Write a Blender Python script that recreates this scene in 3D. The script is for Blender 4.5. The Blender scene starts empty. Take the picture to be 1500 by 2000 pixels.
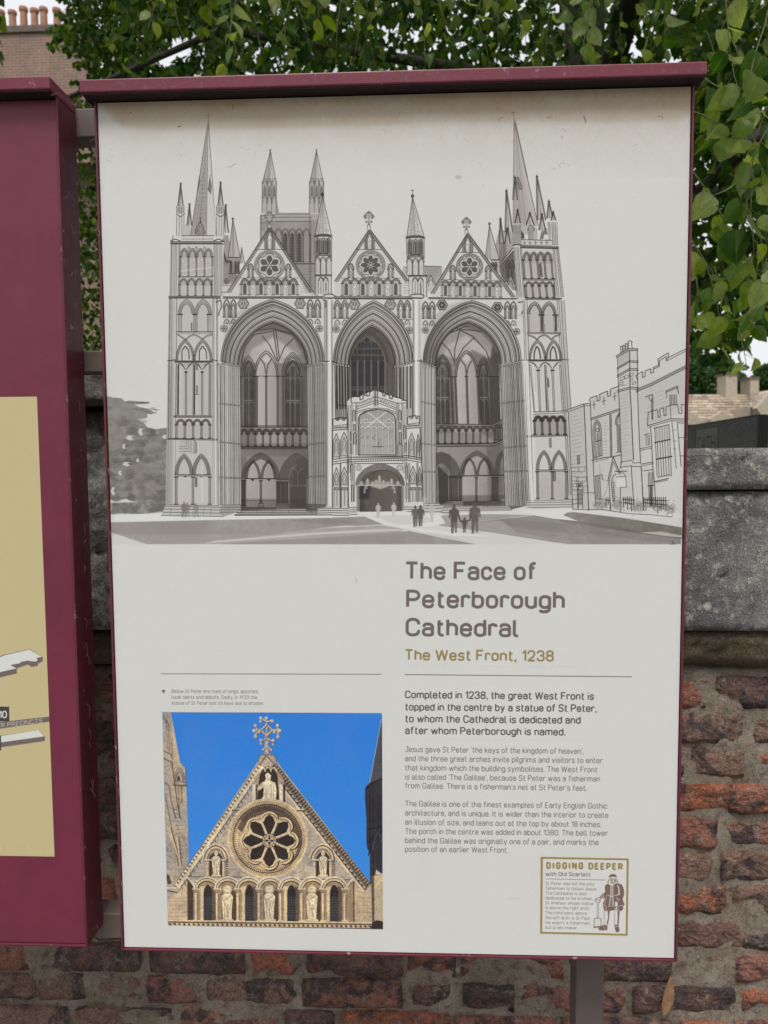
import bpy, bmesh, math, random
import numpy as np
from mathutils import Vector, Matrix, Euler, noise
from math import radians as rad

# ================================================================= camera, world, sun, exposure
scene = bpy.context.scene
CAM = (0.0350, -1.0710, 1.5500)           # the panel's face lies on y = 0, its centre at z = PZ
PZ = 1.4360
YAW, PITCH, ROLL = rad(2.478), rad(-3.962), rad(0.424)
def _cam_axes():
    cz, sz = math.cos(YAW), math.sin(YAW); cx, sx = math.cos(PITCH), math.sin(PITCH); cr, sr = math.cos(ROLL), math.sin(ROLL)
    Rz = np.array([[cz, -sz, 0], [sz, cz, 0], [0, 0, 1]]); Rx = np.array([[1, 0, 0], [0, cx, -sx], [0, sx, cx]]); Ry = np.array([[cr, 0, sr], [0, 1, 0], [-sr, 0, cr]])
    return Rz @ Rx @ Ry
AX = _cam_axes()                           # columns: right, forward, up
cam_d = bpy.data.cameras.new('camera'); cam = bpy.data.objects.new('camera', cam_d)
scene.collection.objects.link(cam); scene.camera = cam
M = Matrix(((AX[0, 0], AX[0, 2], -AX[0, 1], CAM[0]), (AX[1, 0], AX[1, 2], -AX[1, 1], CAM[1]), (AX[2, 0], AX[2, 2], -AX[2, 1], CAM[2]), (0, 0, 0, 1)))
cam.matrix_world = M
cam_d.sensor_fit = 'HORIZONTAL'; cam_d.sensor_width = 36.0; cam_d.lens = 36.0
cam_d.clip_start = 0.02; cam_d.clip_end = 2000.0
cam_d.dof.use_dof = True; cam_d.dof.focus_distance = 1.08; cam_d.dof.aperture_fstop = 13.0

SUN_EL, SUN_AZ = rad(61), rad(-10)         # soft daylight from above and a little left, behind the camera
world = bpy.data.worlds.new('World'); scene.world = world; world.use_nodes = True
wn = world.node_tree.nodes; wn.clear()
sky = wn.new('ShaderNodeTexSky'); sky.sky_type = 'NISHITA'; sky.sun_disc = False
sky.sun_elevation = SUN_EL; sky.sun_rotation = math.pi + SUN_AZ; sky.dust_density = 4.0; sky.air_density = 1.0; sky.ozone_density = 1.0
bg = wn.new('ShaderNodeBackground'); bg.inputs['Strength'].default_value = 0.08
# broken white cloud over the blue
_tc = wn.new('ShaderNodeTexCoord'); _cn = wn.new('ShaderNodeTexNoise'); _cn.inputs['Scale'].default_value = 2.6; _cn.inputs['Detail'].default_value = 7; _cn.inputs['Roughness'].default_value = 0.55
_cr = wn.new('ShaderNodeValToRGB'); _cr.color_ramp.elements[0].position = 0.36; _cr.color_ramp.elements[1].position = 0.52
_cm = wn.new('ShaderNodeMix'); _cm.data_type = 'RGBA'; _cm.inputs[7].default_value = (7.0, 7.15, 7.4, 1)
_wl = world.node_tree.links
_wl.new(_tc.outputs['Generated'], _cn.inputs['Vector']); _wl.new(_cn.outputs[0], _cr.inputs[0]); _wl.new(_cr.outputs[0], _cm.inputs[0]); _wl.new(sky.outputs[0], _cm.inputs[6])
wo = wn.new('ShaderNodeOutputWorld')
world.node_tree.links.new(_cm.outputs[2], bg.inputs[0]); world.node_tree.links.new(bg.outputs[0], wo.inputs[0])
sun_d = bpy.data.lights.new('sun', 'SUN'); sun_d.energy = 1.5; sun_d.angle = rad(20); sun_d.color = (1.0, 0.965, 0.91)
sun = bpy.data.objects.new('sun', sun_d); scene.collection.objects.link(sun)
_toward = Vector((math.sin(SUN_AZ) * math.cos(SUN_EL), -math.cos(SUN_AZ) * math.cos(SUN_EL), math.sin(SUN_EL)))
sun.rotation_euler = _toward.to_track_quat('Z', 'Y').to_euler(); sun.location = (0, -3, 6)
scene.view_settings.view_transform = 'Standard'; scene.view_settings.look = 'None'; scene.view_settings.gamma = 1.0
scene.view_settings.use_curve_mapping = False
scene.view_settings.exposure = 0.66
scene.render.engine = 'CYCLES'
scene.cycles.max_bounces = 8; scene.cycles.use_denoising = True

RND = random.Random(12)

def ray(x, y):
    d = np.array([(x - 750) / 1500.0, 1.0, -(y - 1000) / 1500.0]) @ AX.T
    return d
def at(x, y, Y):
    """world point on the vertical plane y = Y seen at photo pixel (x, y)"""
    d = ray(x, y); t = (Y - CAM[1]) / d[1]
    return Vector((CAM[0] + d[0] * t, Y, CAM[2] + d[2] * t))
# ---------------------------------------------------------------- flat print: a small ink-and-wash rasteriser
def _lin(c):
    c = np.asarray(c, float) / 255.0
    return np.where(c <= 0.04045, c / 12.92, ((c + 0.055) / 1.055) ** 2.4)

def _srgb(l):
    l = np.clip(l, 0, 1)
    return np.where(l <= 0.0031308, l * 12.92, 1.055 * l ** (1 / 2.4) - 0.055)

def smooth_noise(h, w, cell, seed):
    r = np.random.RandomState(seed)
    gh, gw = int(h / cell) + 3, int(w / cell) + 3
    g = r.rand(gh, gw)
    y = np.arange(h) / cell; x = np.arange(w) / cell
    yi = y.astype(int); xi = x.astype(int)
    fy = (y - yi)[:, None]; fx = (x - xi)[None, :]
    fy = fy * fy * (3 - 2 * fy); fx = fx * fx * (3 - 2 * fx)
    a = g[np.ix_(yi, xi)]; b = g[np.ix_(yi, xi + 1)]; c = g[np.ix_(yi + 1, xi)]; d = g[np.ix_(yi + 1, xi + 1)]
    return (a * (1 - fx) + b * fx) * (1 - fy) + (c * (1 - fx) + d * fx) * fy

class Canvas:
    def __init__(s, w, h, mapper, k, base):
        s.w, s.h, s.map, s.k = w, h, mapper, k      # k: print pixels per drawing unit
        s.px = np.empty((h, w, 3)); s.px[:] = base
        s.ox, s.oy, s.sc = 0.0, 0.0, 1.0
        s.rnd = random.Random(5); s.lw = 1.0
        s.grain = 0.55 * smooth_noise(h, w, 9, 1) + 0.45 * smooth_noise(h, w, 3, 2)
        s.cloud = 0.6 * smooth_noise(h, w, 70, 3) + 0.4 * smooth_noise(h, w, 28, 4)
        s.speck = np.random.RandomState(9).rand(h, w)
    def frame(s, ox=0.0, oy=0.0, sc=1.0):
        s.ox, s.oy, s.sc = ox, oy, sc
    def tp(s, pts):
        p = np.asarray(pts, float).reshape(-1, 2)
        return s.map(np.stack([s.ox + p[:, 0] / s.sc, s.oy + p[:, 1] / s.sc], 1))
    def blend(s, x0, y0, a, c):
        h, w = a.shape
        v = s.px[y0:y0 + h, x0:x0 + w]
        v += (np.asarray(c, float) - v) * a[:, :, None]
    def line(s, pts, w=0.9, c=(62, 54, 52), a=0.85, butt=False, closed=False, jit=0.0):
        p = s.tp(pts)
        if jit: p = p + np.array([[s.rnd.gauss(0, jit), s.rnd.gauss(0, jit)] for _ in p])
        if closed: p = np.vstack([p, p[:1]])
        hw = w * s.lw * s.k / 2
        x0 = max(int(p[:, 0].min() - hw - 2), 0); x1 = min(int(p[:, 0].max() + hw + 3), s.w)
        y0 = max(int(p[:, 1].min() - hw - 2), 0); y1 = min(int(p[:, 1].max() + hw + 3), s.h)
        if x1 <= x0 or y1 <= y0: return
        cov = np.zeros((y1 - y0, x1 - x0))
        amp = 1.0
        if hw < 0.5: amp = hw * 2; hw = 0.5
        n = len(p)
        for i in range(n - 1):
            ax, ay = p[i]; bx, by = p[i + 1]
            dx, dy = bx - ax, by - ay
            L = math.hypot(dx, dy)
            if L < 1e-6: continue
            u0 = max(int(min(ax, bx) - hw - 1.5), x0); u1 = min(int(max(ax, bx) + hw + 2.5), x1)
            v0 = max(int(min(ay, by) - hw - 1.5), y0); v1 = min(int(max(ay, by) + hw + 2.5), y1)
            if u1 <= u0 or v1 <= v0: continue
            X = np.arange(u0, u1)[None, :] + 0.5 - ax; Y = np.arange(v0, v1)[:, None] + 0.5 - ay
            t = (X * dx + Y * dy) / L; d = np.abs(X * dy - Y * dx) / L
            if butt:
                lo = 0.0 if i == 0 and not closed else None; hi = 0.0 if i == n - 2 and not closed else None
                over = np.maximum(np.maximum(-t, t - L), 0)
                m = np.clip(hw - np.hypot(d, over) + 0.5, 0, 1)
                if lo is not None: m = m * np.clip(t + 0.5, 0, 1)
                if hi is not None: m = m * np.clip(L - t + 0.5, 0, 1)
            else:
                over = np.maximum(np.maximum(-t, t - L), 0)
                m = np.clip(hw - np.hypot(d, over) + 0.5, 0, 1)
            q = cov[v0 - y0:v1 - y0, u0 - x0:u1 - x0]
            np.maximum(q, m, out=q)
        s.blend(x0, y0, cov * (a * amp), c)
    def mask(s, p, ss=3):
        x0 = max(int(p[:, 0].min()) - 1, 0); x1 = min(int(p[:, 0].max()) + 2, s.w)
        y0 = max(int(p[:, 1].min()) - 1, 0); y1 = min(int(p[:, 1].max()) + 2, s.h)
        if x1 <= x0 or y1 <= y0: return None
        W, H = x1 - x0, y1 - y0
        if W * H > 200000: ss = 2
        ys = y0 + (np.arange(H * ss) + 0.5) / ss
        acc = np.zeros((H * ss, W + 1))
        q = np.vstack([p, p[:1]])
        # signed coverage: every edge adds its area to the right of the crossing, sample line by sample line
        rows = [[] for _ in range(H * ss)]
        for i in range(len(p)):
            ax, ay = q[i]; bx, by = q[i + 1]
            if ay == by: continue
            lo, hi = (ay, by) if ay < by else (by, ay)
            r0 = max(int(math.ceil((lo - y0) * ss - 0.5)), 0); r1 = min(int(math.ceil((hi - y0) * ss - 0.5)), H * ss)
            for r in range(r0, r1):
                rows[r].append(ax + (ys[r] - ay) * (bx - ax) / (by - ay) - x0)
        for r, xs in enumerate(rows):
            xs.sort()
            for j in range(0, len(xs) - 1, 2):
                a = min(max(xs[j], 0), W); b = min(max(xs[j + 1], 0), W)
                if b <= a: continue
                ia, ib = int(a), int(b)
                if ia == ib: acc[r, ia] += b - a
                else:
                    acc[r, ia] += ia + 1 - a; acc[r, ia + 1:ib] += 1
                    acc[r, ib] += b - ib
        return x0, y0, acc[:, :W].reshape(H, ss, W).mean(1)
    def fill(s, pts, c, a=1.0, g=None, ga=None, tex=0.0, soft=0):
        """g = (x0,y0,x1,y1, c2): colour runs from c to c2 along that line; ga = alpha at the far end"""
        p = s.tp(pts)
        m = s.mask(p)
        if m is None: return
        x0, y0, cov = m
        H, W = cov.shape
        if soft:
            k = int(soft * s.k)
            if k > 0:
                ker = np.hanning(2 * k + 3)[1:-1]; ker /= ker.sum()
                pad = np.pad(cov, k, mode='constant')
                cov2 = np.apply_along_axis(lambda v: np.convolve(v, ker, 'valid'), 0, pad)
                cov2 = np.apply_along_axis(lambda v: np.convolve(v, ker, 'valid'), 1, cov2)
                cov = cov2 * 1.0
        al = cov * a; col = np.asarray(c, float)
        if g is not None:
            e = s.tp(g[:4]); d = e[1] - e[0]
            X = np.arange(x0, x0 + W)[None, :] - e[0, 0]; Y = np.arange(y0, y0 + H)[:, None] - e[0, 1]
            t = np.clip((X * d[0] + Y * d[1]) / (d @ d), 0, 1)
            col = col + (np.asarray(g[4], float) - col) * t[:, :, None]
            if ga is not None: al = cov * (a + (ga - a) * t)
        if tex:
            n = s.cloud[y0:y0 + H, x0:x0 + W] * 0.6 + s.grain[y0:y0 + H, x0:x0 + W] * 0.4
            al = al * np.clip(1 + tex * (n - 0.5) * 3, 0, 1.0 / max(a, 1e-3))
        v = s.px[y0:y0 + H, x0:x0 + W]
        v += (col - v) * al[:, :, None]

def fillet(pts):
    """[(x, y) or (x, y, r)] -> polyline with rounded corners"""
    out = []
    n = len(pts)
    for i, q in enumerate(pts):
        if len(q) == 2 or i in (0, n - 1):
            out.append((q[0], q[1])); continue
        x, y, r = q
        ax, ay = pts[i - 1][:2]; bx, by = pts[i + 1][:2]
        ux, uy = ax - x, ay - y; vx, vy = bx - x, by - y
        lu, lv = math.hypot(ux, uy), math.hypot(vx, vy)
        ux, uy, vx, vy = ux / lu, uy / lu, vx / lv, vy / lv
        ru = min(r, lu); rv = min(r, lv)
        p0 = (x + ux * ru, y + uy * ru); p2 = (x + vx * rv, y + vy * rv)
        k = 0.44771525
        c1 = (x + ux * ru * k, y + uy * ru * k); c2 = (x + vx * rv * k, y + vy * rv * k)
        for j in range(7):
            t = j / 6.0; m = 1 - t
            out.append((m**3 * p0[0] + 3 * m * m * t * c1[0] + 3 * m * t * t * c2[0] + t**3 * p2[0],
                        m**3 * p0[1] + 3 * m * m * t * c1[1] + 3 * m * t * t * c2[1] + t**3 * p2[1]))
    return out

def rr(x0, y0, x1, y1, r):   # closed rounded box as an open run that meets itself mid-side
    xm = (x0 + x1) / 2
    return [(xm, y0), (x1, y0, r), (x1, y1, r), (x0, y1, r), (x0, y0, r), (xm, y0)]

# monoline letters: baseline 0, capitals 100, small letters 71, descender -26 (all measured on the stroke's centre line)
R_ = 21
GLY = {
 'T': (58, [[(0,100),(58,100)],[(29,100),(29,0)]]), 'F': (48, [[(0,0),(0,100),(50,100)],[(0,52),(42,52)]]),
 'P': (55, [[(0,0),(0,100),(55,100,26),(55,46,26),(0,46)]]), 'C': (57, [[(57,76),(57,100,26),(0,100,26),(0,0,26),(57,0,26),(57,24)]]),
 'W': (92, [[(0,100),(22,0),(46,96),(70,0),(92,100)]]), 'B': (56, [[(0,52),(50,52,20),(50,100,22),(0,100),(0,0),(56,0,24),(56,52,24),(40,52)]]),
 'S': (54, [[(53,84),(50,100,14),(2,100,26),(2,53,22),(54,49,22),(54,0,26),(4,0,14),(0,16)]]),
 'D': (56, [[(0,0),(0,100),(56,100,30),(56,0,30),(0,0)]]), 'I': (0, [[(0,0),(0,100)]]), 'G': (57, [[(57,78),(57,100,26),(0,100,26),(0,0,26),(57,0,26),(57,46),(32,46)]]),
 'M': (72, [[(0,0),(0,100),(36,30),(72,100),(72,0)]]), 'N': (60, [[(0,0),(0,100),(60,0),(60,100)]]), 'E': (49, [[(50,100),(0,100),(0,0),(50,0)],[(0,52),(43,52)]]), 'R': (56, [[(0,0),(0,100),(55,100,26),(55,48,26),(0,48)],[(28,48),(57,0)]]),
 'O': (57, [rr(0,0,57,100,26)]), 'J': (44, [[(14,100),(44,100),(44,0,22),(0,0,18),(0,14)]]), 'A': (62, [[(0,0),(31,100),(62,0)],[(12,32),(50,32)]]),
 'H': (58, [[(0,0),(0,100)],[(58,0),(58,100)],[(0,52),(58,52)]]), 'L': (46, [[(0,100),(0,0),(46,0)]]),
 'a': (45, [[(3,60),(4,71,12),(45,71,20),(45,0)],[(45,41),(0,41,19),(0,0,19),(45,0,12),(45,16)]]),
 'b': (46, [[(0,100),(0,0)],[(0,36),(0,71,22),(46,71,24),(46,0,24),(0,0,22),(0,36)]]),
 'c': (42, [[(42,54),(42,71,20),(0,71,24),(0,0,24),(42,0,20),(42,16)]]),
 'd': (46, [[(46,100),(46,0)],[(46,36),(46,71,22),(0,71,24),(0,0,24),(46,0,22),(46,36)]]),
 'e': (46, [[(0,36),(46,36),(46,71,24),(0,71,24),(0,0,24),(44,0,16),(44,14)]]),
 'f': (30, [[(10,0),(10,100,18),(32,100)],[(0,71),(29,71)]]),
 'g': (46, [[(46,71),(46,-27,22),(4,-27,14),(2,-22)],[(46,36),(46,71,22),(0,71,24),(0,0,24),(46,0,22),(46,36)]]),
 'h': (44, [[(0,0),(0,100)],[(0,40),(0,71,20),(44,71,24),(44,0)]]), 'i': (0, [[(0,0),(0,71)],[(0,92),(0,104)]]),
 'k': (42, [[(0,0),(0,100)],[(0,26),(40,71)],[(14,42),(43,0)]]), 'l': (12, [[(0,100),(0,0,14),(13,0)]]),
 'm': (80, [[(0,0),(0,71)],[(0,40),(0,71,18),(40,71,20),(40,0)],[(40,40),(40,71,18),(80,71,20),(80,0)]]),
 'n': (44, [[(0,0),(0,71)],[(0,40),(0,71,20),(44,71,24),(44,0)]]), 'o': (46, [rr(0,0,46,71,23)]),
 'p': (46, [[(0,71),(0,-28)],[(0,36),(0,71,22),(46,71,24),(46,0,24),(0,0,22),(0,36)]]),
 'q': (46, [[(46,71),(46,-28)],[(46,36),(46,71,22),(0,71,24),(0,0,24),(46,0,22),(46,36)]]),
 'r': (30, [[(0,0),(0,71)],[(0,40),(0,71,18),(27,71,10),(32,64)]]),
 's': (42, [[(41,60),(38,71,10),(2,71,20),(2,38,16),(42,35,16),(42,0,20),(4,0,10),(0,12)]]),
 't': (28, [[(9,95),(9,0,16),(29,0)],[(0,71),(28,71)]]), 'u': (44, [[(0,71),(0,0,24),(44,0,20),(44,32)],[(44,71),(44,0)]]),
 'v': (46, [[(0,71),(23,0),(46,71)]]), 'w': (74, [[(0,71),(18,0),(37,68),(56,0),(74,71)]]), 'x': (44, [[(0,71),(44,0)],[(0,0),(44,71)]]),
 'y': (46, [[(0,71),(24,0)],[(46,71),(18,-18,10),(4,-27)]]), 'z': (42, [[(0,71),(42,71),(0,0),(42,0)]]),
 '0': (52, [rr(0,0,52,100,25)]), '1': (24, [[(0,76),(24,100),(24,0)]]), '2': (52, [[(0,76),(0,100,25),(50,100,25),(50,52,20),(0,0),(54,0)]]),
 '3': (52, [[(1,80),(1,100,22),(50,100,24),(50,52,22),(20,52)],[(34,52),(53,52,22),(53,0,25),(0,0,22),(0,20)]]),
 '4': (54, [[(38,0),(38,60)],[(30,100),(0,24),(56,24)]]), '5': (52, [[(48,100),(6,100),(2,54),(10,62,10),(52,62,22),(52,0,25),(0,0,22),(0,18)]]), '6': (52, [[(44,100),(2,40),(2,0,24),(50,0,24),(50,56,24),(4,56)]]), '7': (52, [[(0,88),(0,100),(52,100),(18,0)]]),
 '8': (53, [rr(3,53,50,100,22), rr(0,0,53,53,25)]), '9': (52, [[(8,0),(50,60),(50,100,24),(2,100,24),(2,44,24),(48,44)]]),
 '.': (0, [[(0,-5),(0,9)]]), ',': (2, [[(3,10),(3,-4),(-2,-18)]]), "'": (0, [[(1,104),(-1,84)]]), '`': (0, [[(-1,104),(1,84)]]), '-': (26, [[(0,40),(26,40)]]),
}
def text(cv, s, x0, y0, x1, y1, cap, wt=0.15, c=(110, 99, 98), a=1.0, lean=None, sw=None, gap=24.0):
    """one line of print from (x0, y0) to (x1, y1) on its baseline, capital height cap (drawing units)"""
    if lean is None: lean = 0.0
    adv = []; x = 0.0
    for ch in s:
        if ch == ' ': x += 34.0; adv.append(None); continue
        adv.append(x); x += GLY[ch][0] + gap
    total = x - gap
    w = cap * wt; core = cap - w
    L = math.hypot(x1 - x0, y1 - y0) - w
    ux, uy = (x1 - x0) / (L + w), (y1 - y0) / (L + w)
    kx = L / total; ky = core / 100.0
    for ch, ax in zip(s, adv):
        if ax is None: continue
        for st in GLY[ch][1]:
            # corner radii follow the horizontal scale; letters keep their own upright direction
            q = fillet(st)
            pts = []
            for gx, gy in q:
                X = w / 2 + (ax + gx) * kx; Y = w / 2 + gy * ky
                pts += [x0 + ux * X + lean * Y, y0 + uy * X - Y]
            cv.line(pts, w=(w if sw is None else sw) / cv.sc, c=c, a=a, butt=True)
# ---------------------------------------------------------------- the drawing of the west front, in ink and wash
INK = (36, 31, 29); WASH = (168, 161, 158); MID = (140, 132, 129); DRK = (104, 97, 93); DEEP = (70, 66, 64); WHT = (206, 206, 203); PAP = (200, 201, 198)

def gothic(x0, x1, yb, ya, q=1.3, n=9, yb2=None):
    xm = (x0 + x1) / 2; h = (x1 - x0) / 2.0
    if yb2 is None: yb2 = yb
    R = abs(h) * q; th = math.acos((R - abs(h)) / R); top = R * math.sin(th)
    l = []; r = []
    for i in range(n + 1):
        t = th * i / n
        dx = R - R * math.cos(t); dy = R * math.sin(t) / top
        sg = 1 if h > 0 else -1
        l.append((x0 + sg * dx, yb + (ya - yb) * dy)); r.append((x1 - sg * dx, yb2 + (ya - yb2) * dy))
    return l + r[::-1][1:]

def along(pts, step, off=0.0):
    """points every `step` along a run, pushed sideways by off"""
    out = []; rest = 0.0
    for (ax, ay), (bx, by) in zip(pts[:-1], pts[1:]):
        L = math.hypot(bx - ax, by - ay)
        if L == 0: continue
        t = rest
        while t < L:
            out.append((ax + (bx - ax) * t / L - (by - ay) / L * off, ay + (by - ay) * t / L + (bx - ax) / L * off))
            t += step
        rest = t - L
    return out

def beads(cv, pts, step, ln, w, a=0.8, off=0.0, c=INK):
    p = along(pts, step, off); q = along(pts, step, off + ln)
    for u, v in zip(p, q): cv.line([u, v], w, c, a)

def dashes(cv, pts, step, w, a=0.8, c=INK, duty=0.55):
    p = along(pts, step); q = along(pts, step)
    for u, v in zip(p[:-1], p[1:]):
        cv.line([u, (u[0] + (v[0] - u[0]) * duty, u[1] + (v[1] - u[1]) * duty)], w, c, a)

def column(cv, x, y0, y1, w, x2=None, lw=0.7, a=0.8, shade=None):
    x2 = x if x2 is None else x2
    if shade is not None: cv.fill([(x - w/2, y0), (x + w/2, y0), (x2 + w/2, y1), (x2 - w/2, y1)], shade, 0.9)
    cv.line([(x - w/2, y0), (x2 - w/2, y1)], lw, INK, a); cv.line([(x + w/2, y0), (x2 + w/2, y1)], lw * 1.2, INK, a)
    cv.line([(x - w*1.0, y0), (x + w*1.0, y0)], lw * 2.4, INK, a * 0.8)
    cv.line([(x2 - w*1.0, y1), (x2 + w*1.0, y1)], lw * 2.4, INK, a * 0.75)

def arcade(cv, x0, x1, n, ytop, ysp, ybot, cw=8, orders=2, gap=6, dx=0.0, dy=0.0, fillc=None, fa=0.8, lw=0.8, a=0.8, cup=True, q=1.2):
    """n arches on n+1 columns; dx = sideways drift of the column feet (leaning drawing), dy = fall from left to right"""
    W = (x1 - x0) / n
    for i in range(n):
        a0 = x0 + W * i; a1 = a0 + W; yy = dy * (i + 0.5) / n
        if fillc is not None:
            g = gothic(a0 + cw/2, a1 - cw/2, ysp + yy, ytop + gap * orders * 0.8 + yy, q)
            cv.fill(g + [(a1 - cw/2 + dx, ybot + yy), (a0 + cw/2 + dx, ybot + yy)], fillc, fa, tex=0.2)
        for k in range(orders + 1):
            o = k * gap
            cv.line(gothic(a0 - cw/2 + o, a1 + cw/2 - o, ysp + yy, ytop + o * 0.9 + yy, q), lw, INK, a)
    for i in range(n + 1):
        yy = dy * i / n
        column(cv, x0 + W * i, ysp + yy, ybot + yy, cw, x0 + W * i + dx, lw, a, shade=WASH)

def cornice(cv, x0, y0, x1, y1, h, step=9, a=0.85, lw=1.6, fillc=WHT):
    cv.fill([(x0, y0), (x1, y1), (x1, y1 + h), (x0, y0 + h)], fillc, 0.7)
    cv.line([(x0, y0), (x1, y1)], lw, INK, a); cv.line([(x0, y0 + h), (x1, y1 + h)], lw * 0.9, INK, a)
    dashes(cv, [(x0, y0 + h * 0.6), (x1, y1 + h * 0.6)], step, h * 0.45 / cv.sc, a * 0.8)

def statue(cv, x, y0, y1, w, niche=DRK):
    h = y1 - y0
    cv.fill([(x - w*.28, y1), (x - w*.42, y0 + h*.55), (x - w*.42, y0 + h*.28), (x - w*.15, y0 + h*.2), (x - w*.2, y0 + h*.05), (x, y0), (x + w*.2, y0 + h*.06),
             (x + w*.15, y0 + h*.2), (x + w*.42, y0 + h*.3), (x + w*.4, y0 + h*.6), (x + w*.3, y1)], (196, 194, 190), 1)
    cv.line([(x - w*.3, y1), (x - w*.42, y0 + h*.3), (x, y0), (x + w*.42, y0 + h*.3), (x + w*.3, y1)], 0.5, INK, 0.55)
    cv.line([(x - w*.3, y0 + h*.35), (x + w*.2, y0 + h*.6), (x - w*.1, y1)], 0.5, INK, 0.5)
    cv.line([(x + w*.3, y0 + h*.4), (x - w*.1, y0 + h*.5)], 0.5, INK, 0.45)

def spire(cv, xa, ya, x0, x1, yb, split, shade=(165, 157, 155), light=(190, 187, 184), ribs=(), crock=0, yb1=None):
    yb1 = yb if yb1 is None else yb1
    cv.fill([(xa, ya), (x0, yb), (split, (yb + yb1) / 2)], shade, 0.95, tex=0.12)
    cv.fill([(xa, ya), (split, (yb + yb1) / 2), (x1, yb1)], light, 0.95)
    for e in ((x0, yb), (x1, yb1)): cv.line([(xa, ya), e], 0.95, INK, 0.85)
    cv.line([(xa, ya), (split, (yb + yb1) / 2)], 0.7, INK, 0.6)
    for r in ribs: cv.line([(xa, ya), (r, (yb + yb1) / 2)], 0.5, INK, 0.5)
    if crock:
        for e, sg in (((x0, yb), 1), ((x1, yb1), -1)):
            beads(cv, [(xa, ya), e], crock, crock * 0.55, 1.0, 0.75, off=-crock * 0.3 if sg > 0 else crock * 0.0)

def courses(cv, quad, n, a=0.35, lw=0.5, br=3):
    (ax, ay), (bx, by), (cx_, cy_), (dx_, dy_) = quad      # tl, tr, br, bl
    for i in range(1, n):
        t = i / n
        l = (ax + (dx_ - ax) * t, ay + (dy_ - ay) * t); r = (bx + (cx_ - bx) * t, by + (cy_ - by) * t)
        u = cv.rnd.random() * 0.5; v = u + 0.25 + cv.rnd.random() * 0.5
        f = lambda s: (l[0] + (r[0] - l[0]) * s, l[1] + (r[1] - l[1]) * s)
        cv.line([f(u), f(min(v, 1))], lw, INK, a)
        if cv.rnd.random() < 0.6: cv.line([f(0), f(u * 0.6)], lw, INK, a * 0.8)

def foil(cv, x, y, r, n, petal=DRK, hub=True, lw=0.8, rot=0.0, a=0.85):
    for k in range(n):
        t = rot + 2 * math.pi * k / n
        pts = []
        for j in range(9):
            u = j / 8.0; ww = (math.sin(math.pi * min(u * 1.02, 1) ** 1.25) * 0.27 + (0.05 if u > .75 and u < .97 else 0)) * (1 if n != 8 else .8)
            pts.append((u, ww))
        sh = [(x + math.cos(t) * r * (0.22 + 0.78 * u) - math.sin(t) * r * wv, y + math.sin(t) * r * (0.22 + 0.78 * u) + math.cos(t) * r * wv) for u, wv in pts]
        sh += [(x + math.cos(t) * r * (0.22 + 0.78 * u) + math.sin(t) * r * wv, y + math.sin(t) * r * (0.22 + 0.78 * u) - math.cos(t) * r * wv) for u, wv in pts[::-1]]
        cv.fill(sh, petal, 0.95); cv.line(sh, lw, INK, a, closed=True)
    if hub:
        c = circle(x, y, r * 0.17); cv.fill(c, (170, 165, 160), 1); cv.line(c, lw, INK, a, closed=True)

def circle(x, y, r, n=28, ry=None):
    ry = r if ry is None else ry
    return [(x + r * math.cos(2 * math.pi * i / n), y + ry * math.sin(2 * math.pi * i / n)) for i in range(n)]

def rose(cv, x, y, r, n, rot=0.0):
    cv.fill(circle(x, y, r), (196, 194, 190), 1)
    for k, l, a in ((1, .8, .8), (.95, .6, .7), (.84, .7, .8)): cv.line(circle(x, y, r * k), l, INK, a, closed=True)
    beads(cv, circle(x, y, r * .93, 40)[:40], r * .07, r * .06, 0.8, 0.6)
    cv.fill([(x + r*.9*math.cos(t), y + r*.9*math.sin(t)) for t in [math.pi * (1 + i / 12) for i in range(13)]] + [(x + r*.74*math.cos(t), y + r*.8*math.sin(t)) for t in [math.pi * (2 - i / 12) for i in range(13)]], MID, 0.7)
    out = []
    for k in range(n):
        for j in range(6):
            t = rot + 2 * math.pi * (k + (j - 2.5) / 6.0) / n
            rr_ = r * (0.70 + 0.12 * math.cos((j - 2.5) / 2.5 * math.pi * 0.5))
            out.append((x + rr_ * math.cos(t), y + rr_ * math.sin(t)))
    cv.fill(out, (182, 178, 174), 1); cv.line(out, 1.0, INK, 0.85, closed=True)
    foil(cv, x, y, r * 0.66, n, petal=(92, 85, 82), rot=rot)

def lancet_window(cv, x0, x1, ytop, ysp, ybot, n=3, glass=(84, 79, 77), bar=(178, 175, 171), dx=0.0, arch=MID):
    cv.fill(gothic(x0, x1, ysp, ytop, 1.35) + [(x1 + dx, ybot), (x0 + dx, ybot)], glass, 0.95, g=(x0, ytop, x0, ybot, DEEP), tex=0.3)
    W = (x1 - x0) / n
    for i in range(n):
        a0 = x0 + W * i
        for yy in (ysp + (ybot - ysp) * 0.07, ysp + (ybot - ysp) * 0.42):
            cv.line(gothic(a0, a0 + W, yy + 22, yy, 1.3, 4), 0.9, bar, 0.8)
        if i: cv.line([(a0, ysp - (ysp - ytop) * 0.4), (a0 + dx, ybot)], 1.0, bar, 0.85)
    cv.line([(x0, ysp + (ybot - ysp) * .40), (x1, ysp + (ybot - ysp) * .40)], 1.4, bar, 0.8)
    xm = (x0 + x1) / 2
    cv.line(gothic(x0 + W * .5, x1 - W * .5, ysp + 4, ytop + (ysp - ytop) * .35, 1.3, 5), 1.0, bar, 0.8)
    cv.line(circle(xm, ytop + (ysp - ytop) * .38, W * .3, 10), 0.9, bar, 0.8, closed=True)
    cv.line(gothic(x0, x1, ysp, ytop, 1.35) + [(x1 + dx, ybot), (x0 + dx, ybot), (x0, ysp)], 0.9, INK, 0.8)

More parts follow.
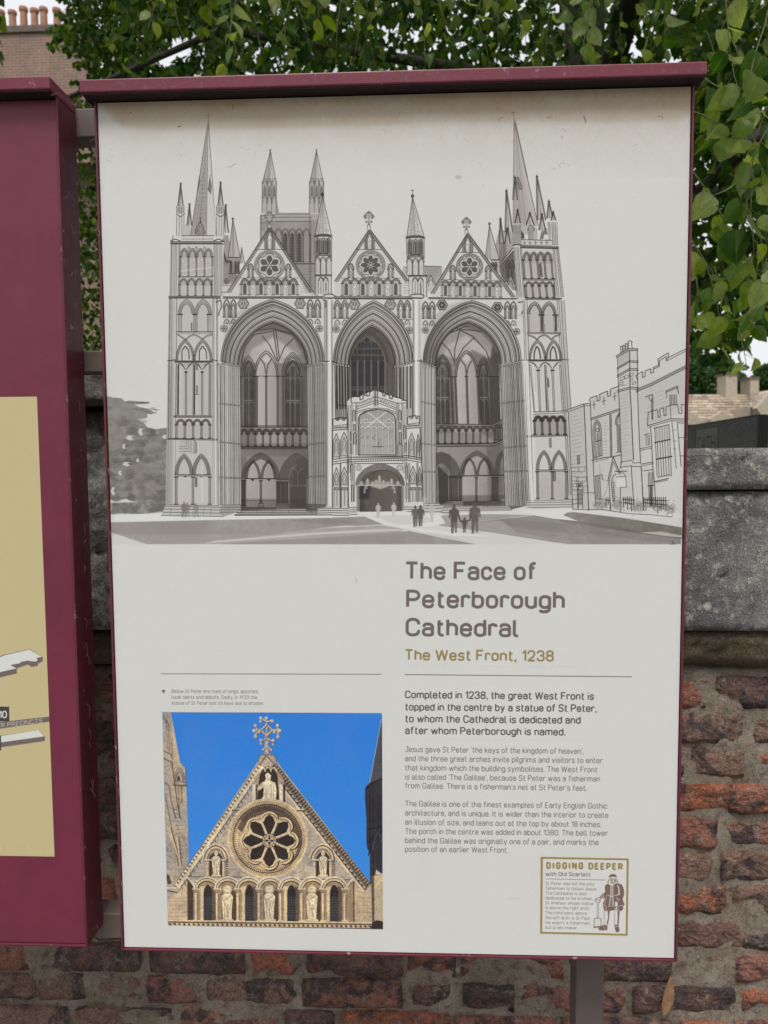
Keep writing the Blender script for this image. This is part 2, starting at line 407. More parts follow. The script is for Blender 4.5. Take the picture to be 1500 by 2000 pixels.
def person(cv, x, y0, y1, c, a=0.85, coat=None, feet=0.0, fade=None):
    h = y1 - y0; w = h * 0.145
    coat = coat or c
    cv.fill(circle(x, y0 + h*.075, h*.055, 12, h*.075), c, a)
    cv.fill([(x - w*.35, y0 + h*.14), (x + w*.35, y0 + h*.14), (x + w*1.15, y0 + h*.22), (x + w*1.3, y0 + h*.48), (x + w*1.0, y0 + h*.5), (x + w*.85, y0 + h*.3),
             (x + w*.75, y0 + h*.62), (x - w*.75, y0 + h*.62), (x - w*.85, y0 + h*.3), (x - w*1.05, y0 + h*.5), (x - w*1.3, y0 + h*.47), (x - w*1.15, y0 + h*.22)], coat, a)
    cv.fill([(x - w*.75, y0 + h*.6), (x + w*.02, y0 + h*.6), (x - w*.05 - feet, y1), (x - w*.6 - feet, y1)], c, a * 0.85)
    cv.fill([(x, y0 + h*.6), (x + w*.75, y0 + h*.6), (x + w*.55 + feet, y1 - h*.02), (x + w*.1 + feet, y1 - h*.02)], c, a * 0.7)

def great_arch(cv, xo0, xo1, xi0, xi1, yao, yai, ysl, ysr, ysil, ysir, n=13, q=1.35, dark=(158, 152, 148), seed=1):
    """mouldings between the outer and the inner pointed arch"""
    outer = gothic(xo0, xo1, ysl, yao, q, 16, ysr); inner = gothic(xi0, xi1, ysil, yai, q, 16, ysir)
    cv.fill(outer + inner[::-1], (194, 190, 187), 1)
    for k in range(n + 1):
        t = k / n
        p = [(o[0] + (i[0] - o[0]) * t, o[1] + (i[1] - o[1]) * t) for o, i in zip(outer, inner)]
        if k < n and k % 3 == 1:
            t2 = (k + 1) / n
            p2 = [(o[0] + (i[0] - o[0]) * t2, o[1] + (i[1] - o[1]) * t2) for o, i in zip(outer, inner)]
            cv.fill(p + p2[::-1], dark, 0.75)
        if k in (1, n - 1) or k % 4 == 3:
            beads(cv, p, 7.0, 7.0, 1.0, 0.75, off=0)
        cv.line(p, 0.85 if k not in (0, n) else 1.3, INK, 0.85)
    return inner

def pier(cv, xt0, xt1, xb0, xb1, yt0, yt1, yb, n, seed=3, light=0.5, dark=(120, 113, 110), bandys=()):
    r = random.Random(seed)
    cv.fill([(xt0, yt0), (xt1, yt1), (xb1, yb), (xb0, yb)], (196, 193, 190), 1)
    for i in range(n):
        t0 = i / n; t1 = t0 + r.uniform(0.3, 0.6) / n
        if r.random() < light: continue
        cv.fill([(xt0 + (xt1-xt0)*t0, yt0 + (yt1-yt0)*t0), (xt0 + (xt1-xt0)*t1, yt0 + (yt1-yt0)*t1), (xb0 + (xb1-xb0)*t1, yb), (xb0 + (xb1-xb0)*t0, yb)], dark, r.uniform(.35, .8), tex=0.5)
    for i in range(n + 1):
        t = i / n
        cv.line([(xt0 + (xt1-xt0)*t, yt0 + (yt1-yt0)*t), (xb0 + (xb1-xb0)*t, yb)], r.uniform(.6, 1.1), INK, r.uniform(.6, .9))
        t = (i + .35) / n
        if t < 1: cv.line([(xt0 + (xt1-xt0)*t, yt0 + (yt1-yt0)*t), (xb0 + (xb1-xb0)*t, yb)], .5, INK, r.uniform(.3, .6))
    for y, dy in bandys:
        t = (y - yt0) / (yb - yt0)
        a0 = xt0 + (xb0 - xt0) * t; a1 = xt1 + (xb1 - xt1) * t
        cv.line([(a0 - 2, y), (a1 + 2, y + dy)], 2.0, (176, 171, 168), 1); cv.line([(a0 - 2, y - 4), (a1 + 2, y + dy - 4)], .7, INK, .85); cv.line([(a0 - 2, y + 4), (a1 + 2, y + dy + 4)], .8, INK, .85)
def paint_front(cv):
    F = cv.frame; G = cv.fill
    cv.lw = 0.98
    L = cv.line
    # --- paper, sky and ground of the drawing
    F()
    G([(180, 150), (1365, 150), (1340, 1063), (215, 1063)], (199, 200, 197), 1)
    G([(215, 1016), (1345, 1010), (1335, 1063), (215, 1063)], (196, 195, 193), 1)
    # tree wash at the left
    F(200, 760, 5.357)
    crown = [(40,70),(110,88),(200,95),(235,130),(280,118),(380,128),(490,135),(470,155),(380,160),(330,165),(400,190),(470,205),(560,250),(500,262),(470,262),(470,300),(420,310),(360,315),(440,360),
             (470,400),(560,420),(620,410),(690,402),(690,1190),(400,1190),(240,1150),(140,1180),(60,1150),(50,600)]
    G(crown, (133, 128, 122), 0.92, tex=0.25)
    rnd = random.Random(4)
    for i in range(170):
        x = rnd.uniform(60, 680); y = rnd.uniform(200, 1150)
        if y < 420 and x > 440: continue
        w = rnd.uniform(30, 95); h = rnd.uniform(18, 50); c = rnd.choice([(96, 92, 86), (110, 105, 100), (150, 146, 141), (82, 78, 73), (128, 123, 118)])
        p = [(x + w*math.cos(t)*rnd.uniform(.7, 1.1), y + h*math.sin(t)*rnd.uniform(.7, 1.1)) for t in [k*.628 for k in range(10)]]
        G(p, c, 0.34, tex=0.6, soft=2.2)
    for x, y, w, h in ((285,512,45,26),(400,450,30,40),(225,600,20,28),(250,785,45,24),(185,880,20,26),(650,500,30,22),(110,1070,26,46),(370,745,20,20)):
        G([(x-w,y),(x-w*.3,y-h),(x+w,y-h*.9),(x+w*.3,y-h*.3),(x+w*.9,y+h*.6),(x,y+h)], (196,197,193), 0.9)
    for i in range(60):
        x = rnd.choice([rnd.uniform(240, 480), rnd.uniform(380, 560)]); y = 140 if x < 480 and rnd.random() < .5 else rnd.uniform(195, 260)
        L([(x, y), (x + rnd.uniform(10, 40), y + rnd.uniform(-6, 8))], 1.4, (100, 96, 92), .6)
    G([(90,1190),(400,1180),(680,1190),(640,1280),(400,1310),(200,1300),(90,1310)], (112,108,101), .85, tex=0.6, soft=2.5)
    L([(90,1140),(280,1135)], .8, INK, .6)
    # lawns
    F()
    G([(216,1020),(400,1016),(560,1012),(660,1011),(720,1022),(640,1030),(520,1045),(420,1062),(285,1063),(216,1039)], (158,150,148), .95, tex=0.22)
    G([(650,1011),(712,1009),(748,1024),(700,1027),(660,1026),(560,1017)], (150,142,140), .95, tex=0.2)
    G([(330,1055),(520,1042),(640,1031),(745,1026),(790,1033),(780,1040),(650,1050),(500,1062),(300,1063)], (160,152,150), .8, tex=0.2)
    G([(430,1062),(640,1049),(800,1037),(860,1050),(930,1063),(430,1063)], (156,148,147), 1, tex=0.2)
    G([(395,1062),(620,1044),(780,1037),(800,1033),(740,1033),(600,1041),(420,1056)], (192,189,186), .9)
    G([(835,1008),(960,1004),(1040,1006),(860,1027)], (160,152,150), .95, tex=0.2)
    G([(860,1027),(1040,1007),(1330,1050),(1330,1063),(1110,1063),(960,1040)], (148,140,139), 1, tex=0.25)
    G([(860,1027),(980,1017),(1010,1040),(1120,1060),(960,1040)], (166,159,156), .6, tex=0.2)
    G([(1060,1006),(1120,1000),(1220,1012),(1332,1030),(1332,1052),(1250,1042),(1100,1020)], (138,131,127), .95, g=(1060,1006,1332,1040,(112,108,98)), tex=0.3)
    L([(1040,1007),(1120,1018),(1330,1052)], 1.1, (110,104,100), .8)
    G([(1250,1040),(1290,1038),(1332,1046),(1332,1050),(1300,1047)], (192,190,186), .9)
    G([(760,1010),(860,1006),(870,1022),(840,1028),(800,1030),(960,1048),(870,1046),(780,1030)], (205,205,202), 1)
    G([(1020,998),(1120,994),(1100,1006),(1130,1018),(1080,1013),(1040,1006)], (204,204,201), 1)
    G([(216,1006),(330,1002),(470,1006),(650,1006),(650,1011),(400,1016),(216,1020)], (206,208,207), 1)
    for i in range(40):
        x = rnd.uniform(860, 1300); y = 1015 + (x - 860) * .06 + rnd.uniform(0, 18)
        L([(x, y), (x + rnd.uniform(8, 26), y + 2)], .8, (120, 113, 110), .3)

    # --- central tower behind the left gable
    F(300, 210, 4.1667)
    G([(870,870),(1340,865),(1340,1540),(870,1300)], (163,156,154), 1, tex=0.15)
    for y in (860, 868, 893, 928): L([(985,y),(1275,y)], .8, INK, .8); L([(868,y+20 if y<870 else y+15),(920,y+10)], .6, INK, .6)
    for x in (868, 876, 1268, 1280): L([(x, 880), (x, 1500)], .7, INK, .7)
    for xa, x0, x1 in ((950,885,1000),(1325,1270,1385)):
        G([(x0-5,600),(x1,600),(x1-2,860),(x0-8,860)], (172,166,163), 1)
        G([(x1,740),(x1+22,860),(x1-2,860)], (150,144,141), 1)
        spire(cv, xa, 352, x0, x1, 620, xa - 4, (160,153,151), (184,180,177), ribs=(xa-25, xa+22))
        for k in range(3):
            c = x0 + (x1-x0)*(k+.5)/3
            L(gothic(c-20, c+20, 630, 575), .8, INK, .8); L(gothic(c-15, c+15, 640, 595), .6, INK, .6)
            G(gothic(c-12, c+12, 680, 630) + [(c+12,720),(c-12,720)], (118,111,108), .9)
            L(gothic(c-20, c+20, 775, 715), .8, INK, .8); L(gothic(c-14, c+14, 785, 730), .5, INK, .6)
        for k in range(4):
            c = x0 + (x1-x0)*k/3
            L([(c,640),(c,740)], 1.0, INK, .75); L([(c-2,780),(c-2,860)], .7, INK, .7)
        L([(xa, 340), (xa, 380)], 1.8, INK, .9)
    for k in range(5):
        c = 1015 + 57*k
        L(gothic(c-27,c+27,1025,985), .9, INK, .85); L(gothic(c-21,c+21,1035,995), .7, INK, .7)
    for k in range(6): column(cv, 988+57*k, 1035, 1255, 7)
    for c in (1072,1129,1186):
        G(gothic(c-15,c+15,1060,1020)+[(c+15,1255),(c-15,1255)], (92,86,84), 1); L(gothic(c-15,c+15,1060,1020)+[(c+15,1255),(c-15,1255)], .8, INK, .9, closed=True)
        for y in range(1050,1250,22): L([(c-13,y),(c+13,y)], .6, (150,144,140), .6)
    L([(1140,1270),(1310,1268)], 1.1, INK, .85); L([(1140,1278),(1310,1276)], .6, INK, .6)
    courses(cv, ((1170,1290),(1310,1290),(1310,1500),(1270,1500)), 9)
    # small roofs and turret behind the left gable
    G([(560,1040),(610,1040),(640,1240),(700,1440),(560,1440)], (150,143,140), 1, tex=.2)
    spire(cv, 645, 905, 608, 705, 1220, 655, (166,159,157), (176,170,167), ribs=(640,))
    L(circle(645,905,6,8), 1.4, INK, .9, closed=True)
    spire(cv, 716, 1140, 700, 742, 1270, 722)
    G([(608,1220),(700,1220),(700,1350),(610,1350)], (150,144,141), 1)
    for c in (630,668,690): G(gothic(c-9,c+9,1275,1245)+[(c+9,1345),(c-9,1345)], DEEP, .85)
    L([(605,1220),(705,1220)], 1.4, INK, .9); L([(610,1350),(690,1350)], 1.2, INK, .9)
    L([(556,1115),(590,1250),(625,1250)], 2.0, INK, .8); L([(556,1160),(590,1262),(625,1262)], 1.0, INK, .8)
    G([(556,1270),(600,1300),(612,1440),(556,1440)], (168,162,159), .9); L(gothic(575,610,1420,1390), 1, INK, .8); G(gothic(580,606,1425,1400)+[(606,1445),(580,1445)], DRK, .8)

    # --- left tower
    def tower_pinnacle(x, ytop, yb, w, lw=.8):
        spire(cv, x, ytop, x-w, x+w, yb, x, (186,182,178), (194,191,187))
        for s_ in (-1, 1): beads(cv, [(x, ytop), (x+s_*w, yb)], 9, 7*s_, 1.3, .7, off=-3)
        L([(x,ytop+8),(x,yb)], .5, INK, .5)
    spire(cv, 445, 100, 300, 510, 1045, 430, (166,160,157), (192,189,186), ribs=(365,))
    L([(445,40),(445,100)], .9, INK, .85); L([(425,65),(460,60)], .9, INK, .7); G([(440,150),(432,180),(458,180),(452,120)], DRK, .8)
    courses(cv, ((440,300),(445,300),(428,1030),(310,1030)), 22, .45)
    L([(372,560),(355,690),(378,590)], 1.0, INK, .7); G([(458,560),(445,670),(468,700),(475,640)], (120,113,110), .9); L([(462,550),(443,670),(470,705)], .9, INK, .8)
    L(gothic(340,415,1030,935,2.2), 1.2, INK, .85); L(gothic(350,405,1030,965,2.2), .8, INK, .8); G(gothic(355,380,1010,985)+[(380,1040),(355,1040)], MID, .8); G(gothic(384,404,1010,985)+[(404,1040),(384,1040)], MID, .8)
    L([(382,895),(384,940)], 1.4, INK, .7)
    G([(255,950),(300,950),(300,1045),(255,1045)], (180,175,172), 1)
    tower_pinnacle(290, 782, 960, 20); tower_pinnacle(585, 790, 1020, 24)
    for x, yt, yb in ((218,615,880),(543,605,860)):
        w = 30
        G([(x-w,800),(x+w,800),(x+w,1060),(x-w,1060)], (196,194,190), 1)
        tower_pinnacle(x, yt, 800, 22)
        for k in range(4): L([(x-w+20*k,800),(x-w+20*k,870)], .9, INK, .7)
        beads(cv, [(x-w,810),(x+w,810)], 8, 50, .7, .5); L([(x-w-4,870),(x,888),(x+w+4,870)], 1.3, INK, .85)
        for k in (-w, -w*.3, w*.4, w): L([(x+k,885),(x+k-2,1045)], .8, INK, .8)
    G([(228,1045),(500,1045),(500,1100),(215,1100)], (194,191,188), 1); L([(228,1044),(490,1042)], 1.1, INK, .85)
    beads(cv, [(230,1068),(490,1066)], 12, 9, 1.0, .5); L([(160,1040),(150,1100)], 1, INK, .8)
    G([(135,1095),(575,1095),(560,1545),(125,1545)], (190,186,183), 1, tex=.08)
    cornice(cv, 140, 1092, 572, 1092, 18, 12)
    L([(140,1085),(175,1070),(215,1085)], 1.6, INK, .85); L([(490,1085),(530,1070),(575,1092)], 1.8, INK, .85)
    for x in (145,150,165,178,190,208,215,492,500,512,522,538,550): L([(x,1110),(x-(8 if x<300 else -3),1540)], .7, INK, .75)
    arcade(cv, 218, 478, 4, 1145, 1215, 1370, 8, 2, 9, fillc=(180,174,171), fa=.8, a=.85)
    for c in (287,348,414): L(circle(c,1143,8,8), 1.0, INK, .7, closed=True)
    for k in range(4): courses(cv, ((226+65*k,1240),(275+65*k,1240),(275+65*k,1370),(226+65*k,1370)), 9, .3)
    L([(205,1374),(484,1374)], 1.4, INK, .9); L([(205,1382),(484,1382)], .8, INK, .7)
    arcade(cv, 212, 470, 4, 1390, 1440, 1530, 8, 2, 7, fillc=(180,174,171), fa=.8)
    dashes(cv, [(476,1400),(476,1530)], 10, 2.0, .7)
    # parapet link between tower and gable
    G([(556,1440),(640,1440),(600,1505),(556,1545)], (190,187,184), 1); L([(556,1450),(625,1450)], .8, INK, .7); L([(556,1503),(605,1503)], .9, INK, .8)

    # --- gables (left, centre, right)
    def gable(fr, apex, lft, rgt, base, nbx0, nbx1, arc_t, arc_s, arc_b, n, rosep, npet, cross, nich, big=1.0, rot=0.0, dys=0.0):
        F(*fr)
        ax, ay = apex
        G([apex, rgt, (rgt[0], base), (lft[0], base), lft], (194,192,188), 1, tex=.05)
        for o, w, a in ((0, 1.5, .95), (10*big, .8, .75), (24*big, .8, .8)):
            L([(lft[0]+o*1.2, lft[1]), (ax, ay+o*1.3), (rgt[0]-o*1.2, rgt[1])], w, INK, a)
        beads(cv, [(lft[0]+16*big, lft[1]), (ax, ay+20*big)], 13*big, 7*big, 1.2, .75); beads(cv, [(ax, ay+20*big), (rgt[0]-16*big, rgt[1])], 13*big, 9*big, 1.4, .85)
        for k in range(n):
            W = (nbx1-nbx0)/n; c = nbx0+W*(k+.5); dyk = dys*(k+.5)/n
            G(gothic(c-W*.33, c+W*.33, arc_s+dyk, arc_t+14*big+dyk, 1.2)+[(c+W*.33,arc_b+dyk),(c-W*.33,arc_b+dyk)], (150,143,140), .85, g=(c-W*.3,0,c+W*.3,0,(184,180,176)))
            if k % 2 == 0:
                G(gothic(c-W*.2, c+W*.2, arc_s+18*big+dyk, arc_t+34*big+dyk, 1.2)+[(c+W*.2,arc_b+dyk),(c-W*.2,arc_b+dyk)], (86,80,78), 1)
                for j in range(5): L([(c-W*.18, arc_s+dyk+(arc_b-arc_s)*(j+.6)/5), (c+W*.18, arc_s+dyk+(arc_b-arc_s)*(j+.6)/5)], .5, (150,145,140), .6)
                L([(c, arc_s+20+dyk),(c,arc_b+dyk)], .6, (150,145,140), .6)
            else:
                statue(cv, c, arc_t+32*big+dyk, arc_b+dyk, W*.62)
            for o in (0, 7*big, 15*big): L(gothic(c-W*.55+o, c+W*.55-o, arc_s+dyk, arc_t-4*big+o+dyk, 1.1), 1.0, INK, .85)
        for k in range(n+1): column(cv, nbx0+(nbx1-nbx0)*k/n, arc_s+dys*k/n, arc_b+dys*k/n, 11*big, shade=(192,189,186))
        rose(cv, rosep[0], rosep[1], rosep[2], npet, rot)
        L([(nbx0-10, arc_t-8*big),(nbx1+8, arc_t-8*big+dys)], .8, INK, .7)
        for nx in nich:
            w = 26*big; t = rosep[1]-rosep[2]*.12
            for o in (0, 7*big): L(gothic(nx-w+o, nx+w-o, t+50*big, t+o, 1.3), 1.0, INK, .85)
            G(gothic(nx-w*.5, nx+w*.5, t+45*big, t+18*big)+[(nx+w*.5,arc_t-14*big),(nx-w*.5,arc_t-14*big)], (128,121,118), .9)
            statue(cv, nx, t+28*big, arc_t-14*big, w*.8)
            for s_ in (-1,1): column(cv, nx+s_*w*.78, t+50*big, arc_t-12*big, 6*big)
        # seated saint under the apex
        t = ay+40*big; w = 26*big; bt = rosep[1]-rosep[2]-8*big
        G(gothic(ax-w, ax+w, t+42*big, t-6)+[(ax+w,bt),(ax-w,bt)], (128,121,118), .95); L(gothic(ax-w, ax+w, t+42*big, t-6)+[(ax+w,bt),(ax-w,bt)], 1.0, INK, .85, closed=True)
        for s_ in (-1,1):
            for o in (1.3, 1.6): L([(ax+s_*w*o, t+50*big),(ax+s_*w*o, bt)], 1.0, INK, .8)
        statue(cv, ax, t+8*big, bt, w*1.5)
        L([(ax-(bt-ay)*.62, bt),(ax+(bt-ay)*.62, bt)], .9, INK, .8)
        cx_, cy_, cr = cross
        G([(cx_-cr*.35, ay+10),(cx_-cr*.35,cy_+cr*1.9),(cx_+cr*.35,cy_+cr*1.9),(cx_+cr*.35,ay+10)], (194,191,188), 1)
        L([(cx_-cr*.4, ay+12),(cx_-cr*.35,cy_+cr*1.9),(cx_+cr*.35,cy_+cr*1.9),(cx_+cr*.4,ay+12)], .8, INK, .75)
        for ex, ey in ((0,-1),(-1,0),(1,0),(0,1.6)):
            ex_, ey_ = cx_+ex*cr*.7, cy_+ey*cr*.7
            L([(cx_,cy_),(ex_,ey_)], 3.6, (120,114,110), 1); L([(cx_,cy_),(ex_,ey_)], 1.8, (190,187,183), 1)
            for px_, py_ in ((ex*cr, ey*cr), (ex*cr*.75-ey*cr*.35, ey*cr*.75+ex*cr*.35), (ex*cr*.75+ey*cr*.35, ey*cr*.75-ex*cr*.35)):
                cc = circle(cx_+px_, cy_+py_, cr*.2, 8); G(cc, (178,174,170), 1); L(cc, .9, INK, .8, closed=True)
    gable((300,210,4.1667), (945,968), (600,1503), (1300,1503), 1540, 710, 1170, 1395, 1440, 1525, 7, (943,1285,122), 6, (943,885,34), (790,1095), 1.0, math.pi/6)
    F(300,210,4.1667); courses(cv, ((1195,1410),(1270,1450),(1290,1520),(1195,1520)), 6, .5)

    # turrets between the gables
    def turret(fr, xa, ya, x0, x1, ys, yl0, yl1, yb0, yb1, base, bx0, bx1, cross=False):
        F(*fr); W = x1-x0
        G([(x0-6,ys),(x1+6,ys),(x1,yl0+30),(x1-8,base),(x0+8,base),(x0,yl0+30)], (190,187,183), 1)
        spire(cv, xa, ya, x0+4, x1-2, ys, xa+(x0+x1-2*xa)*.45, (184,179,175), (192,189,185), ribs=(x0+W*.25, x0+W*.72))
        courses(cv, ((xa,ya+60),(xa,ya+60),(x1-10,ys),(x0+10,ys)), 24, .45)
        L(circle(xa, ya-10, 11, 10), 2.4, INK, .95, closed=True)
        if cross: L([(xa,ya-85),(xa,ya-20)], .8, INK, .85); L([(xa-18,ya-72),(xa+16,ya-72)], .8, INK, .85)
        dashes(cv, [(x0-4,ys+22),(x0+W*.3,ys+8),(x1-W*.2,ys+8),(x1+6,ys+26)], 14, 2.0, .85); L([(x0-8,ys+10),(x0+W*.3,ys-4),(x1-W*.2,ys-4),(x1+8,ys+14)], 1.2, INK, .9)
        L([(x0-8,ys+30),(x0+W*.3,ys+18),(x1-W*.2,ys+18),(x1+8,ys+34)], 1.0, INK, .85)
        for t, w in ((.17,12),(.52,18),(.83,12)):
            c = x0+W*t
            for o in (8,0): L(gothic(c-w-o,c+w+o,ys+95,ys+40-o,1.3)+[(c+w+o,yl0-4),], .9, INK, .8); L([(c-w-o,ys+95),(c-w-o,yl0-4)], .9, INK, .8)
            G(gothic(c-w*.6,c+w*.6,ys+85,ys+58,1.3)+[(c+w*.6,yl0-12),(c-w*.6,yl0-12)], (76,70,68), .95)
        for t in (0,.3,.36,.68,.74,1): L([(x0+W*t,ys+40),(x0+W*t,yl0)], 1.0, INK, .8)
        for o, w in ((0,1.3),(12,.9),(24,1.3)): L([(x0+4,yl0+14+o),(x0+W*.25,yl0-8+o),(x0+W*.75,yl0-8+o),(x1+2,yl0+14+o)], w, INK, .9)
        for k in range(3):
            c = x0+W*(k+.5)/3; L(gothic(c-W*.17,c+W*.17,yl0+75,yl0+32,1.3), 1.2, INK, .85); L(gothic(c-W*.11,c+W*.11,yl0+80,yl0+46,1.3), .8, INK, .7)
        for t in (.02,.31,.36,.66,.71,.98): L([(x0+W*t,yl0+70),(x0+W*t,yb0)], 1.0, INK, .85)
        for t in (.15,.5,.85): courses(cv, ((x0+W*t-16,yl0+90),(x0+W*t+16,yl0+90),(x0+W*t+16,yb0),(x0+W*t-16,yb0)), 7, .35)
        G([(bx0,yb0),(bx1,yb0),(bx1-4,base),(bx0+4,base)], (192,189,186), 1)
        L([(bx0,yb0),(bx1,yb0)], 1.8, INK, .95); L([(bx0,yb0+12),(bx1,yb0+12)], 1.0, INK, .85)
        L([(bx0+6,yb0+12),(bx0+6,base)], 1.0, INK, .85); L([(bx1-6,yb0+12),(bx1-6,base)], 1.0, INK, .85)
        W2 = bx1-bx0
        for k in (0,1):
            c = bx0+W2*(.36+.28*k)
            for o in (0,9): L(gothic(c-W2*.15+o,c+W2*.15-o,yb0+65,yb0+22+o,1.3), 1.0, INK, .85)
        for t in (.21,.36,.5,.65,.79): L([(bx0+W2*t,yb0+65),(bx0+W2*t,base-10)], .9, INK, .75)
        G([(bx0+W2*.62,yb0+90),(bx0+W2*.69,yb0+90),(bx0+W2*.69,base-40),(bx0+W2*.62,base-40)], DRK, .9)
    # roofs seen between centre and right gable
    F(600, 350, 5.769)
    G([(1085,990),(1130,990),(1140,1150),(1060,1080)], (176,171,168), 1); L([(1085,990),(1130,990)], .9, INK, .7)
    G([(1320,980),(1520,985),(1520,1160),(1400,1290),(1320,1180)], (162,155,152), 1, tex=.15)
    for k in range(7): L([(1330,985+k*22),(1500-k*10,985+k*22)], .5, INK, .5)
    L([(1320,978),(1510,984)], 1.0, INK, .8)
    G([(1390,1080),(1350,1180),(1350,1270),(1440,1270),(1445,1180)], (184,180,177), 1); L([(1345,1190),(1390,1080),(1445,1190)], 1.2, INK, .85); L(gothic(1368,1420,1200,1130), .8, INK, .8)
    turret((600,350,5.769), 172, 180, 85, 275, 625, 845, 870, 1080, 1100, 1300, 85, 278)
    turret((600,350,5.769), 1187, 200, 1120, 1318, 640, 860, 885, 1085, 1105, 1330, 1140, 1352, True)
    gable((600,350,5.769), (703,560), (310,1150), (1145,1150), 1325, 395, 1045, 1125, 1175, 1310, 7, (715,968,165), 8, (695,420,50), (492,940), 1.35)
    F(600,350,5.769); courses(cv, ((1085,1130),(1140,1150),(1180,1310),(1085,1310)), 6, .6)
    # right gable + things behind it
    F(820, 210, 5)
    G([(770,1200),(1000,1200),(1000,1800),(900,1780),(700,1500)], (150,143,140), .9, tex=.3)
    spire(cv, 680, 1150, 636, 775, 1480, 690, (170,163,160), (180,174,170), ribs=(660,)); L(circle(680,1135,9,8), 1.6, INK, .9, closed=True)
    G([(695,1490),(775,1490),(775,1620),(690,1600)], (170,164,161), 1); L([(690,1488),(775,1488)], 1.6, INK, .9)
    for c in (712,742): G(gothic(c-12,c+12,1550,1515)+[(c+12,1600),(c-12,1600)], DEEP, .85); L(gothic(c-14,c+14,1550,1510), 1, INK, .85)
    # right tower spires
    def pin(x, yt, yb, x0, x1, cr=11):
        spire(cv, x, yt, x0, x1, yb, (x0+x1)/2, (170,163,160), (184,179,176))
        beads(cv, [(x,yt),(x0,yb)], cr, cr*.7, 1.3, .75); beads(cv, [(x,yt),(x1,yb)], cr, -cr*.7, 1.3, .75); L(circle(x,yt-6,7,8), 1.6, INK, .85, closed=True)
        L([(x,yt-26),(x,yt)], 1, INK, .8)
    spire(cv, 920, 110, 912, 1155, 1130, 1040, (174,168,165), (180,172,170), ribs=(985,1075), yb1=1150)
    G([(912,700),(1010,690),(1155,1150),(1090,1240),(912,1240)], (174,168,165), .6)
    L([(928,120),(1048,690)], .9, INK, .8); L([(938,150),(1052,680)], .6, INK, .7)
    L([(912,35),(918,110)], .9, INK, .9); L([(895,48),(936,50)], 1.0, INK, .9); G([(915,105),(930,160),(940,160),(926,110)], DRK, .9)
    G([(945,690),(965,670),(995,790),(970,800),(950,760)], (150,143,140), .9); L([(940,750),(958,675),(990,760),(995,795),(972,798)], .9, INK, .8); L([(960,735),(968,790)], 1.4, INK, .7)
    pin(1143, 680, 1100, 1150, 1228); pin(846, 820, 1220, 838, 905); pin(1260, 925, 1080, 1245, 1295); pin(930, 690, 900, 912, 950, 13); pin(787, 1095, 1330, 778, 815, 9)
    pin(1302, 1030, 1100, 1285, 1325, 9); pin(955, 1010, 1160, 925, 985, 9); pin(1192, 1050, 1200, 1165, 1225, 9); pin(1075, 1040, 1150, 1040, 1115, 9); pin(855, 1190, 1330, 832, 880, 9)
    G([(905,1130),(990,1130),(990,1290),(1290,1290),(1240,1130),(1310,1120),(1340,1200),(1345,1350),(905,1350)], (188,184,180), .95)
    for x in (908,920,932,946,958,972,985): L([(x,1150),(x+3,1345)], .8, INK, .8)
    for x in (1255,1268,1290,1305,1322,1338): L([(x,1120),(x+8,1345)], .8, INK, .8)
    for x in (1060,1072,1084,1096,1110,1125,1140): L([(x,1180),(x,1290)], .8, INK, .75)
    L(gothic(1055,1115,1200,1150), 1.3, INK, .85); G(gothic(1065,1105,1200,1160)+[(1105,1290),(1065,1290)], (150,144,140), .6)
    G([(990,1200),(1020,1240),(1022,1282),(990,1282)], DEEP, .85); G([(1180,1285),(1195,1220),(1240,1190),(1250,1240),(1215,1240),(1205,1285)], DRK, .85)
    L([(1175,1285),(1190,1215),(1240,1180)], 1.1, INK, .85)
    for x in (780,792,803,815,825,838): L([(x,1320),(x+2,1520)], .8, INK, .8)
    G([(995,1290),(1290,1295),(1290,1345),(995,1342)], (190,186,183), 1); L([(995,1290),(1290,1298)], 1.1, INK, .85); L([(995,1342),(1290,1350)], .8, INK, .75)
    for k in range(5): L([(1020+55*k,1305),(1020+55*k,1335)], 1.4, INK, .55); L([(1008+55*k,1320),(1034+55*k,1320)], 1.0, INK, .5)
    # right tower body, upper half
    G([(905,1345),(1352,1350),(1395,1880),(950,1880)], (192,189,186), 1, tex=.06)
    cornice(cv, 985, 1352, 1355, 1362, 18, 13); L([(905,1350),(950,1335),(985,1345)], 1.8, INK, .9)
    for x, d in ((918,28),(932,28),(948,30),(962,30),(980,35),(990,36),(1300,42),(1312,45),(1330,50),(1342,52),(1352,54)): L([(x,1365),(x+d,1850)], .8, INK, .8)
    G([(1005,1480),(1285,1480),(1308,1670),(1025,1670)], (180,174,171), .7)
    arcade(cv, 1008, 1284, 4, 1408, 1490, 1670, 12, 2, 11, dx=16, fillc=(178,171,169), fa=.7, lw=1.0, a=.9)
    G([(1170,1530),(1182,1520),(1192,1640),(1180,1650)], DRK, 1); L([(1165,1535),(1182,1515),(1198,1650),(1178,1655)], 1, INK, .85, closed=True)
    L([(1018,1675),(1318,1678)], 1.6, INK, .9); L([(1018,1688),(1318,1690)], .9, INK, .8)
    arcade(cv, 1030, 1300, 4, 1698, 1745, 1855, 12, 2, 9, dx=10, fillc=(172,165,163), fa=.8, lw=1.0, a=.9)
    dashes(cv, [(1312,1700),(1322,1855)], 12, 2.0, .7)
    # return wall in shadow, left of the right tower
    G([(780,1540),(915,1400),(950,1800),(930,1760),(830,1700)], (118,111,107), .95, tex=.4)
    L([(805,1520),(915,1385)], 2.4, (180,175,171), 1); L([(800,1530),(915,1400)], 1.3, INK, .9); L([(800,1500),(912,1370)], 1.1, INK, .9)
    G([(778,1530),(830,1535),(835,1720),(790,1640)], (128,121,117), 1); courses(cv, ((780,1540),(830,1540),(835,1710),(790,1640)), 10, .6)
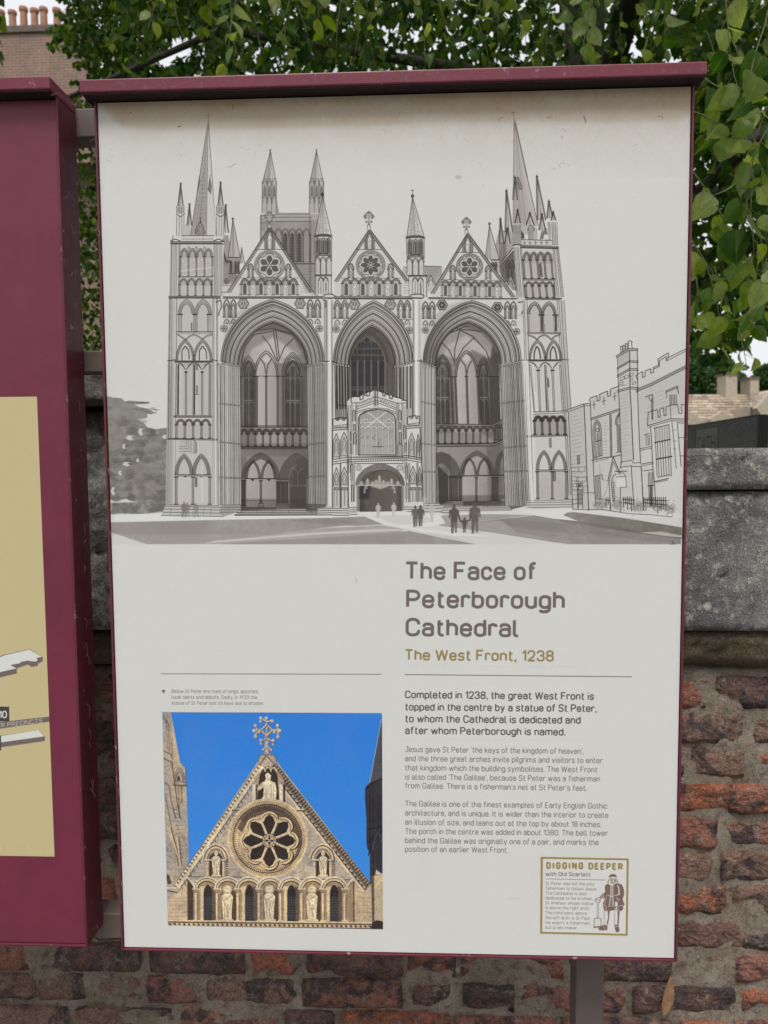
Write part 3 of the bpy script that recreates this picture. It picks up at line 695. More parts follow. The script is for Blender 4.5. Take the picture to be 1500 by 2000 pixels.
    for c in (860,900): L(gothic(c-22,c+22,1570,1490), 1.3, INK, .9); G(gothic(c-14,c+14,1580,1510)+[(c+10,1680),(c-14,1660)], (80,74,72), .85)
    G([(885,1630),(850,1720),(860,1755),(935,1755),(925,1720)], (176,171,167), 1); L([(848,1725),(885,1632),(928,1725)], 1.2, INK, .85); L(gothic(866,905,1735,1690), 1, INK, .8)
    gable((820,210,5), (468,1220), (110,1815), (930,1850), 1860, 215, 790, 1690, 1735, 1840, 8, (485,1555,130), 6, (455,1118,40), (322,668), 1.2, math.pi/6, 12)

    # --- the long cornice
    F(310, 560, 4.2857)
    G([(85,75),(530,75),(530,100),(85,100)], WHT, 1)
    cornice(cv, 85, 80, 520, 80, 16, 12); cornice(cv, 540, 85, 1390, 83, 15, 12)
    F(630, 570, 6.25); cornice(cv, 150, 60, 1100, 62, 26, 16)
    F(800, 560, 4.545); cornice(cv, 170, 97, 960, 106, 15, 12); cornice(cv, 1030, 100, 1350, 104, 16, 12)

    # --- left tower, lower storeys
    F(310, 560, 4.2857)
    G([(88,100),(525,100),(530,640),(75,640)], (188,184,181), 1, tex=.08); G([(75,630),(495,630),(495,1826),(60,1826)], (186,182,179), 1, tex=.08)
    for x, d in ((90,-20),(97,-20),(110,-18),(150,-14)): L([(x,100),(x+d,1820)], .8, INK, .8)
    for x, d in ((452,0),(463,2),(485,6),(492,8)): L([(x,100),(x+d,1820)], .7, INK, .75)
    for x in (118, 130): L([(x,110),(x-16,1820)], .5, INK, .4)
    for c in (233, 372):
        G(gothic(c-44,c+44,235,155,1.35)+[(c+40,375),(c-40,375)], (182,177,174), .8)
        for o in (0,9,18,26): L(gothic(c-70+o,c+70-o,225,105+o*1.5,1.35), .9, INK, .85)
    for x in (165,178,190,292,303,312,322,410,420,436): L([(x,230),(x,375)], .9, INK, .8)
    for x in (178,303,423): L([(x-18,232),(x+18,232)], 2.6, INK, .75)
    G([(270,300),(282,300),(282,368),(270,368)], DRK, .9)
    L([(150,378),(455,378)], 1.6, INK, .9); L([(150,388),(455,388)], 1.4, (190,187,184), 1); L([(165,392),(455,392)], .7, INK, .6)
    for p in ([(150,395),(225,440),(290,560),(296,625)], [(440,395),(370,430),(300,530),(292,625)]): pass
    for c, w in ((222,78),(368,78)):
        for o in (0,8,16): L(gothic(c-w+o,c+w-o,615,440+o*1.6,1.6), 1.0, INK, .85)
        q = [(c-28,615),(c-28,545),(c-22,520),(c-12,520),(c-8,500),(c+8,500),(c+12,520),(c+22,520),(c+30,545),(c+34,615)]
        dashes(cv, q, 9, 1.8, .8)
    for o in (0, 9):
        L([(152,392+o),(190,415+o),(225,442+o)], .8, INK, .8); L([(222,440+o),(262,408+o),(292,396+o),(325,408+o),(366,435+o)], .8, INK, .8); L([(366,436+o),(400,408+o),(450,396+o)], .8, INK, .8)
    L([(75,622),(135,612)], 1.8, INK, .9); L([(450,612),(520,625)], 1.8, INK, .9)
    cornice(cv, 135, 622, 450, 622, 10, 10)
    for c in (228, 364):
        for o in (0,9,18): L([(c-65+o,640),(c-30,650+o*.6),(c-6,690)], .9, INK, .85); L([(c+65-o,640),(c+30,650+o*.6),(c+6,690)], .9, INK, .85)
        G([(c-10,705),(c+10,705),(c+6,725),(c-6,725)], (120,113,110), 1); L([(c-8,715),(c+8,715)], 2.8, INK, .8)
        L([(c-6,725),(c-6,1075)], .8, INK, .8); L([(c+6,725),(c+6,1075)], .9, INK, .8); G([(c-4,725),(c+5,725),(c+5,1075),(c-4,1075)], (160,154,151), .9)
    for x in (148,160,168,288,297,304,422,430,438): L([(x,650),(x-4 if x<200 else x-2,1075)], .9, INK, .8)
    for x in (165,299): dashes(cv, [(x,655),(x-2,1070)], 9, 2.2, .85)
    G([(313,650),(326,650),(326,700),(313,700)], DRK, .9); G([(314,825),(327,825),(327,895),(314,895)], DRK, .9); L([(308,902),(332,902)], 1, INK, .85)
    for y, w in ((1078,1.0),(1090,2.2)): L([(128,y),(442,y)], w, INK, .85)
    F(310, 780, 4.2857)
    G([(68,330),(495,330),(500,885),(60,885)], (186,182,179), .6, tex=.1)
    arcade(cv, 148, 428, 4, 165, 215, 325, 12, 3, 6, fillc=(180,175,172), fa=.6, lw=.9, a=.85)
    cornice(cv, 72, 326, 520, 334, 8, 400, lw=1.2)
    G([(172,340),(292,340),(292,455),(172,455)], (178,173,170), .7)
    for o in (0,18,40): L([(230+o,340),(230+o,395+o),(172,395+o)], .7, INK, .65)
    text(cv, '1947', 188, 366, 230, 366, 14, .14, (110,102,100), .6)
    G([(292,348),(316,365),(316,448),(292,448)], (150,144,141), .9); L([(292,345),(305,348),(316,365),(316,448),(292,448)], .9, INK, .7)
    for c in (213, 358):
        for o in (0,7,14,21,28): L(gothic(c-78+o,c+76-o,630,455+o*1.4,1.8), .85, INK, .85)
        G(gothic(c-46,c+44,628,495,1.8), (182,178,175), .6)
    L([(133,630),(438,630)], 1.2, INK, .9); L([(133,641),(438,641)], 1.2, INK, .9); L([(215,645),(222,650),(228,645)], 2, INK, .7); L([(352,645),(358,650),(364,645)], 2, INK, .7)
    for x in (147,286,427): column(cv, x, 652, 878, 14, lw=.9, shade=(160,155,152))
    G([(306,655),(320,655),(320,730),(306,730)], (130,124,120), .95); L([(306,655),(320,655),(320,730),(306,730)], .9, INK, .85, closed=True)
    G([(60,880),(520,888),(545,985),(20,975)], (184,180,177), 1)
    for k, (y, x) in enumerate(((882,62),(895,58),(918,48),(945,35),(972,22))): L([(x,y),(500+k*10,y+8)], .9, INK, .8)
    for x in (105,200,290,380,440): L([(x,900),(x-8,970)], .6, INK, .5)
    person(cv, 212, 855, 990, (118,111,108), .85, feet=6); person(cv, 238, 862, 990, (128,121,118), .75, feet=8); person(cv, 314, 868, 992, (130,123,120), .7, feet=12)

    # --- left great arch
    F(310, 560, 4.2857)
    G([(495,100),(1450,100),(1450,640),(495,640)], (196,194,191), 1)
    def interior(pts, ydark=1.0):
        pass
    # vault
    inn = gothic(680, 1240, 655, 300, 1.35, 16, 650)
    G(inn + [(1250,1872),(680,1872)], (132,126,122), 1, g=(680,0,1240,0,(122,116,112)), tex=.25)
    G([(800,380),(960,350),(1130,420),(1240,640),(1000,640),(690,640),(740,480)], (184,179,176), .85, tex=.3, soft=4)
    G(gothic(680, 1240, 655, 300, 1.35, 16, 650)[10:24] + [(960,360)], (128,122,118), .6, soft=3)
    for p in ([(960,370),(800,400),(720,500),(690,640)], [(960,370),(1000,640)], [(980,365),(1010,600)], [(870,415),(930,490),(990,620)], [(1130,430),(1050,510),(1005,620)], [(800,365),(960,352),(1120,390)], [(960,360),(1120,400),(1210,520),(1230,610)]):
        L(p, 2.4, (108,101,97), .85); L(p, .7, INK, .8)
    # three bays behind
    lancet_window(cv, 715, 795, 620, 720, 1300, 2)
    for c, w, yt in ((750,62,575),(1120,88,550)):
        for o in (0,14,28): L(gothic(c-w+o,c+w-o,745,yt+o*1.3,1.5), 1.6, (98,91,88), .9); L(gothic(c-w+o,c+w-o,745,yt+o*1.3,1.5), .7, INK, .8)
    lancet_window(cv, 1060, 1182, 615, 720, 1300, 3)
    G(gothic(815, 985, 745, 545, 1.5) + [(1000,1310),(820,1310)], (178,172,169), 1, g=(820,0,990,0,(158,151,148)), tex=.2)
    for o in (0,14): L(gothic(800+o,1000-o,745,535+o*1.6,1.5), 1.8, (106,99,95), .9); L(gothic(800+o,1000-o,745,535+o*1.6,1.5), .7, INK, .8)
    G([(900,565),(945,610),(905,640),(865,608)], (186,182,179), 1)
    for p in ([(900,745),(885,650),(850,600)], [(900,745),(915,650),(945,605)]): L(p, 3.0, (120,113,109), .9); L(p, .7, INK, .7)
    L([(800,748),(1040,748)], 1.0, INK, .85)
    for x in (690,805,822,900,995,1040,1200,1215): column(cv, x, 752, 1770 - 450, 12, lw=.8, shade=(112,105,101))
    for x in (1240, 1225): G([(x-20,660),(x,660),(x+5,1330),(x-15,1330)], (110,104,100), .8)
    G([(680,1330),(1250,1330),(1250,1345),(680,1345)], (128,121,117), 1)
    F(310, 780, 4.2857)
    L([(682,218),(1250,222)], 1.0, INK, .9); L([(682,230),(1250,234)], 2.0, INK, .95)
    G([(685,235),(1250,235),(1250,395),(685,395)], (140,133,129), 1, tex=.15)
    arcade(cv, 684, 1246, 9, 245, 292, 388, 10, 3, 8, fillc=(156,150,146), fa=.9, lw=1.2, a=.9)
    L([(690,398),(1250,400)], 2.4, INK, .95); L([(690,410),(1250,412)], .8, INK, .8); beads(cv, [(690,412),(1250,414)], 12, 7, 1.4, .6)
    G([(690,420),(1250,420),(1250,930),(690,930)], (148,142,138), 1, g=(690,0,1250,0,(122,116,112)), tex=.3)
    for c, w, yt, n_ in ((852,160,445,5),(1155,145,450,8)):
        for k in range(n_ + 1): L(gothic(c-w+k*9,min(c+w-k*9,1500),665,yt+k*11,1.45), 1.0, INK, .85)
        G(gothic(c-w,c+w,665,yt,1.45)+gothic(c-w+n_*9,c+w-n_*9,665,yt+n_*11,1.45)[::-1], (96,90,86), .55)
    G(gothic(728,978,665,500,1.45) + [(985,900),(728,900)], (170,164,161), 1, g=(728,0,985,0,(152,146,142)), tex=.35)
    for c in (790, 918):
        for o in (0,8,16): L(gothic(c-62+o,c+62-o,660,510+o*1.2,1.7), 1.1, INK, .85)
    L([(728,664),(980,664)], 1.8, INK, .95); L([(775,668),(785,680),(795,668)], 2.4, INK, .8); L([(913,668),(923,680),(933,668)], 2.4, INK, .8)
    for x in (700,712,722): column(cv, x, 680, 890, 8, lw=1, shade=(110,104,100))
    column(cv, 855, 680, 870, 12, lw=1.1, shade=(130,124,120)); G([(838,870),(872,870),(880,900),(832,900)], (150,145,141), 1); L([(838,870),(872,870),(880,900),(832,900)], .9, INK, .85, closed=True)
    for x in (990,1002,1014,1028,1040,1052,1066,1078): column(cv, x, 690, 885, 6, lw=1, shade=(112,105,101))
    G([(985,665),(1088,665),(1088,690),(985,690)], (110,104,100), .8); L([(985,668),(1088,668)], 1.6, INK, .9)
    G(gothic(1090,1235,665,548,1.45)+[(1240,915),(1100,915)], (96,90,86), 1)
    for x in range(1098,1235,14): L([(x,600 if 1120<x<1210 else 650),(x,910)], .9, (62,56,54), .7)
    L([(1100,722),(1235,722)], 3.0, (120,113,109), .9); L([(1130,575),(1165,620),(1165,720)], 1.4, (140,134,130), .8); L([(1200,575),(1168,620)], 1.4, (140,134,130), .8)
    G([(975,870),(1090,870),(1100,925),(975,925)], (110,104,100), .9)
    for x in range(690,985,11): L([(x,832),(x,900)], .6, INK, .75)
    L([(685,846),(985,848)], .7, INK, .7)
    G([(690,900),(985,905),(985,930),(690,930)], (70,64,62), .85)
    for x in range(700,1100,10): L([(x,905),(x,928)], .6, (150,145,140), .5)
    G([(690,930),(1270,915),(1450,930),(1450,970),(635,972)], (168,162,159), 1)
    for y in (933,948,962): L([(665-(y-933),y),(1450,y-4)], 1.0, INK, .8)
    L([(635,972),(1450,968)], 1.2, INK, .9)
    for x in (820,960,1090,1280): L([(x,930),(x-4,948)], .8, INK, .7)
    # arch mouldings and spandrels
    F(310, 560, 4.2857)
    for c, w in ((568,24),(625,22),(1268,24),(1330,24)):
        for o in (0,7): L(gothic(c-w-4+o,c+w+4-o,170,105+o,1.3), 1.0, INK, .85)
        G(gothic(c-w*.7,c+w*.7,175,135)+[(c+w*.7,250),(c-w*.7,250)], (96,90,87), .9); statue(cv, c, 145, 250, w*1.1); column(cv, c-w, 178, 250, 6); column(cv, c+w, 178, 250, 6)
        L([(c-w-6,258),(c+w+6,258)], 1.0, INK, .8)
        for o in (0,6): L(gothic(c-w+o,c+w-o,310,270+o,1.1), .8, INK, .75)
        G([(c-11,312),(c,285),(c+11,312)], (110,104,100), .8)
    for c in (708, 1183):
        for o in (44,38,28): L([(c+o*(1+.1*math.cos(6*t))*math.cos(t), 142+o*(1+.1*math.cos(6*t))*math.sin(t)) for t in [k*.2618 for k in range(24)]], .9, INK, .8, closed=True)
        G(circle(c,142,20,12), (110,104,100), .9); statue(cv, c, 126, 160, 16)
    for c in (545, 1345):
        L(circle(c,350,30,14), .9, INK, .8, closed=True); L(circle(c,350,20,10), .8, INK, .75, closed=True); foil(cv, c, 350, 16, 4, (120,114,110), False, .7)
    great_arch(cv, 520, 1385, 668, 1245, 105, 300, 625, 625, 660, 655, 15, 1.35)
    # capitals + piers
    pier(cv, 495, 680, 500, 690, 640, 668, 1828, 11, 5, .45, bandys=((975,22),(1298,20),(1595,8)))
    for k in range(6): G(circle(540+k*25, 637+k*5, 9, 8), (190,187,183), 1); L(circle(540+k*25, 637+k*5, 9, 8), 1.0, INK, .85, closed=True)
    pier(cv, 1240, 1385, 1255, 1395, 672, 640, 1826, 10, 8, .15, (92,86,82), bandys=((1320,-14),(1590,-4)))
    for k in range(6): G(circle(1245+k*24, 665-k*5, 9, 8), (190,187,183), 1); L(circle(1245+k*24, 665-k*5, 9, 8), 1.0, INK, .85, closed=True)
    pier(cv, 1385, 1455, 1398, 1462, 100, 100, 1835, 4, 3, 1.0)
    G([(1420,110),(1448,110),(1452,1830),(1425,1830)], (202,202,199), .9)
    F(310, 780 - 1000/4.2857, 4.2857)
    G([(520,1890),(690,1880),(690,1930),(540,1985),(510,1940)], (150,144,140), .9, tex=.3); G([(1240,1880),(1400,1880),(1405,1930),(1230,1930)], (96,90,86), .9, tex=.3)
    G([(1400,1895),(1458,1895),(1458,1960),(1385,1960)], (190,187,184), 1)
    for y in (1885,1905,1925,1945): L([(515,y),(700,y-2)], .8, INK, .75); L([(1240,y-8),(1455,y)], .8, INK, .75)
    F(310, 560, 4.2857)
    L([(480,130),(520,110),(525,170),(510,200),(500,240)], 2.4, INK, .55); L([(1375,110),(1400,120),(1395,170)], 2.0, INK, .6)
    # cornice shelf heads on the two slender shafts
    F(630, 570, 6.25)
    # --- centre arch
    G([(115,95),(1110,95),(1110,860),(115,860)], (196,194,191), 1)
    G(gothic(325, 880, 910, 425, 1.6, 14, 900) + [(885,1440),(320,1440)], (104,98,93), 1, tex=.2)
    G(gothic(560, 880, 900, 440, 1.6, 14) + [(885,1440),(760,1440)], (118,111,105), .8)
    G(gothic(340, 755, 850, 545, 1.7, 14) + [(755,1440),(340,1440)], (92,88,84), 1)
    for o in (0,30,60): L(gothic(330+o*.3, 800-o*.3, 860, 480+o, 1.6), 1.3, (70,64,60), .8)
    navy = (50, 51, 60)
    for k in range(5):
        c = 385 + 84*k
        G(gothic(c-33,c+33,870,840,1.1)+[(c+33,1155),(c-33,1155)], navy, 1)
        G(gothic(c-33,c+33,1220,1200,1.1)+[(c+33,1300),(c-33,1300)], navy, .95)
        for yy, ww in ((700,15),(780,15)):
            for s_ in (-19,19):
                if yy < 740 and k in (0,4) and (s_<0) == (k==0): continue
                G(gothic(c+s_-ww,c+s_+ww,yy+18,yy,1.2)+[(c+s_+ww,yy+58),(c+s_-ww,yy+58)], navy, .95)
        if k in (1,2,3):
            for s_ in (-19,19): G(gothic(c+s_-14,c+s_+14,640,610,1.2)+[(c+s_+14,680),(c+s_-14,680)], navy, .95)
        for s_ in (-20,20): G(circle(c+s_,1178,13,8), navy, .9)
    G([(540,560),(572,590),(545,630),(512,592)], navy, .95)
    for k in range(6): L([(343+84*k,850),(343+84*k,1300)], 1.5, (132,124,117), .9)
    L(gothic(338,757,850,545,1.7), 2.0, (130,122,115), .85)
    for x in (790,850): L([(x,900),(x,1300)], .8, INK, .7)
    for c, w, yb in ((180,38,200),(270,38,200),(955,38,220),(1035,38,220)):
        for o in (0,10): L(gothic(c-w-8+o,c+w+8-o,yb,100+o,1.3), .9, INK, .85)
        G(gothic(c-w*.7,c+w*.7,yb-10,128)+[(c+w*.7,330-10),(c-w*.7,330-10)], (90,84,81), .9); statue(cv, c, 145, 325, w*1.2); column(cv, c-w, yb, 318, 8); column(cv, c+w, yb, 318, 8)
        for o in (0,8): L(gothic(c-w+4+o,c+w-4-o,405,340+o,1.1), .8, INK, .7)
        G([(c-14,402),(c,365),(c+14,402)], (120,114,110), .8)
    L([(115,325),(330,325)], .9, INK, .8); L([(930,335),(1100,340)], .9, INK, .8)
    for c in (390, 828):
        for o in (66,56,42): L([(c+o*(1+.1*math.cos(6*t))*math.cos(t), 155+o*(1+.1*math.cos(6*t))*math.sin(t)) for t in [k*.2618 for k in range(24)]], .9, INK, .8, closed=True)
        G(circle(c,152,30,12), (100,94,91), .9); statue(cv, c, 125, 180, 26)
    for c, cy in ((165,455),(1058,470)):
        L(circle(c,cy,44,14), .9, INK, .8, closed=True); L(circle(c,cy,30,10), .8, INK, .75, closed=True); foil(cv, c, cy, 24, 4, (110,104,100), False, .7)
    great_arch(cv, 130, 1118, 322, 884, 105, 425, 860, 850, 905, 895, 15, 1.6)
    pier(cv, 145, 325, 165, 330, 900, 925, 1440+300, 7, 11, .1, (80,74,71)); pier(cv, 880, 1115, 890, 1120, 930, 900, 1440+300, 9, 12, .3, (110,104,100))
    for k in range(5): dashes(cv, [(172+34*k,905),(178+34*k,1440)], 22, 3.2, .85, duty=.5)
    for k in range(5): dashes(cv, [(905+42*k,935-k*6),(905+42*k,1440)], 26, 2.8, .7, duty=.35)
    L([(160,1380),(300,1390)], 1.4, INK, .8)
    for k in range(6): G(circle(150+k*34, 880+k*6, 15, 8), (192,189,185), 1); L(circle(150+k*34, 880+k*6, 15, 8), 1.1, INK, .9, closed=True)
    for k in range(7): G(circle(885+k*36, 915-k*9, 15, 8), (192,189,185), 1); L(circle(885+k*36, 915-k*9, 15, 8), 1.1, INK, .9, closed=True)
    # slender shafts with shelf heads
    for x0, x1, f in ((45,115,0),(1105,1205,0)):
        G([(x0,60),(x1,60),(x1+12,2610),(x0,2610)], (200,199,196), 1)
        for t, a in ((0,.9),(.2,.5),(.72,.5),(1,.9),(.88,.6)): L([(x0+(x1-x0)*t,100),(x0+(x1-x0)*t+4,2600)], .9, INK, a)
        G([(x0+4,100),(x0+16,100),(x0+20,2600),(x0+8,2600)], (160,154,151), .6)
        G([(x0-30,40),(x1+32,38),(x1+20,75),(x1-4,110),(x0+8,110),(x0-10,75)], (192,189,186), 1)
        L([(x0-35,42),(x0+10,28),(x1,28),(x1+36,50),(x1+24,75),(x0-15,72)], 1.5, INK, .9); L([(x0-8,78),(x1+10,82)], 1.1, INK, .85)
    L([(0,850),(115,845),(170,870)], 1.6, INK, .9); L([(1110,850),(1200,840),(1380,910)], 1.6, INK, .9)

    # --- right great arch
    F(800, 560, 4.545)
    G([(95,110),(1000,115),(1000,660),(95,640)], (196,194,191), 1)
    G(gothic(228, 800, 690, 320, 1.3, 16, 690) + [(815,1945),(225,1945)], (136,130,126), 1, g=(228,0,800,0,(116,110,106)), tex=.25)
    G([(300,430),(440,350),(640,410),(735,520),(720,640),(560,560),(420,640),(240,600)], (184,179,176), .85, tex=.3, soft=4)
    for p in ([(445,385),(400,560),(400,700)], [(430,385),(330,420),(280,470)], [(445,385),(560,440),(680,570),(725,700)], [(280,490),(350,560),(395,660)], [(575,450),(480,540),(415,650)], [(440,380),(540,385),(640,400)], [(420,380),(520,345)]):
        L(p, 2.4, (106,99,95), .85); L(p, .8, INK, .85)
    G([(738,510),(790,620),(800,1300),(700,1300),(720,640)], (92,86,82), .9, tex=.3)
    for c, w, yt in ((295,75,600),(655,62,625)):
        for o in (0,12,24): L(gothic(c-w+o,c+w-o,790,yt+o*1.3,1.5), 2.0, (94,88,84), .9); L(gothic(c-w+o,c+w-o,790,yt+o*1.3,1.5), .7, INK, .8)
    lancet_window(cv, 235, 350, 665, 770, 1300, 3, dx=6); lancet_window(cv, 618, 692, 680, 770, 1300, 2, dx=14)
    G(gothic(415, 595, 790, 590, 1.5) + [(640,1300),(430,1300)], (180,174,171), 1, g=(415,0,610,0,(160,153,150)), tex=.25)
    for o in (0,14): L(gothic(405+o,605-o,790,565+o*1.6,1.5), 1.8, (106,99,95), .9); L(gothic(405+o,605-o,790,565+o*1.6,1.5), .8, INK, .85)
    G([(500,600),(540,630),(510,670),(468,640)], (186,182,179), 1)
    for p in ([(505,795),(495,700),(455,650)], [(505,795),(520,710),(550,660)]): L(p, 3.0, (110,104,100), .9); L(p, .8, INK, .8)
    for x, d in ((370,20),(405,20),(505,16),(603,20),(715,30),(745,30),(775,30)): column(cv, x, 798, 1290, 14, x+d, lw=.9, shade=(100,94,90))
    F(820, 780, 2.885)
    G([(95,138),(410,142),(470,110),(470,240),(415,255),(98,250)], (140,134,130), 1)
    L([(95,138),(410,142),(465,112)], 1.1, INK, .9); L([(95,148),(410,153),(467,124)], .8, INK, .8)
    arcade(cv, 102, 420, 8, 152, 178, 246, 6, 2, 6, fillc=(160,154,150), fa=.9, lw=1.1, a=.9); arcade(cv, 425, 468, 3, 140, 160, 228, 4, 1, 4, fillc=(120,114,110), fa=.9, lw=.9)
    L([(98,252),(415,248),(470,226)], 2.0, INK, .95); L([(98,264),(415,262),(470,240)], 1.2, INK, .85); beads(cv, [(98,264),(415,262)], 8, 5, 1.2, .6)
    G([(100,270),(415,265),(480,240),(485,560),(110,600)], (152,146,143), 1, g=(100,0,480,0,(128,122,118)), tex=.3)
    for c, w, yt, n_ in ((120,108,295,9),(322,98,290,5),(475,55,278,4)):
        for k in range(n_ + 1): L(gothic(c-w+k*6,c+w-k*6,430,yt+k*7,1.45), .9, INK, .85)
        G(gothic(c-w,c+w,430,yt,1.45)+gothic(c-w+n_*6,c+w-n_*6,430,yt+n_*7,1.45)[::-1], (96,90,86), .5)
    G(gothic(242,402,430,318,1.45)+[(402,572),(242,572)], (172,166,163), 1, g=(242,0,402,0,(150,144,140)), tex=.4)
    for c in (280, 362):
        for o in (0,5,10): L(gothic(c-40+o,c+40-o,425,330+o*1.2,1.7), 1.0, INK, .85)
    L([(165,434),(480,426)], 1.8, INK, .95)
    column(cv, 318, 440, 572, 8, lw=1, shade=(120,114,110))
    for x in (170,180,190,200,210,222,232,408,418,428,438): column(cv, x, 440, 570, 5, lw=.9, shade=(112,106,102))
    G([(100,370),(160,430),(160,575),(110,598)], (80,74,71), .95)
    for x in range(108,160,9): L([(x,385),(x,590)], .8, (55,50,48), .8)
    for x in range(238,475,8): L([(x,540),(x,578)], .6, INK, .75)
    G([(245,575),(400,572),(400,600),(245,600)], (80,74,71), .8); G([(355,588),(480,570),(610,565),(600,600),(510,622),(350,620)], (104,98,94), .9, tex=.3)
    G([(130,600),(500,600),(520,628),(135,640)], (180,176,173), .9)
    for y in (604,614,626): L([(130,y),(520,y-3)], .9, INK, .7)
    F(800, 560, 4.545)
    for c, w in ((140,24),(200,24),(868,24),(922,24)):
        for o in (0,7): L(gothic(c-w-5+o,c+w+5-o,195,130+o,1.3), 1.0, INK, .85)
        G(gothic(c-w*.7,c+w*.7,195,160)+[(c+w*.7,285),(c-w*.7,285)], (94,88,85), .9); statue(cv, c, 172, 285, w*1.1); column(cv, c-w, 200, 282, 6); column(cv, c+w, 200, 282, 6)
        for o in (0,6): L(gothic(c-w+o,c+w-o,345,300+o,1.1), .8, INK, .75)
        G([(c-11,347),(c,318),(c+11,347)], (100,94,91), .8)
    for c, cy in ((288,162),(780,183)):
        for o in (46,40,30): L([(c+o*(1+.1*math.cos(6*t))*math.cos(t), cy+o*(1+.1*math.cos(6*t))*math.sin(t)) for t in [k*.2618 for k in range(24)]], .9, INK, .8, closed=True)
        foil(cv, c, cy, 30, 6, (84,78,75), False, .8)
    for c, cy in ((138,385),(950,398)):
        L(circle(c,cy,30,14), .9, INK, .8, closed=True); L(circle(c,cy,20,10), .8, INK, .75, closed=True); foil(cv, c, cy, 16, 4, (90,84,81), False, .7)
    great_arch(cv, 120, 990, 230, 805, 122, 320, 670, 655, 700, 690, 15, 1.3)
    pier(cv, 100, 232, 112, 238, 675, 715, 1950, 10, 21, .75, bandys=((1020,28),(1390,16),(1640,4)))
    pier(cv, 805, 1000, 845, 1065, 712, 670, 1945, 14, 23, .2, (104,98,94), bandys=((1035,-24),(1430,-18),(1640,-4)))
    for k in range(6): G(circle(115+k*22, 670+k*8, 9, 8), (190,187,183), 1); L(circle(115+k*22, 670+k*8, 9, 8), 1.0, INK, .85, closed=True)
    for k in range(8): G(circle(812+k*24, 705-k*6, 9, 8), (190,187,183), 1); L(circle(812+k*24, 705-k*6, 9, 8), 1.0, INK, .85, closed=True)
    L([(965,140),(1025,130),(1020,190),(995,240)], 2.6, INK, .55)

    # --- right tower, lower storeys
    G([(1000,115),(1365,118),(1440,1120),(1450,1960),(1065,1960),(1045,700)], (192,189,186), 1, tex=.08)
    G([(1010,650),(1100,700),(1120,1900),(1060,1900)], (204,203,200), .8, soft=2)
    for x, d in ((1005,60),(1018,64),(1042,60),(1310,110),(1325,112),(1345,112),(1372,110)): L([(x,120),(x+d*.95,1900 if x<1200 else 1850)], .8, INK, .8)
    for c in (1110, 1235):
        G(gothic(c-48,c+48,250,175,1.35)+[(c+48,405),(c-42,405)], (178,172,169), .9)
        for o in (0,8,16,22): L(gothic(c-66+o,c+66-o,245,132+o*1.5,1.35), 1.0, INK, .85)
    for x in (1050,1060,1158,1172,1182,1188,1280,1292,1305): L([(x,255),(x+4,405)], .9, INK, .8)
    for x in (1172,1296): dashes(cv, [(x,265),(x+3,400)], 11, 2.8, .9); L([(x-22,252),(x+20,252)], 2.8, INK, .8)
    G([(1188,325),(1202,330),(1204,400),(1190,400)], (140,134,130), .9)
    L([(1045,408),(1338,410)], 1.2, INK, .85); L([(1045,418),(1338,418)], .8, INK, .8)
    for o in (0, 9):
        L([(1050,425+o),(1100,440+o),(1130,465+o)], .9, INK, .85); L([(1130,465+o),(1160,435+o),(1195,424+o),(1225,435+o),(1258,465+o)], .9, INK, .85); L([(1258,465+o),(1290,435+o),(1335,424+o)], .9, INK, .85)
    for c, w in ((1135,76),(1278,72)):
        for o in (0,8,16): L(gothic(c-w+o,c+w-o,645,470+o*1.6,1.6), 1.0, INK, .85)
        dashes(cv, [(c-30,645),(c-28,580),(c-8,530),(c+8,545),(c+20,580),(c+28,645)], 10, 2.2, .85)
    cornice(cv, 1060, 650, 1350, 648, 10, 12); L([(990,652),(1060,652)], 1.2, INK, .85); L([(1350,646),(1412,650)], 1.3, INK, .85)
    for c in (1142, 1268):
        for o in (0,9,18): L([(c-72+o,672),(c-35,680+o*.6),(c-6,725)], .9, INK, .85); L([(c+66-o,672),(c+35,680+o*.6),(c+6,725)], .9, INK, .85)
        L([(c-12,742),(c+12,742)], 3.0, INK, .85); L([(c-6,750),(c+10,1110)], .9, INK, .85); L([(c+7,750),(c+22,1110)], .9, INK, .85)
    for x, d in ((1065,40),(1078,30),(1200,26),(1212,24),(1330,26),(1342,28)): L([(x,690),(x+d,1110)], .9, INK, .8)
    dashes(cv, [(1200,700),(1216,1105)], 10, 1.8, .7); G([(1222,815),(1230,805),(1238,830),(1242,892),(1226,892)], DRK, 1)
    L([(1100,1112),(1378,1102)], 1.2, INK, .9); L([(1095,1132),(1378,1120)], .9, INK, .8)
    F(820, 780, 2.885)
    G([(640,88),(825,88),(825,205),(640,205)], (164,158,155), .85)
    arcade(cv, 645, 815, 4, 92, 122, 198, 7, 3, 5, dx=3, fillc=(158,151,149), fa=.9, lw=1.4, a=.95)
    L([(600,212),(840,205)], 1.2, INK, .9); L([(600,205),(840,199)], .9, INK, .85)
    G([(730,218),(740,218),(741,270),(730,270)], (150,144,141), .9); L([(730,218),(740,218),(741,270),(730,270)], .9, INK, .8, closed=True)
    for c in (698, 783):
        for o in (0,5,10,15): L(gothic(c-43+o,c+45-o,398,286+o*1.4,1.8), .9, INK, .9)
        G([(c-35,405),(c+38,405),(c+38,560),(c-35,560)], (172,166,163), .8, tex=.3)
    L([(655,398),(830,398)], 1.3, INK, .9); L([(655,405),(830,405)], 1.0, INK, .9)
    for x in (662,744,825): column(cv, x, 408, 560, 9, x+2, lw=1.0, shade=(150,144,141))
    G([(752,410),(764,410),(764,458),(752,458)], (140,134,130), 1); L([(752,410),(764,410),(764,458),(752,458)], 1, INK, .9, closed=True)
    G([(600,568),(858,562),(866,610),(640,618),(600,600)], (186,182,179), 1)
    for y in (566,578,592,606): L([(600,y+4),(862,y)], .8, INK, .75)

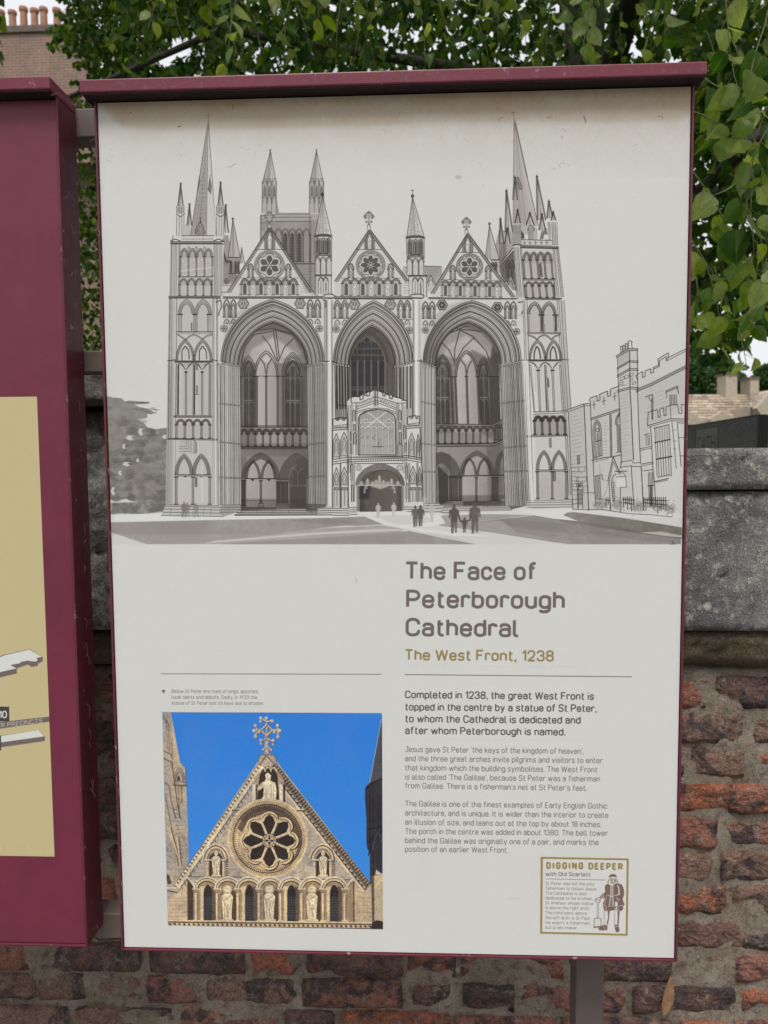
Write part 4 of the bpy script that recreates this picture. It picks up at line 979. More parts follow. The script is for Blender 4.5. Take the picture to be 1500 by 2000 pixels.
    # --- soft washes that deepen the arches and model the piers
    D = (52, 46, 42)
    def W(pts, a, soft=3.0, g=None, ga=None, tex=.35): G(pts, D, a * 0.62, tex=tex, soft=soft)
    F(310, 560, 4.2857)
    W(gothic(672, 1245, 655, 300, 1.35, 14) + [(1245,760),(1160,560),(960,420),(780,520),(690,760)], .42, 5)
    W([(690,560),(800,700),(805,1330),(690,1330)], .46, 4); W([(1040,600),(1240,560),(1245,1330),(1040,1330)], .36, 4); W([(690,1310),(1245,1310),(1245,1420),(690,1420)], .30, 3)
    W([(1150,1450),(1250,1400),(1250,1860),(1080,1860)], .40, 5); W([(690,1420),(740,1420),(730,1860),(690,1860)], .40, 3); W([(690,1780),(1240,1780),(1240,1860),(690,1860)], .30, 4)
    W([(590,650),(685,670),(688,1826),(600,1826)], .20, 3); W([(1250,650),(1390,650),(1395,1826),(1255,1826)], .20, 3)
    W([(525,640),(560,300),(700,180),(960,110),(960,200),(760,260),(640,400),(600,640)], .20, 4); W([(75,640),(120,640),(115,1820),(62,1820)], .18, 3); W([(160,620),(440,620),(440,660),(160,660)], .15, 2)
    for x0, x1, y0, y1 in ((200,290,650,1075),(330,420,650,1075),(160,290,1150,1270),(300,430,1150,1270)): W([(x0,y0),(x1,y0),(x1,y1),(x0,y1)], .07, 3)
    F(630, 570, 6.25)
    W(gothic(322, 884, 910, 425, 1.6, 14) + [(884,1440),(322,1440)], .16, 3); W(gothic(322, 884, 910, 425, 1.6, 14) + [(870,1000),(600,520),(340,1000)], .40, 4); W([(140,880),(325,920),(330,1740),(150,1740)], .34, 3); W([(880,920),(1000,900),(1000,1740),(890,1740)], .22, 3); W([(760,800),(884,900),(884,1440),(770,1440)], .35, 4)
    F(800, 560, 4.545)
    W(gothic(225, 805, 690, 320, 1.3, 14) + [(800,820),(700,560),(500,430),(330,520),(240,820)], .36, 5)
    W([(230,600),(380,700),(400,1300),(230,1300)], .42, 4); W([(600,700),(800,560),(815,1400),(640,1300)], .46, 4); W([(230,1290),(800,1290),(800,1400),(230,1400)], .25, 3)
    W([(230,1480),(360,1480),(380,1930),(235,1930)], .42, 4); W([(680,1420),(820,1380),(840,1930),(700,1930)], .46, 4); W([(250,1860),(840,1850),(850,1940),(250,1940)], .36, 4)
    W([(830,700),(960,680),(1030,1940),(870,1940)], .26, 3); W([(960,680),(1000,670),(1066,1940),(1040,1940)], .16, 2)
    W([(120,640),(150,330),(300,180),(500,120),(520,200),(330,300),(225,640)], .22, 4); W([(1340,130),(1365,130),(1445,1120),(1440,1900),(1400,1900)], .15, 3)
    F(1080, 640, 4.652)
    W([(150,770),(285,700),(330,1000),(380,1640),(190,1640)], .16, 4); W([(345,820),(605,740),(620,1200),(360,1200)], .17, 4); W([(600,600),(700,560),(735,1250),(620,1250)], .17, 3)
    W([(780,600),(1200,380),(1195,740),(870,880),(800,1250)], .20, 5); W([(370,1220),(700,1220),(720,1600),(390,1600)], .12, 5); W([(590,270),(695,215),(700,560),(600,590)], .20, 2); W([(800,1260),(920,1240),(935,1640),(820,1640)], .16, 4); W([(1050,700),(1190,700),(1185,900),(1080,860)], .10, 3)
    F(300, 210, 4.1667)
    W([(870,920),(1340,915),(1330,1540),(1240,1500),(1000,1050),(870,1000)], .22, 4); W([(310,1030),(440,120),(430,1040)], .14, 2); W([(560,1200),(700,1300),(680,1400),(560,1440)], .25, 3)
    W([(220,1160),(480,1160),(480,1230),(220,1230)], .16, 3); W([(215,1390),(470,1390),(470,1450),(215,1450)], .16, 3); W([(720,1400),(1165,1400),(1165,1450),(720,1450)], .20, 2)
    F(820, 210, 5)
    W([(780,1540),(915,1400),(950,1800),(830,1700)], .35, 3); W([(220,1700),(790,1700),(790,1760),(220,1760)], .20, 2); W([(1010,1420),(1300,1420),(1310,1520),(1015,1520)], .18, 3); W([(912,700),(1000,690),(1060,1240),(912,1240)], .14, 3)
    # bare paper left on the lit edges
    def HL(p, w=2.2, a=.75): L(p, w, (212,212,209), a)
    F(310, 560, 4.2857)
    HL([(500,660),(505,1820)], 1.6); HL([(1434,120),(1440,1825)], 5.0, .8); HL([(470,120),(474,1820)], 2.0, .6); HL([(360,1500),(365,1800)], 4, .35)
    for x in (530,570,610,650): HL([(x+6,690),(x+8,1820)], .9, .55)
    F(800, 560, 4.545); HL([(1030,660),(1090,1900)], 5.0, .7); HL([(55,120),(62,1900)], 5.0, .8); HL([(1120,940),(1130,1100)], 4, .5)
    for x in (120,150,180,205): HL([(x,730),(x+8,1940)], 1.2, .6)
    for x in (840,885,930,975): HL([(x,720),(x+52,1930)], 1.0, .5)
    F(300, 210, 4.1667); HL([(225,1330),(480,1300),(480,1370),(225,1370)], 4, .3); HL([(470,250),(505,1000)], 2.0, .5)
    F()
    W([(216,1020),(640,1012),(700,1020),(520,1044),(216,1044)], .12, 4); W([(960,1010),(1330,1040),(1330,1062),(1000,1030)], .14, 4); W([(430,1062),(860,1040),(930,1063)], .08, 4)
    # --- the porch
    F(620, 750, 5.769)
    G([(170,500),(345,500),(345,400),(335,200),(385,140),(480,140),(500,130),(640,65),(690,75),(760,110),(900,150),(1000,190),(1010,400),(1150,500),(1180,880),(1190,1460),(975,1470),(980,1440),(440,1440),(440,1480),(165,1480)], (198,197,193), 1, tex=.05)
    G([(175,410),(335,395),(335,500),(175,500)], (196,195,191), 1); G([(1015,380),(1140,370),(1155,500),(1015,490)], (194,192,189), 1)
    # gable battlements
    p = [(380,200),(380,148),(425,142),(478,142),(480,180),(515,165),(515,135),(555,118),(558,140),(590,125),(590,90),(640,65),(680,75),(735,95),(735,130),(760,140),(762,108),(812,130),(812,158),(842,168),(842,138),(890,150),(950,165),(955,185),(985,182),(1000,190)]
    L(p, 1.6, INK, .95); L([(380,210),(480,210),(640,145),(690,150),(900,215),(1000,215)], 1.0, INK, .85)
    L([(440,260),(640,190),(690,190),(890,270)], 1.1, INK, .85); L([(440,285),(640,215),(690,215),(890,290)], 1.0, INK, .85); L([(440,310),(560,280),(690,270),(800,285),(890,320)], 1.0, INK, .85); L([(440,330),(560,298),(690,285),(800,300),(890,340)], .9, INK, .8)
    for a_, b_ in (((640,75),(640,245)),((678,80),(680,250)),((655,75),(655,250))): L([a_,b_], 1.2, INK, .85)
    for k in range(9): L([(640,85+18*k),(680,86+18*k)], .7, INK, .6)
    for k in range(6): L([(700+30*k,165+10*k),(720+30*k,195+9*k),(735+28*k,170+10*k)], .9, INK, .6); L([(620-28*k,165+9*k),(600-28*k,195+9*k)], .9, INK, .6)
    # window
    wnd = [(462,800),(462,380),(480,345),(560,300),(670,282),(780,300),(860,345),(880,400),(885,800)]
    G(wnd, (158,154,151), 1, g=(462,300,462,800,(172,169,166)))
    for k in range(26):
        a0 = 462+17*k
        L([(a0, 800 if a0 > 640 else 800), (a0+70*.8, 690)], .4, INK, .25)
    for k in range(70):
        x = 470+rnd.random()*400; y = 320+rnd.random()*450
        L([(x,y),(x+26,y-34)], .5, INK, .35); 
        if 620 < x < 730: L([(x,y),(x+22,y+26)], .5, INK, .45)
    for k in range(6):
        c = 508+65*k
        L(gothic(c-30,c+30,515,482,1.1)+[(c+30,800)], 1.8, (204,204,201), 1); L([(c-30,515),(c-30,800)], 1.8, (204,204,201), 1); L(gothic(c-26,c+26,518,488,1.1), .7, INK, .7); L([(c-26,515),(c-26,798)], .6, INK, .65); L([(c+26,515),(c+26,798)], .6, INK, .65)
    for k in range(3):
        c = 540+130*k; L(gothic(c-65,c+65,480,398,1.6), 1.7, (204,204,201), 1); L(gothic(c-60,c+60,482,404,1.6), .6, INK, .65)
    for k in range(11): L([(500+36*k,330 if 1<k<9 else 360),(500+36*k,430)], 1.2, (200,200,197), .9); L([(504+36*k,335 if 1<k<9 else 362),(504+36*k,430)], .5, INK, .6)
    L([(570,320),(640,370),(720,440),(780,480)], 1.5, (204,204,201), 1); L([(770,320),(700,370),(620,440),(560,480)], 1.5, (204,204,201), 1)
    L([(470,435),(865,435)], 1.0, (200,200,197), .9); L([(620,706),(735,706)], 1.1, INK, .8)
    L(wnd, 1.5, INK, .9, closed=True); L([(475,810),(475,385),(490,352),(562,310),(670,293)], .8, INK, .7)
    # buttresses and side turrets
    for x in (335,350,368,382,400,432,445,890,905,918,950,965,985,1005): L([(x,215 if 380<x<970 else 240),(x,1000 if x<400 or x>960 else 800)], .9, INK, .8)
    for x0_, y0_, w_, h_ in ((395,310,32,110),(912,310,32,100),(402,470,26,60),(918,445,22,70),(408,560,28,120),(920,560,26,120),(368,560,14,80),(968,480,26,140),(368,690,16,100),(982,680,22,90),(905,690,48,110)):
        G([(x0_,y0_),(x0_+w_/2,y0_-18),(x0_+w_,y0_),(x0_+w_,y0_+h_),(x0_,y0_+h_)], (160,155,151), .9, tex=.3); L([(x0_,y0_+h_),(x0_,y0_),(x0_+w_/2,y0_-18),(x0_+w_,y0_),(x0_+w_,y0_+h_)], 1.1, INK, .85)
    for (bx0, bx1, yt, dd) in ((175,335,400,0),(1015,1150,380,0)):
        W = bx1-bx0
        L([(bx0,yt+70),(bx0,yt),(bx0+W*.28,yt-20),(bx0+W*.28,yt+10),(bx0+W*.4,yt+8),(bx0+W*.4,yt-22),(bx0+W*.7,yt-24),(bx0+W*.7,yt+10),(bx0+W*.82,yt+10),(bx0+W*.82,yt-20),(bx1,yt-15),(bx1,yt+70)], 1.5, INK, .9)
        L([(bx0,yt+75),(bx1,yt+55)], 1.0, INK, .85); L([(bx0,yt+100),(bx1,yt+85)], 1.3, INK, .9); L([(bx0-4,yt+122),(bx1+8,yt+108)], 1.4, INK, .9)
        for k in range(5): L([(bx0+W*k/5,yt+95),(bx0+W*(k+.5)/5,yt+75),(bx0+W*(k+1)/5,yt+92)], .8, INK, .7)
    for c, w, y0_ in ((212,36,560),(300,40,545),(1062,36,555),(1135,20,570),(215,34,945),(303,40,940),(1075,38,930),(1152,20,940)):
        hh = 280 if y0_ < 800 else 210
        G([(c-w,y0_+90),(c,y0_),(c+w,y0_+90),(c+w,y0_+hh),(c-w,y0_+hh)], (178,174,171), .9, tex=.2)
        L([(c-w,y0_+hh),(c-w,y0_+85),(c,y0_-5),(c+w,y0_+85),(c+w,y0_+hh)], 1.1, INK, .85); L([(c-w*.6,y0_+hh-40),(c-w*.6,y0_+110),(c,y0_+60),(c+w*.6,y0_+110),(c+w*.6,y0_+hh-40)], .9, INK, .8)
        G([(c-w*.35,y0_+120),(c+w*.35,y0_+120),(c+w*.35,y0_+200),(c-w*.35,y0_+200)], (140,134,130), .8); statue(cv, c, y0_+100, y0_+200, w*.7)
        L([(c-w,y0_+hh-20),(c+w,y0_+hh-20)], .8, INK, .7)
    for c, w in ((220,34),(306,38),(1075,36),(1155,18)):
        G([(c-w,1170),(c+w,1170),(c+w,1390),(c-w,1390)], (182,178,175), .9)
        L([(c-w,1390),(c-w,1165),(c+w,1165),(c+w,1390)], 1.0, INK, .85); L([(c,1200),(c,1370)], .9, INK, .75)
        beads(cv, [(c-w,1175),(c+w,1175)], 10, 20, 1.2, .55)
    for y, dy in ((835,-10),(860,-8),(885,-8)): L([(165,y+20),(345,y+dy),(400,y-10),(960,y-25),(1000,y-30),(1175,y)], 1.3, INK, .88)
    L([(405,825),(965,822)], 1.5, INK, .95); beads(cv, [(420,845),(955,842)], 26, 12, 1.6, .45)
    L([(168,500),(168,1400),(160,1475)], 1.6, INK, .9); L([(1155,500),(1168,700),(1175,880),(1185,1100),(1190,1460)], 1.6, INK, .95); L([(345,860),(350,1400)], 1.4, INK, .9)
    for x in (256,264,380,398,415,1000,1022,1040,1120,1132): L([(x,890),(x+3,1400)], 1.0, INK, .8)
    for x0_, y0_, w_, h_ in ((375,920,26,160),(990,930,26,140),(385,1150,22,200),(995,1140,30,150)):
        G([(x0_,y0_),(x0_+w_/2,y0_-16),(x0_+w_,y0_),(x0_+w_,y0_+h_),(x0_,y0_+h_)], (165,160,156), .85); L([(x0_,y0_+h_),(x0_,y0_),(x0_+w_/2,y0_-16),(x0_+w_,y0_),(x0_+w_,y0_+h_)], 1.0, INK, .8)
    # entrance arch
    L([(420,897),(965,895)], 1.2, INK, .9)
    for c in (465, 925): L(circle(c,945,34,14), .9, INK, .6, closed=True); L(circle(c,945,20,10), .9, INK, .5, closed=True); G(circle(c,945,36,14), (170,165,162), .5)
    ent = gothic(432, 980, 1140, 898, 1.12, 12)
    G(ent + [(985,1440),(435,1440)], (176,171,168), 1)
    for k in range(5): L(gothic(432+k*12, 980-k*10, 1140, 898+k*13, 1.12, 12), 1.1, INK, .88)
    G(gothic(480, 945, 1130, 960, 1.12, 12) + [(950,1435),(475,1442)], (84,79,74), 1, g=(480,1100,940,1100,(104,98,90)), tex=.25)
    G([(470,1150),(600,1150),(580,1290),(470,1300)], (58,58,62), .8, soft=3)
    for k in range(7): L([(450+12*k,1150),(450+12*k,1430)], 1.0, (50,46,44), .8)
    for k in range(6): L([(905+12*k,1150),(905+12*k,1420)], 1.0, (50,46,44), .8)
    L(gothic(560,930,1100,970,1.12), 1.2, (56,50,47), .8)
    # iron cresting
    met = (184,180,172)
    L([(455,1142),(950,1142)], 2.0, met, .95)
    for x, h in ((495,40),(565,75),(620,40),(660,60),(700,110),(745,60),(790,40),(835,75),(905,45)):
        L([(x,1142),(x,1142-h)], 1.6, met, .9)
        for j in range(int(h/13)):
            w = 26*(1-j*13/h*.7); y = 1135-j*13
            L([(x-w,y),(x-w*.5,y-9),(x,y),(x+w*.5,y-9),(x+w,y)], 1.4, met, .75)
    for x, s_ in ((530,1),(870,-1)): L([(x+30*s_,1148),(x+8*s_,1160),(x,1190),(x-4*s_,1225),(x+10*s_,1215)], 2.0, met, .85); L(circle(x+20*s_,1172,12,8), 1.4, met, .8, closed=True)
    for k in range(14): L([(610+13*k,1150),(617+13*k,1150+34*(1-abs(k-7)/8)),(624+13*k,1150)], 1.6, met, .8)
    # plinths and steps
    G([(165,1395),(350,1395),(360,1480),(160,1480)], (194,192,189), 1); G([(360,1330),(440,1325),(445,1480),(350,1485)], (196,194,191), 1); G([(975,1335),(1190,1325),(1195,1465),(965,1468)], (196,194,191), 1)
    for y in (1400,1425,1450,1478): L([(168-(y-1400)*.1,y),(352,y+4)], 1.1, INK, .88); L([(358,y-10),(446,y-8)], 1.0, INK, .85); L([(972,y-14),(1192,y-12)], 1.1, INK, .88)
    G([(0,1400),(165,1380),(165,1470),(0,1470)], (186,182,179), 1)
    for y in (1400,1425,1450): L([(0,y+5),(165,y)], 1.0, INK, .8)
    G([(1200,1340),(1375,1340),(1420,1445),(1200,1460)], (186,182,179), .95); 
    for y in (1345,1370,1400,1440): L([(1200,y),(1375+(y-1340)*.4,y)], 1.0, INK, .8)
    G([(1395,1390),(1520,1388),(1520,1480),(1420,1480)], (186,182,179), 1)
    for y in (1395,1420,1450): L([(1395,y),(1520,y)], 1.0, INK, .8)
    G([(440,1442),(980,1432),(1200,1462),(1310,1470),(1300,1555),(1220,1480),(1000,1620),(960,1630),(740,1580),(560,1490)], (205,205,202), .95)
    G([(600,1480),(980,1480),(1230,1490),(1300,1550),(1180,1570),(900,1590)], (186,183,179), .55, soft=2)
    # people
    person(cv, 684, 1340, 1505, (176,170,162), .95, (184,178,170)); person(cv, 860, 1333, 1500, (186,180,173), .95)
    person(cv, 1103, 1368, 1612, (84,79,77), .92, (104,98,95)); person(cv, 1162, 1362, 1605, (80,75,73), .92, (96,90,87)); person(cv, 1290, 1345, 1555, (184,180,175), .8); person(cv, 1205, 1245, 1420, (190,187,183), .5)
    F(820, 780, 2.885)
    person(cv, 193, 590, 755, (92,86,84), .95, feet=2); person(cv, 252, 662, 752, (88,82,80), .92); person(cv, 310, 578, 756, (92,87,84), .92, (100,95,92), feet=3)
    L([(213,640),(228,685),(244,690)], 3.4, (92,86,84), .9); L([(262,690),(282,680),(292,640)], 3.2, (92,86,84), .9); L([(64,600),(70,690)], 3.0, (182,178,173), .7)

    # --- the houses at the right
    F(1080, 640, 4.652)
    G([(118,750),(280,690),(340,690),(340,640),(600,530),(600,260),(580,250),(690,190),(770,190),(775,430),(900,360),(945,340),(955,285),(1050,230),(1055,270),(1210,190),(1200,1500),(1190,1700),(180,1650)], (184,180,177), .9, g=(200,0,1180,0,(194,192,190)), tex=.1)
    G([(150,760),(285,700),(310,1300),(320,1640),(185,1640)], (178,174,171), .6, tex=.4, soft=3)
    G([(590,560),(700,560),(725,1200),(610,1210)], (180,175,172), .6, soft=3); G([(780,600),(1190,380),(1190,760),(870,900),(800,1200)], (178,172,170), .5, tex=.3, soft=3)
    def hat(x0, y0, x1, y1, h, n, a=.35):
        for k in range(1, n):
            t = k/n; u = rnd.random()*.3; v = .5+rnd.random()*.5
            L([(x0+(x1-x0)*u, y0+h*t+(y1-y0)*u*(1-t*.7)), (x0+(x1-x0)*v, y0+h*t+(y1-y0)*v*(1-t*.7))], .55, INK, a)
    # low wing
    L([(118,752),(280,692),(340,690)], 1.3, INK, .9); L([(135,768),(282,710),(338,708)], .9, INK, .85); L([(118,752),(140,768),(150,960),(165,1300),(180,1645)], 1.1, INK, .85); L([(282,700),(292,900),(305,1250),(325,1660)], 1.4, INK, .9)
    hat(150,790,282,740,560,16); hat(160,1290,305,1270,350,9,.5)
    for x, y, w, h in ((165,1270,70,36),(235,1265,55,40),(170,1350,60,40),(215,1360,90,34),(320,1500,60,0),(175,1420,60,50),(280,1440,40,60),(175,1560,50,40)):
        L([(x,y),(x+w,y-2),(x+w,y+h),(x,y+h+2)], .7, INK, .7, closed=True)
    L([(220,1165),(240,1160),(243,1235),(226,1242)], 1.1, INK, .9, closed=True); L([(232,1170),(233,1235)], .8, INK, .8)
    L([(215,1415),(268,1408),(268,1445),(217,1450)], 1.1, INK, .9, closed=True); G([(226,1422),(258,1418),(258,1440),(226,1444)], (70,64,62), .8)
    L([(225,1460),(228,1640)], 2.0, INK, .85); L([(265,1460),(270,1640)], 1.2, INK, .85)
    for k in range(12): L([(232,1465+k*12),(264,1480+k*12)], .6, INK, .6); L([(264,1465+k*12),(232,1480+k*12)], .6, INK, .6)
    # battlemented middle block
    L([(328,665),(338,640),(400,618),(400,668),(428,658),(425,606),(495,575),(498,625),(525,615),(522,560),(598,530)], 1.3, INK, .9); L([(340,665),(345,820),(352,1000),(365,1200),(372,1400),(390,1620)], 1.2, INK, .88)
    for x, y in ((372,700),(462,665),(560,625)): L([(x,y-36),(x+2,y+36)], 1.3, INK, .75); L([(x-18,y+6),(x+18,y-6)], 1.0, INK, .7); G(circle(x,y,4,6), INK, .8)
    L([(342,825),(608,735)], 1.2, INK, .9); L([(342,840),(608,752)], 1.0, INK, .85); beads(cv, [(345,832),(608,744)], 16, 7, 1.0, .6)
    for o in (0,12,24): L(gothic(362+o,440-o,935,835+o*1.2,1.5)+[(448-o,1165)], .95, INK, .85); L([(362+o,935),(372+o,1185)], .95, INK, .85)
    L(circle(405,930,16,10), 1, INK, .8, closed=True); L([(404,960),(412,1160)], 1.4, INK, .8); L([(390,1035),(438,1020)], 1.6, INK, .85); L([(372,1185),(448,1160)], 1.2, INK, .85)
    for x in (515,522,530): L([(x,790),(x+8,1175)], .9, INK, .8)
    for o in (0,10,20): L([(565+o,880),(572+o,820),(606,765+o)], 1.0, INK, .85); L([(580+o,880),(590+o,1130)], 1.0, INK, .85)
    L([(572,1135),(618,1125)], 1, INK, .8); hat(455,850,510,830,320,12)
    L([(352,1205),(470,1180),(540,1175),(618,1155)], 1.5, INK, .9); L([(360,1222),(500,1190)], .8, INK, .7)
    # chimney stack
    L([(575,258),(690,190),(770,192),(768,205),(690,208),(580,270)], 1.4, INK, .9, closed=True); L([(585,270),(590,380),(592,460),(598,600),(605,750),(615,1000),(622,1220),(612,1280)], 1.2, INK, .88); L([(697,208),(698,370),(700,560),(712,760),(722,1000),(732,1200)], 1.5, INK, .92); L([(765,208),(768,300),(768,440),(770,600),(780,900),(795,1220)], 1.3, INK, .9)
    G([(585,268),(692,212),(694,302),(588,370)], (170,164,161), .7)
    for y in (300,312,370,385,540,555): L([(582,y+66 if y<400 else y+32),(697,y),(775,y+4)], 1.2, INK, .88)
    for x, y in ((622,170),(645,160),(668,145)): L([(x-8,y+60),(x-8,y+5),(x-12,y),(x+10,y),(x+8,y+5),(x+8,y+50)], 1.1, INK, .85)
    L([(684,188),(686,140),(680,130),(690,122),(712,122),(720,132),(714,140),(720,186)], 1.2, INK, .88)
    for x, y, w, h in ((612,455,36,26),(650,440,40,24),(606,500,30,24),(625,530,40,0),(705,420,24,28),(700,470,24,20),(720,500,30,20)): L([(x,y),(x+w,y-12),(x+w,y+h-12),(x,y+h)], .8, INK, .7, closed=True)
    hat(605,600,700,560,600,20,.28)
    L([(610,1222),(715,1205),(730,1230),(795,1225),(800,1240)], 1.1, INK, .85); L([(612,1268),(715,1255),(730,1262),(800,1262)], 1.1, INK, .85); L([(712,1255),(720,1400),(735,1600)], 1.2, INK, .88); L([(802,1260),(812,1450),(822,1660)], 1.5, INK, .9); L([(612,1450),(616,1680)], 1.1, INK, .85)
    # big block
    L([(752,440),(765,425),(815,400),(815,455),(838,440),(836,395),(888,372),(888,415),(915,405),(912,362),(962,340),(952,285),(1048,228),(1050,270),(1030,300),(1030,262),(968,300),(968,350),(918,375)], 1.2, INK, .88); L([(1050,270),(1210,192)], 1.2, INK, .85); L([(1035,302),(1205,215)], .9, INK, .8)
    for o, w in ((0,1.2),(12,.9),(24,1.3)): L([(755,562+o),(900,500+o),(1205,345+o)], w, INK, .88)
    hat(790,640,1180,440,260,9,.3); L([(752,440),(770,480),(770,560)], 1, INK, .8)
    L([(840,628),(905,608),(908,690),(905,835)], 1.4, INK, .85); L([(895,640),(898,830)], 1.0, INK, .85); L([(870,630),(880,660),(905,670)], 1.2, INK, .8)
    for o in (0,12): L([(1025,575+o),(1130,530+o),(1140,600)], 1.1, INK, .85)
    for x in (1062,1075,1090,1105,1120): L([(x,610),(x+2,700)], 1.2, INK, .8)
    L([(1030,580),(1035,640)], .9, INK, .7); L([(1065,705),(1135,700)], 1.4, INK, .85); L([(1065,705),(1072,820)], 1, INK, .8); L([(1135,705),(1145,780),(1172,780),(1165,700),(1205,700)], 1.1, INK, .8)
    L([(860,890),(865,770),(950,745),(955,815),(975,815),(970,740),(1005,728),(1010,800),(1028,798),(1025,722),(1065,708)], 1.2, INK, .85)
    L([(860,890),(1070,828),(1190,830)], 1.4, INK, .88); L([(862,905),(1075,845),(1190,848)], 1.0, INK, .85); L([(885,900),(895,1000),(905,1250),(920,1400)], 1.3, INK, .88)
    for x in (925,942,965,988,1010,1035,1055): L([(x,905-(x-925)*.15),(x+22,1350)], 1.1, INK, .8)
    L([(915,915),(1055,880)], 1.2, INK, .85); L([(925,1045),(1065,1015)], 2.2, INK, .85); L([(940,1195),(1080,1170)], 2.4, INK, .88); L([(950,1360),(1060,1335)], 1.3, INK, .8)
    G([(930,920),(1050,885),(1060,1010),(935,1035)], (176,172,168), .6); L([(1080,850),(1100,1050),(1120,1280)], 1.1, INK, .8); L([(1125,860),(1190,868)], 1.1, INK, .8); L([(1130,870),(1145,1040),(1165,1260)], 1.2, INK, .8); L([(1145,1000),(1188,1000)], 1, INK, .75); L([(1150,1165),(1186,1165)], 1, INK, .75)
    for y in (930,1030,1100): L([(1095,y),(1120,y)], .8, INK, .6)
    for x in (845,862,875): L([(x,975),(x+3,1070)], 1.1, INK, .8)
    L([(830,975),(875,960)], 1.3, INK, .8); L([(790,1100),(900,1080)], 1.1, INK, .85); L([(790,1115),(900,1095)], .9, INK, .8); L([(800,1240),(910,1220)], 1.3, INK, .85); L([(800,1258),(910,1235)], 1.0, INK, .8); L([(820,1300),(910,1290)], 1.2, INK, .85)
    L([(915,1400),(1050,1370)], 1.5, INK, .88); L([(930,1408),(1040,1385)], 1.0, INK, .8); L([(915,1360),(925,1450),(930,1600)], 1.2, INK, .85)
    for x in (868,880,892,905): L([(x,1315),(x,1430)], 1.0, INK, .8)
    L([(862,1438),(912,1432)], 2.0, INK, .85); L([(870,1440),(872,1560)], .9, INK, .7)
    for x in (882,892,902): L([(x,1440),(x,1620)], 1.8, INK, .7)
    # porch gable, door, windows low down
    L([(500,1390),(545,1185),(550,1180),(612,1330)], 1.4, INK, .9); L([(514,1390),(550,1215),(600,1330)], .9, INK, .8)
    L([(530,1400),(545,1350),(572,1330)], 1.1, INK, .85); L([(530,1400),(548,1590)], 1.3, INK, .88); L([(545,1390),(560,1580)], .9, INK, .8); L([(508,1390),(515,1500),(525,1660)], 1.2, INK, .88)
    for k in range(9): L([(545,1410+20*k),(565,1408+20*k)], .9, INK, .8)
    L([(565,1305),(672,1303)], 1.6, INK, .88); G([(570,1358),(660,1352),(668,1450),(612,1452),(576,1440)], (200,199,196), .9); L([(575,1358),(660,1352),(668,1450),(610,1453)], 1.0, INK, .8); L([(605,1310),(640,1320),(660,1350)], .9, INK, .8)
    for x in (385,398,412,425): L([(x,1350),(x+10,1555)], 1.1, INK, .85)
    L([(380,1350),(445,1335),(448,1380)], 1.3, INK, .85); L([(400,1560),(455,1555)], 1.3, INK, .85); L([(425,1240),(430,1370),(505,1395),(480,1500),(455,1540)], 1.3, (150,144,140), .8)
    # railings and shrubs
    for x0_, x1_, y0_, h_ in ((482,520,1545,46),(640,735,1540,64),(825,1040,1545,84)):
        n_ = int((x1_-x0_)/18)
        for k in range(n_+1): L([(x0_+k*18, y0_+cv.rnd.uniform(-4,4)),(x0_+k*18+2,y0_+h_+cv.rnd.uniform(0,60))], 1.5, INK, .85)
        L([(x0_-6,y0_+18),(x1_,y0_+28)], 1.6, INK, .85); 
        if x0_ > 600: L([(x0_-4,y0_+46),(x1_,y0_+66)], 1.6, INK, .85)
    L([(180,1650),(330,1655),(430,1650),(560,1670),(700,1690),(900,1700),(1080,1720)], 1.2, INK, .7)
    for k in range(330):
        c = rnd.choice([(420,1605,60,38),(590,1600,60,55),(770,1620,60,55),(1060,1640,50,44),(950,1620,60,30)])
        x = c[0]+rnd.gauss(0,.5)*c[2]; y = c[1]+rnd.gauss(0,.5)*c[3]; t = rnd.uniform(0,6.28)
        L([(x,y),(x+12*math.cos(t),y+8*math.sin(t)),(x+16*math.cos(t+.8),y+14*math.sin(t+.8))], .8, (84,78,72), .5)
    for c in ((420,1610,60,38),(590,1605,60,50),(770,1625,60,50),(1060,1645,50,40)): G(circle(*c[:3],14,c[3]), (150,147,138), .35, tex=.6, soft=2.5)
    L([(1090,1940),(1092,1965)], 1.4, INK, .8); L([(1060,1968),(1115,1966)], .9, INK, .7)
    cv.lw = 1.0
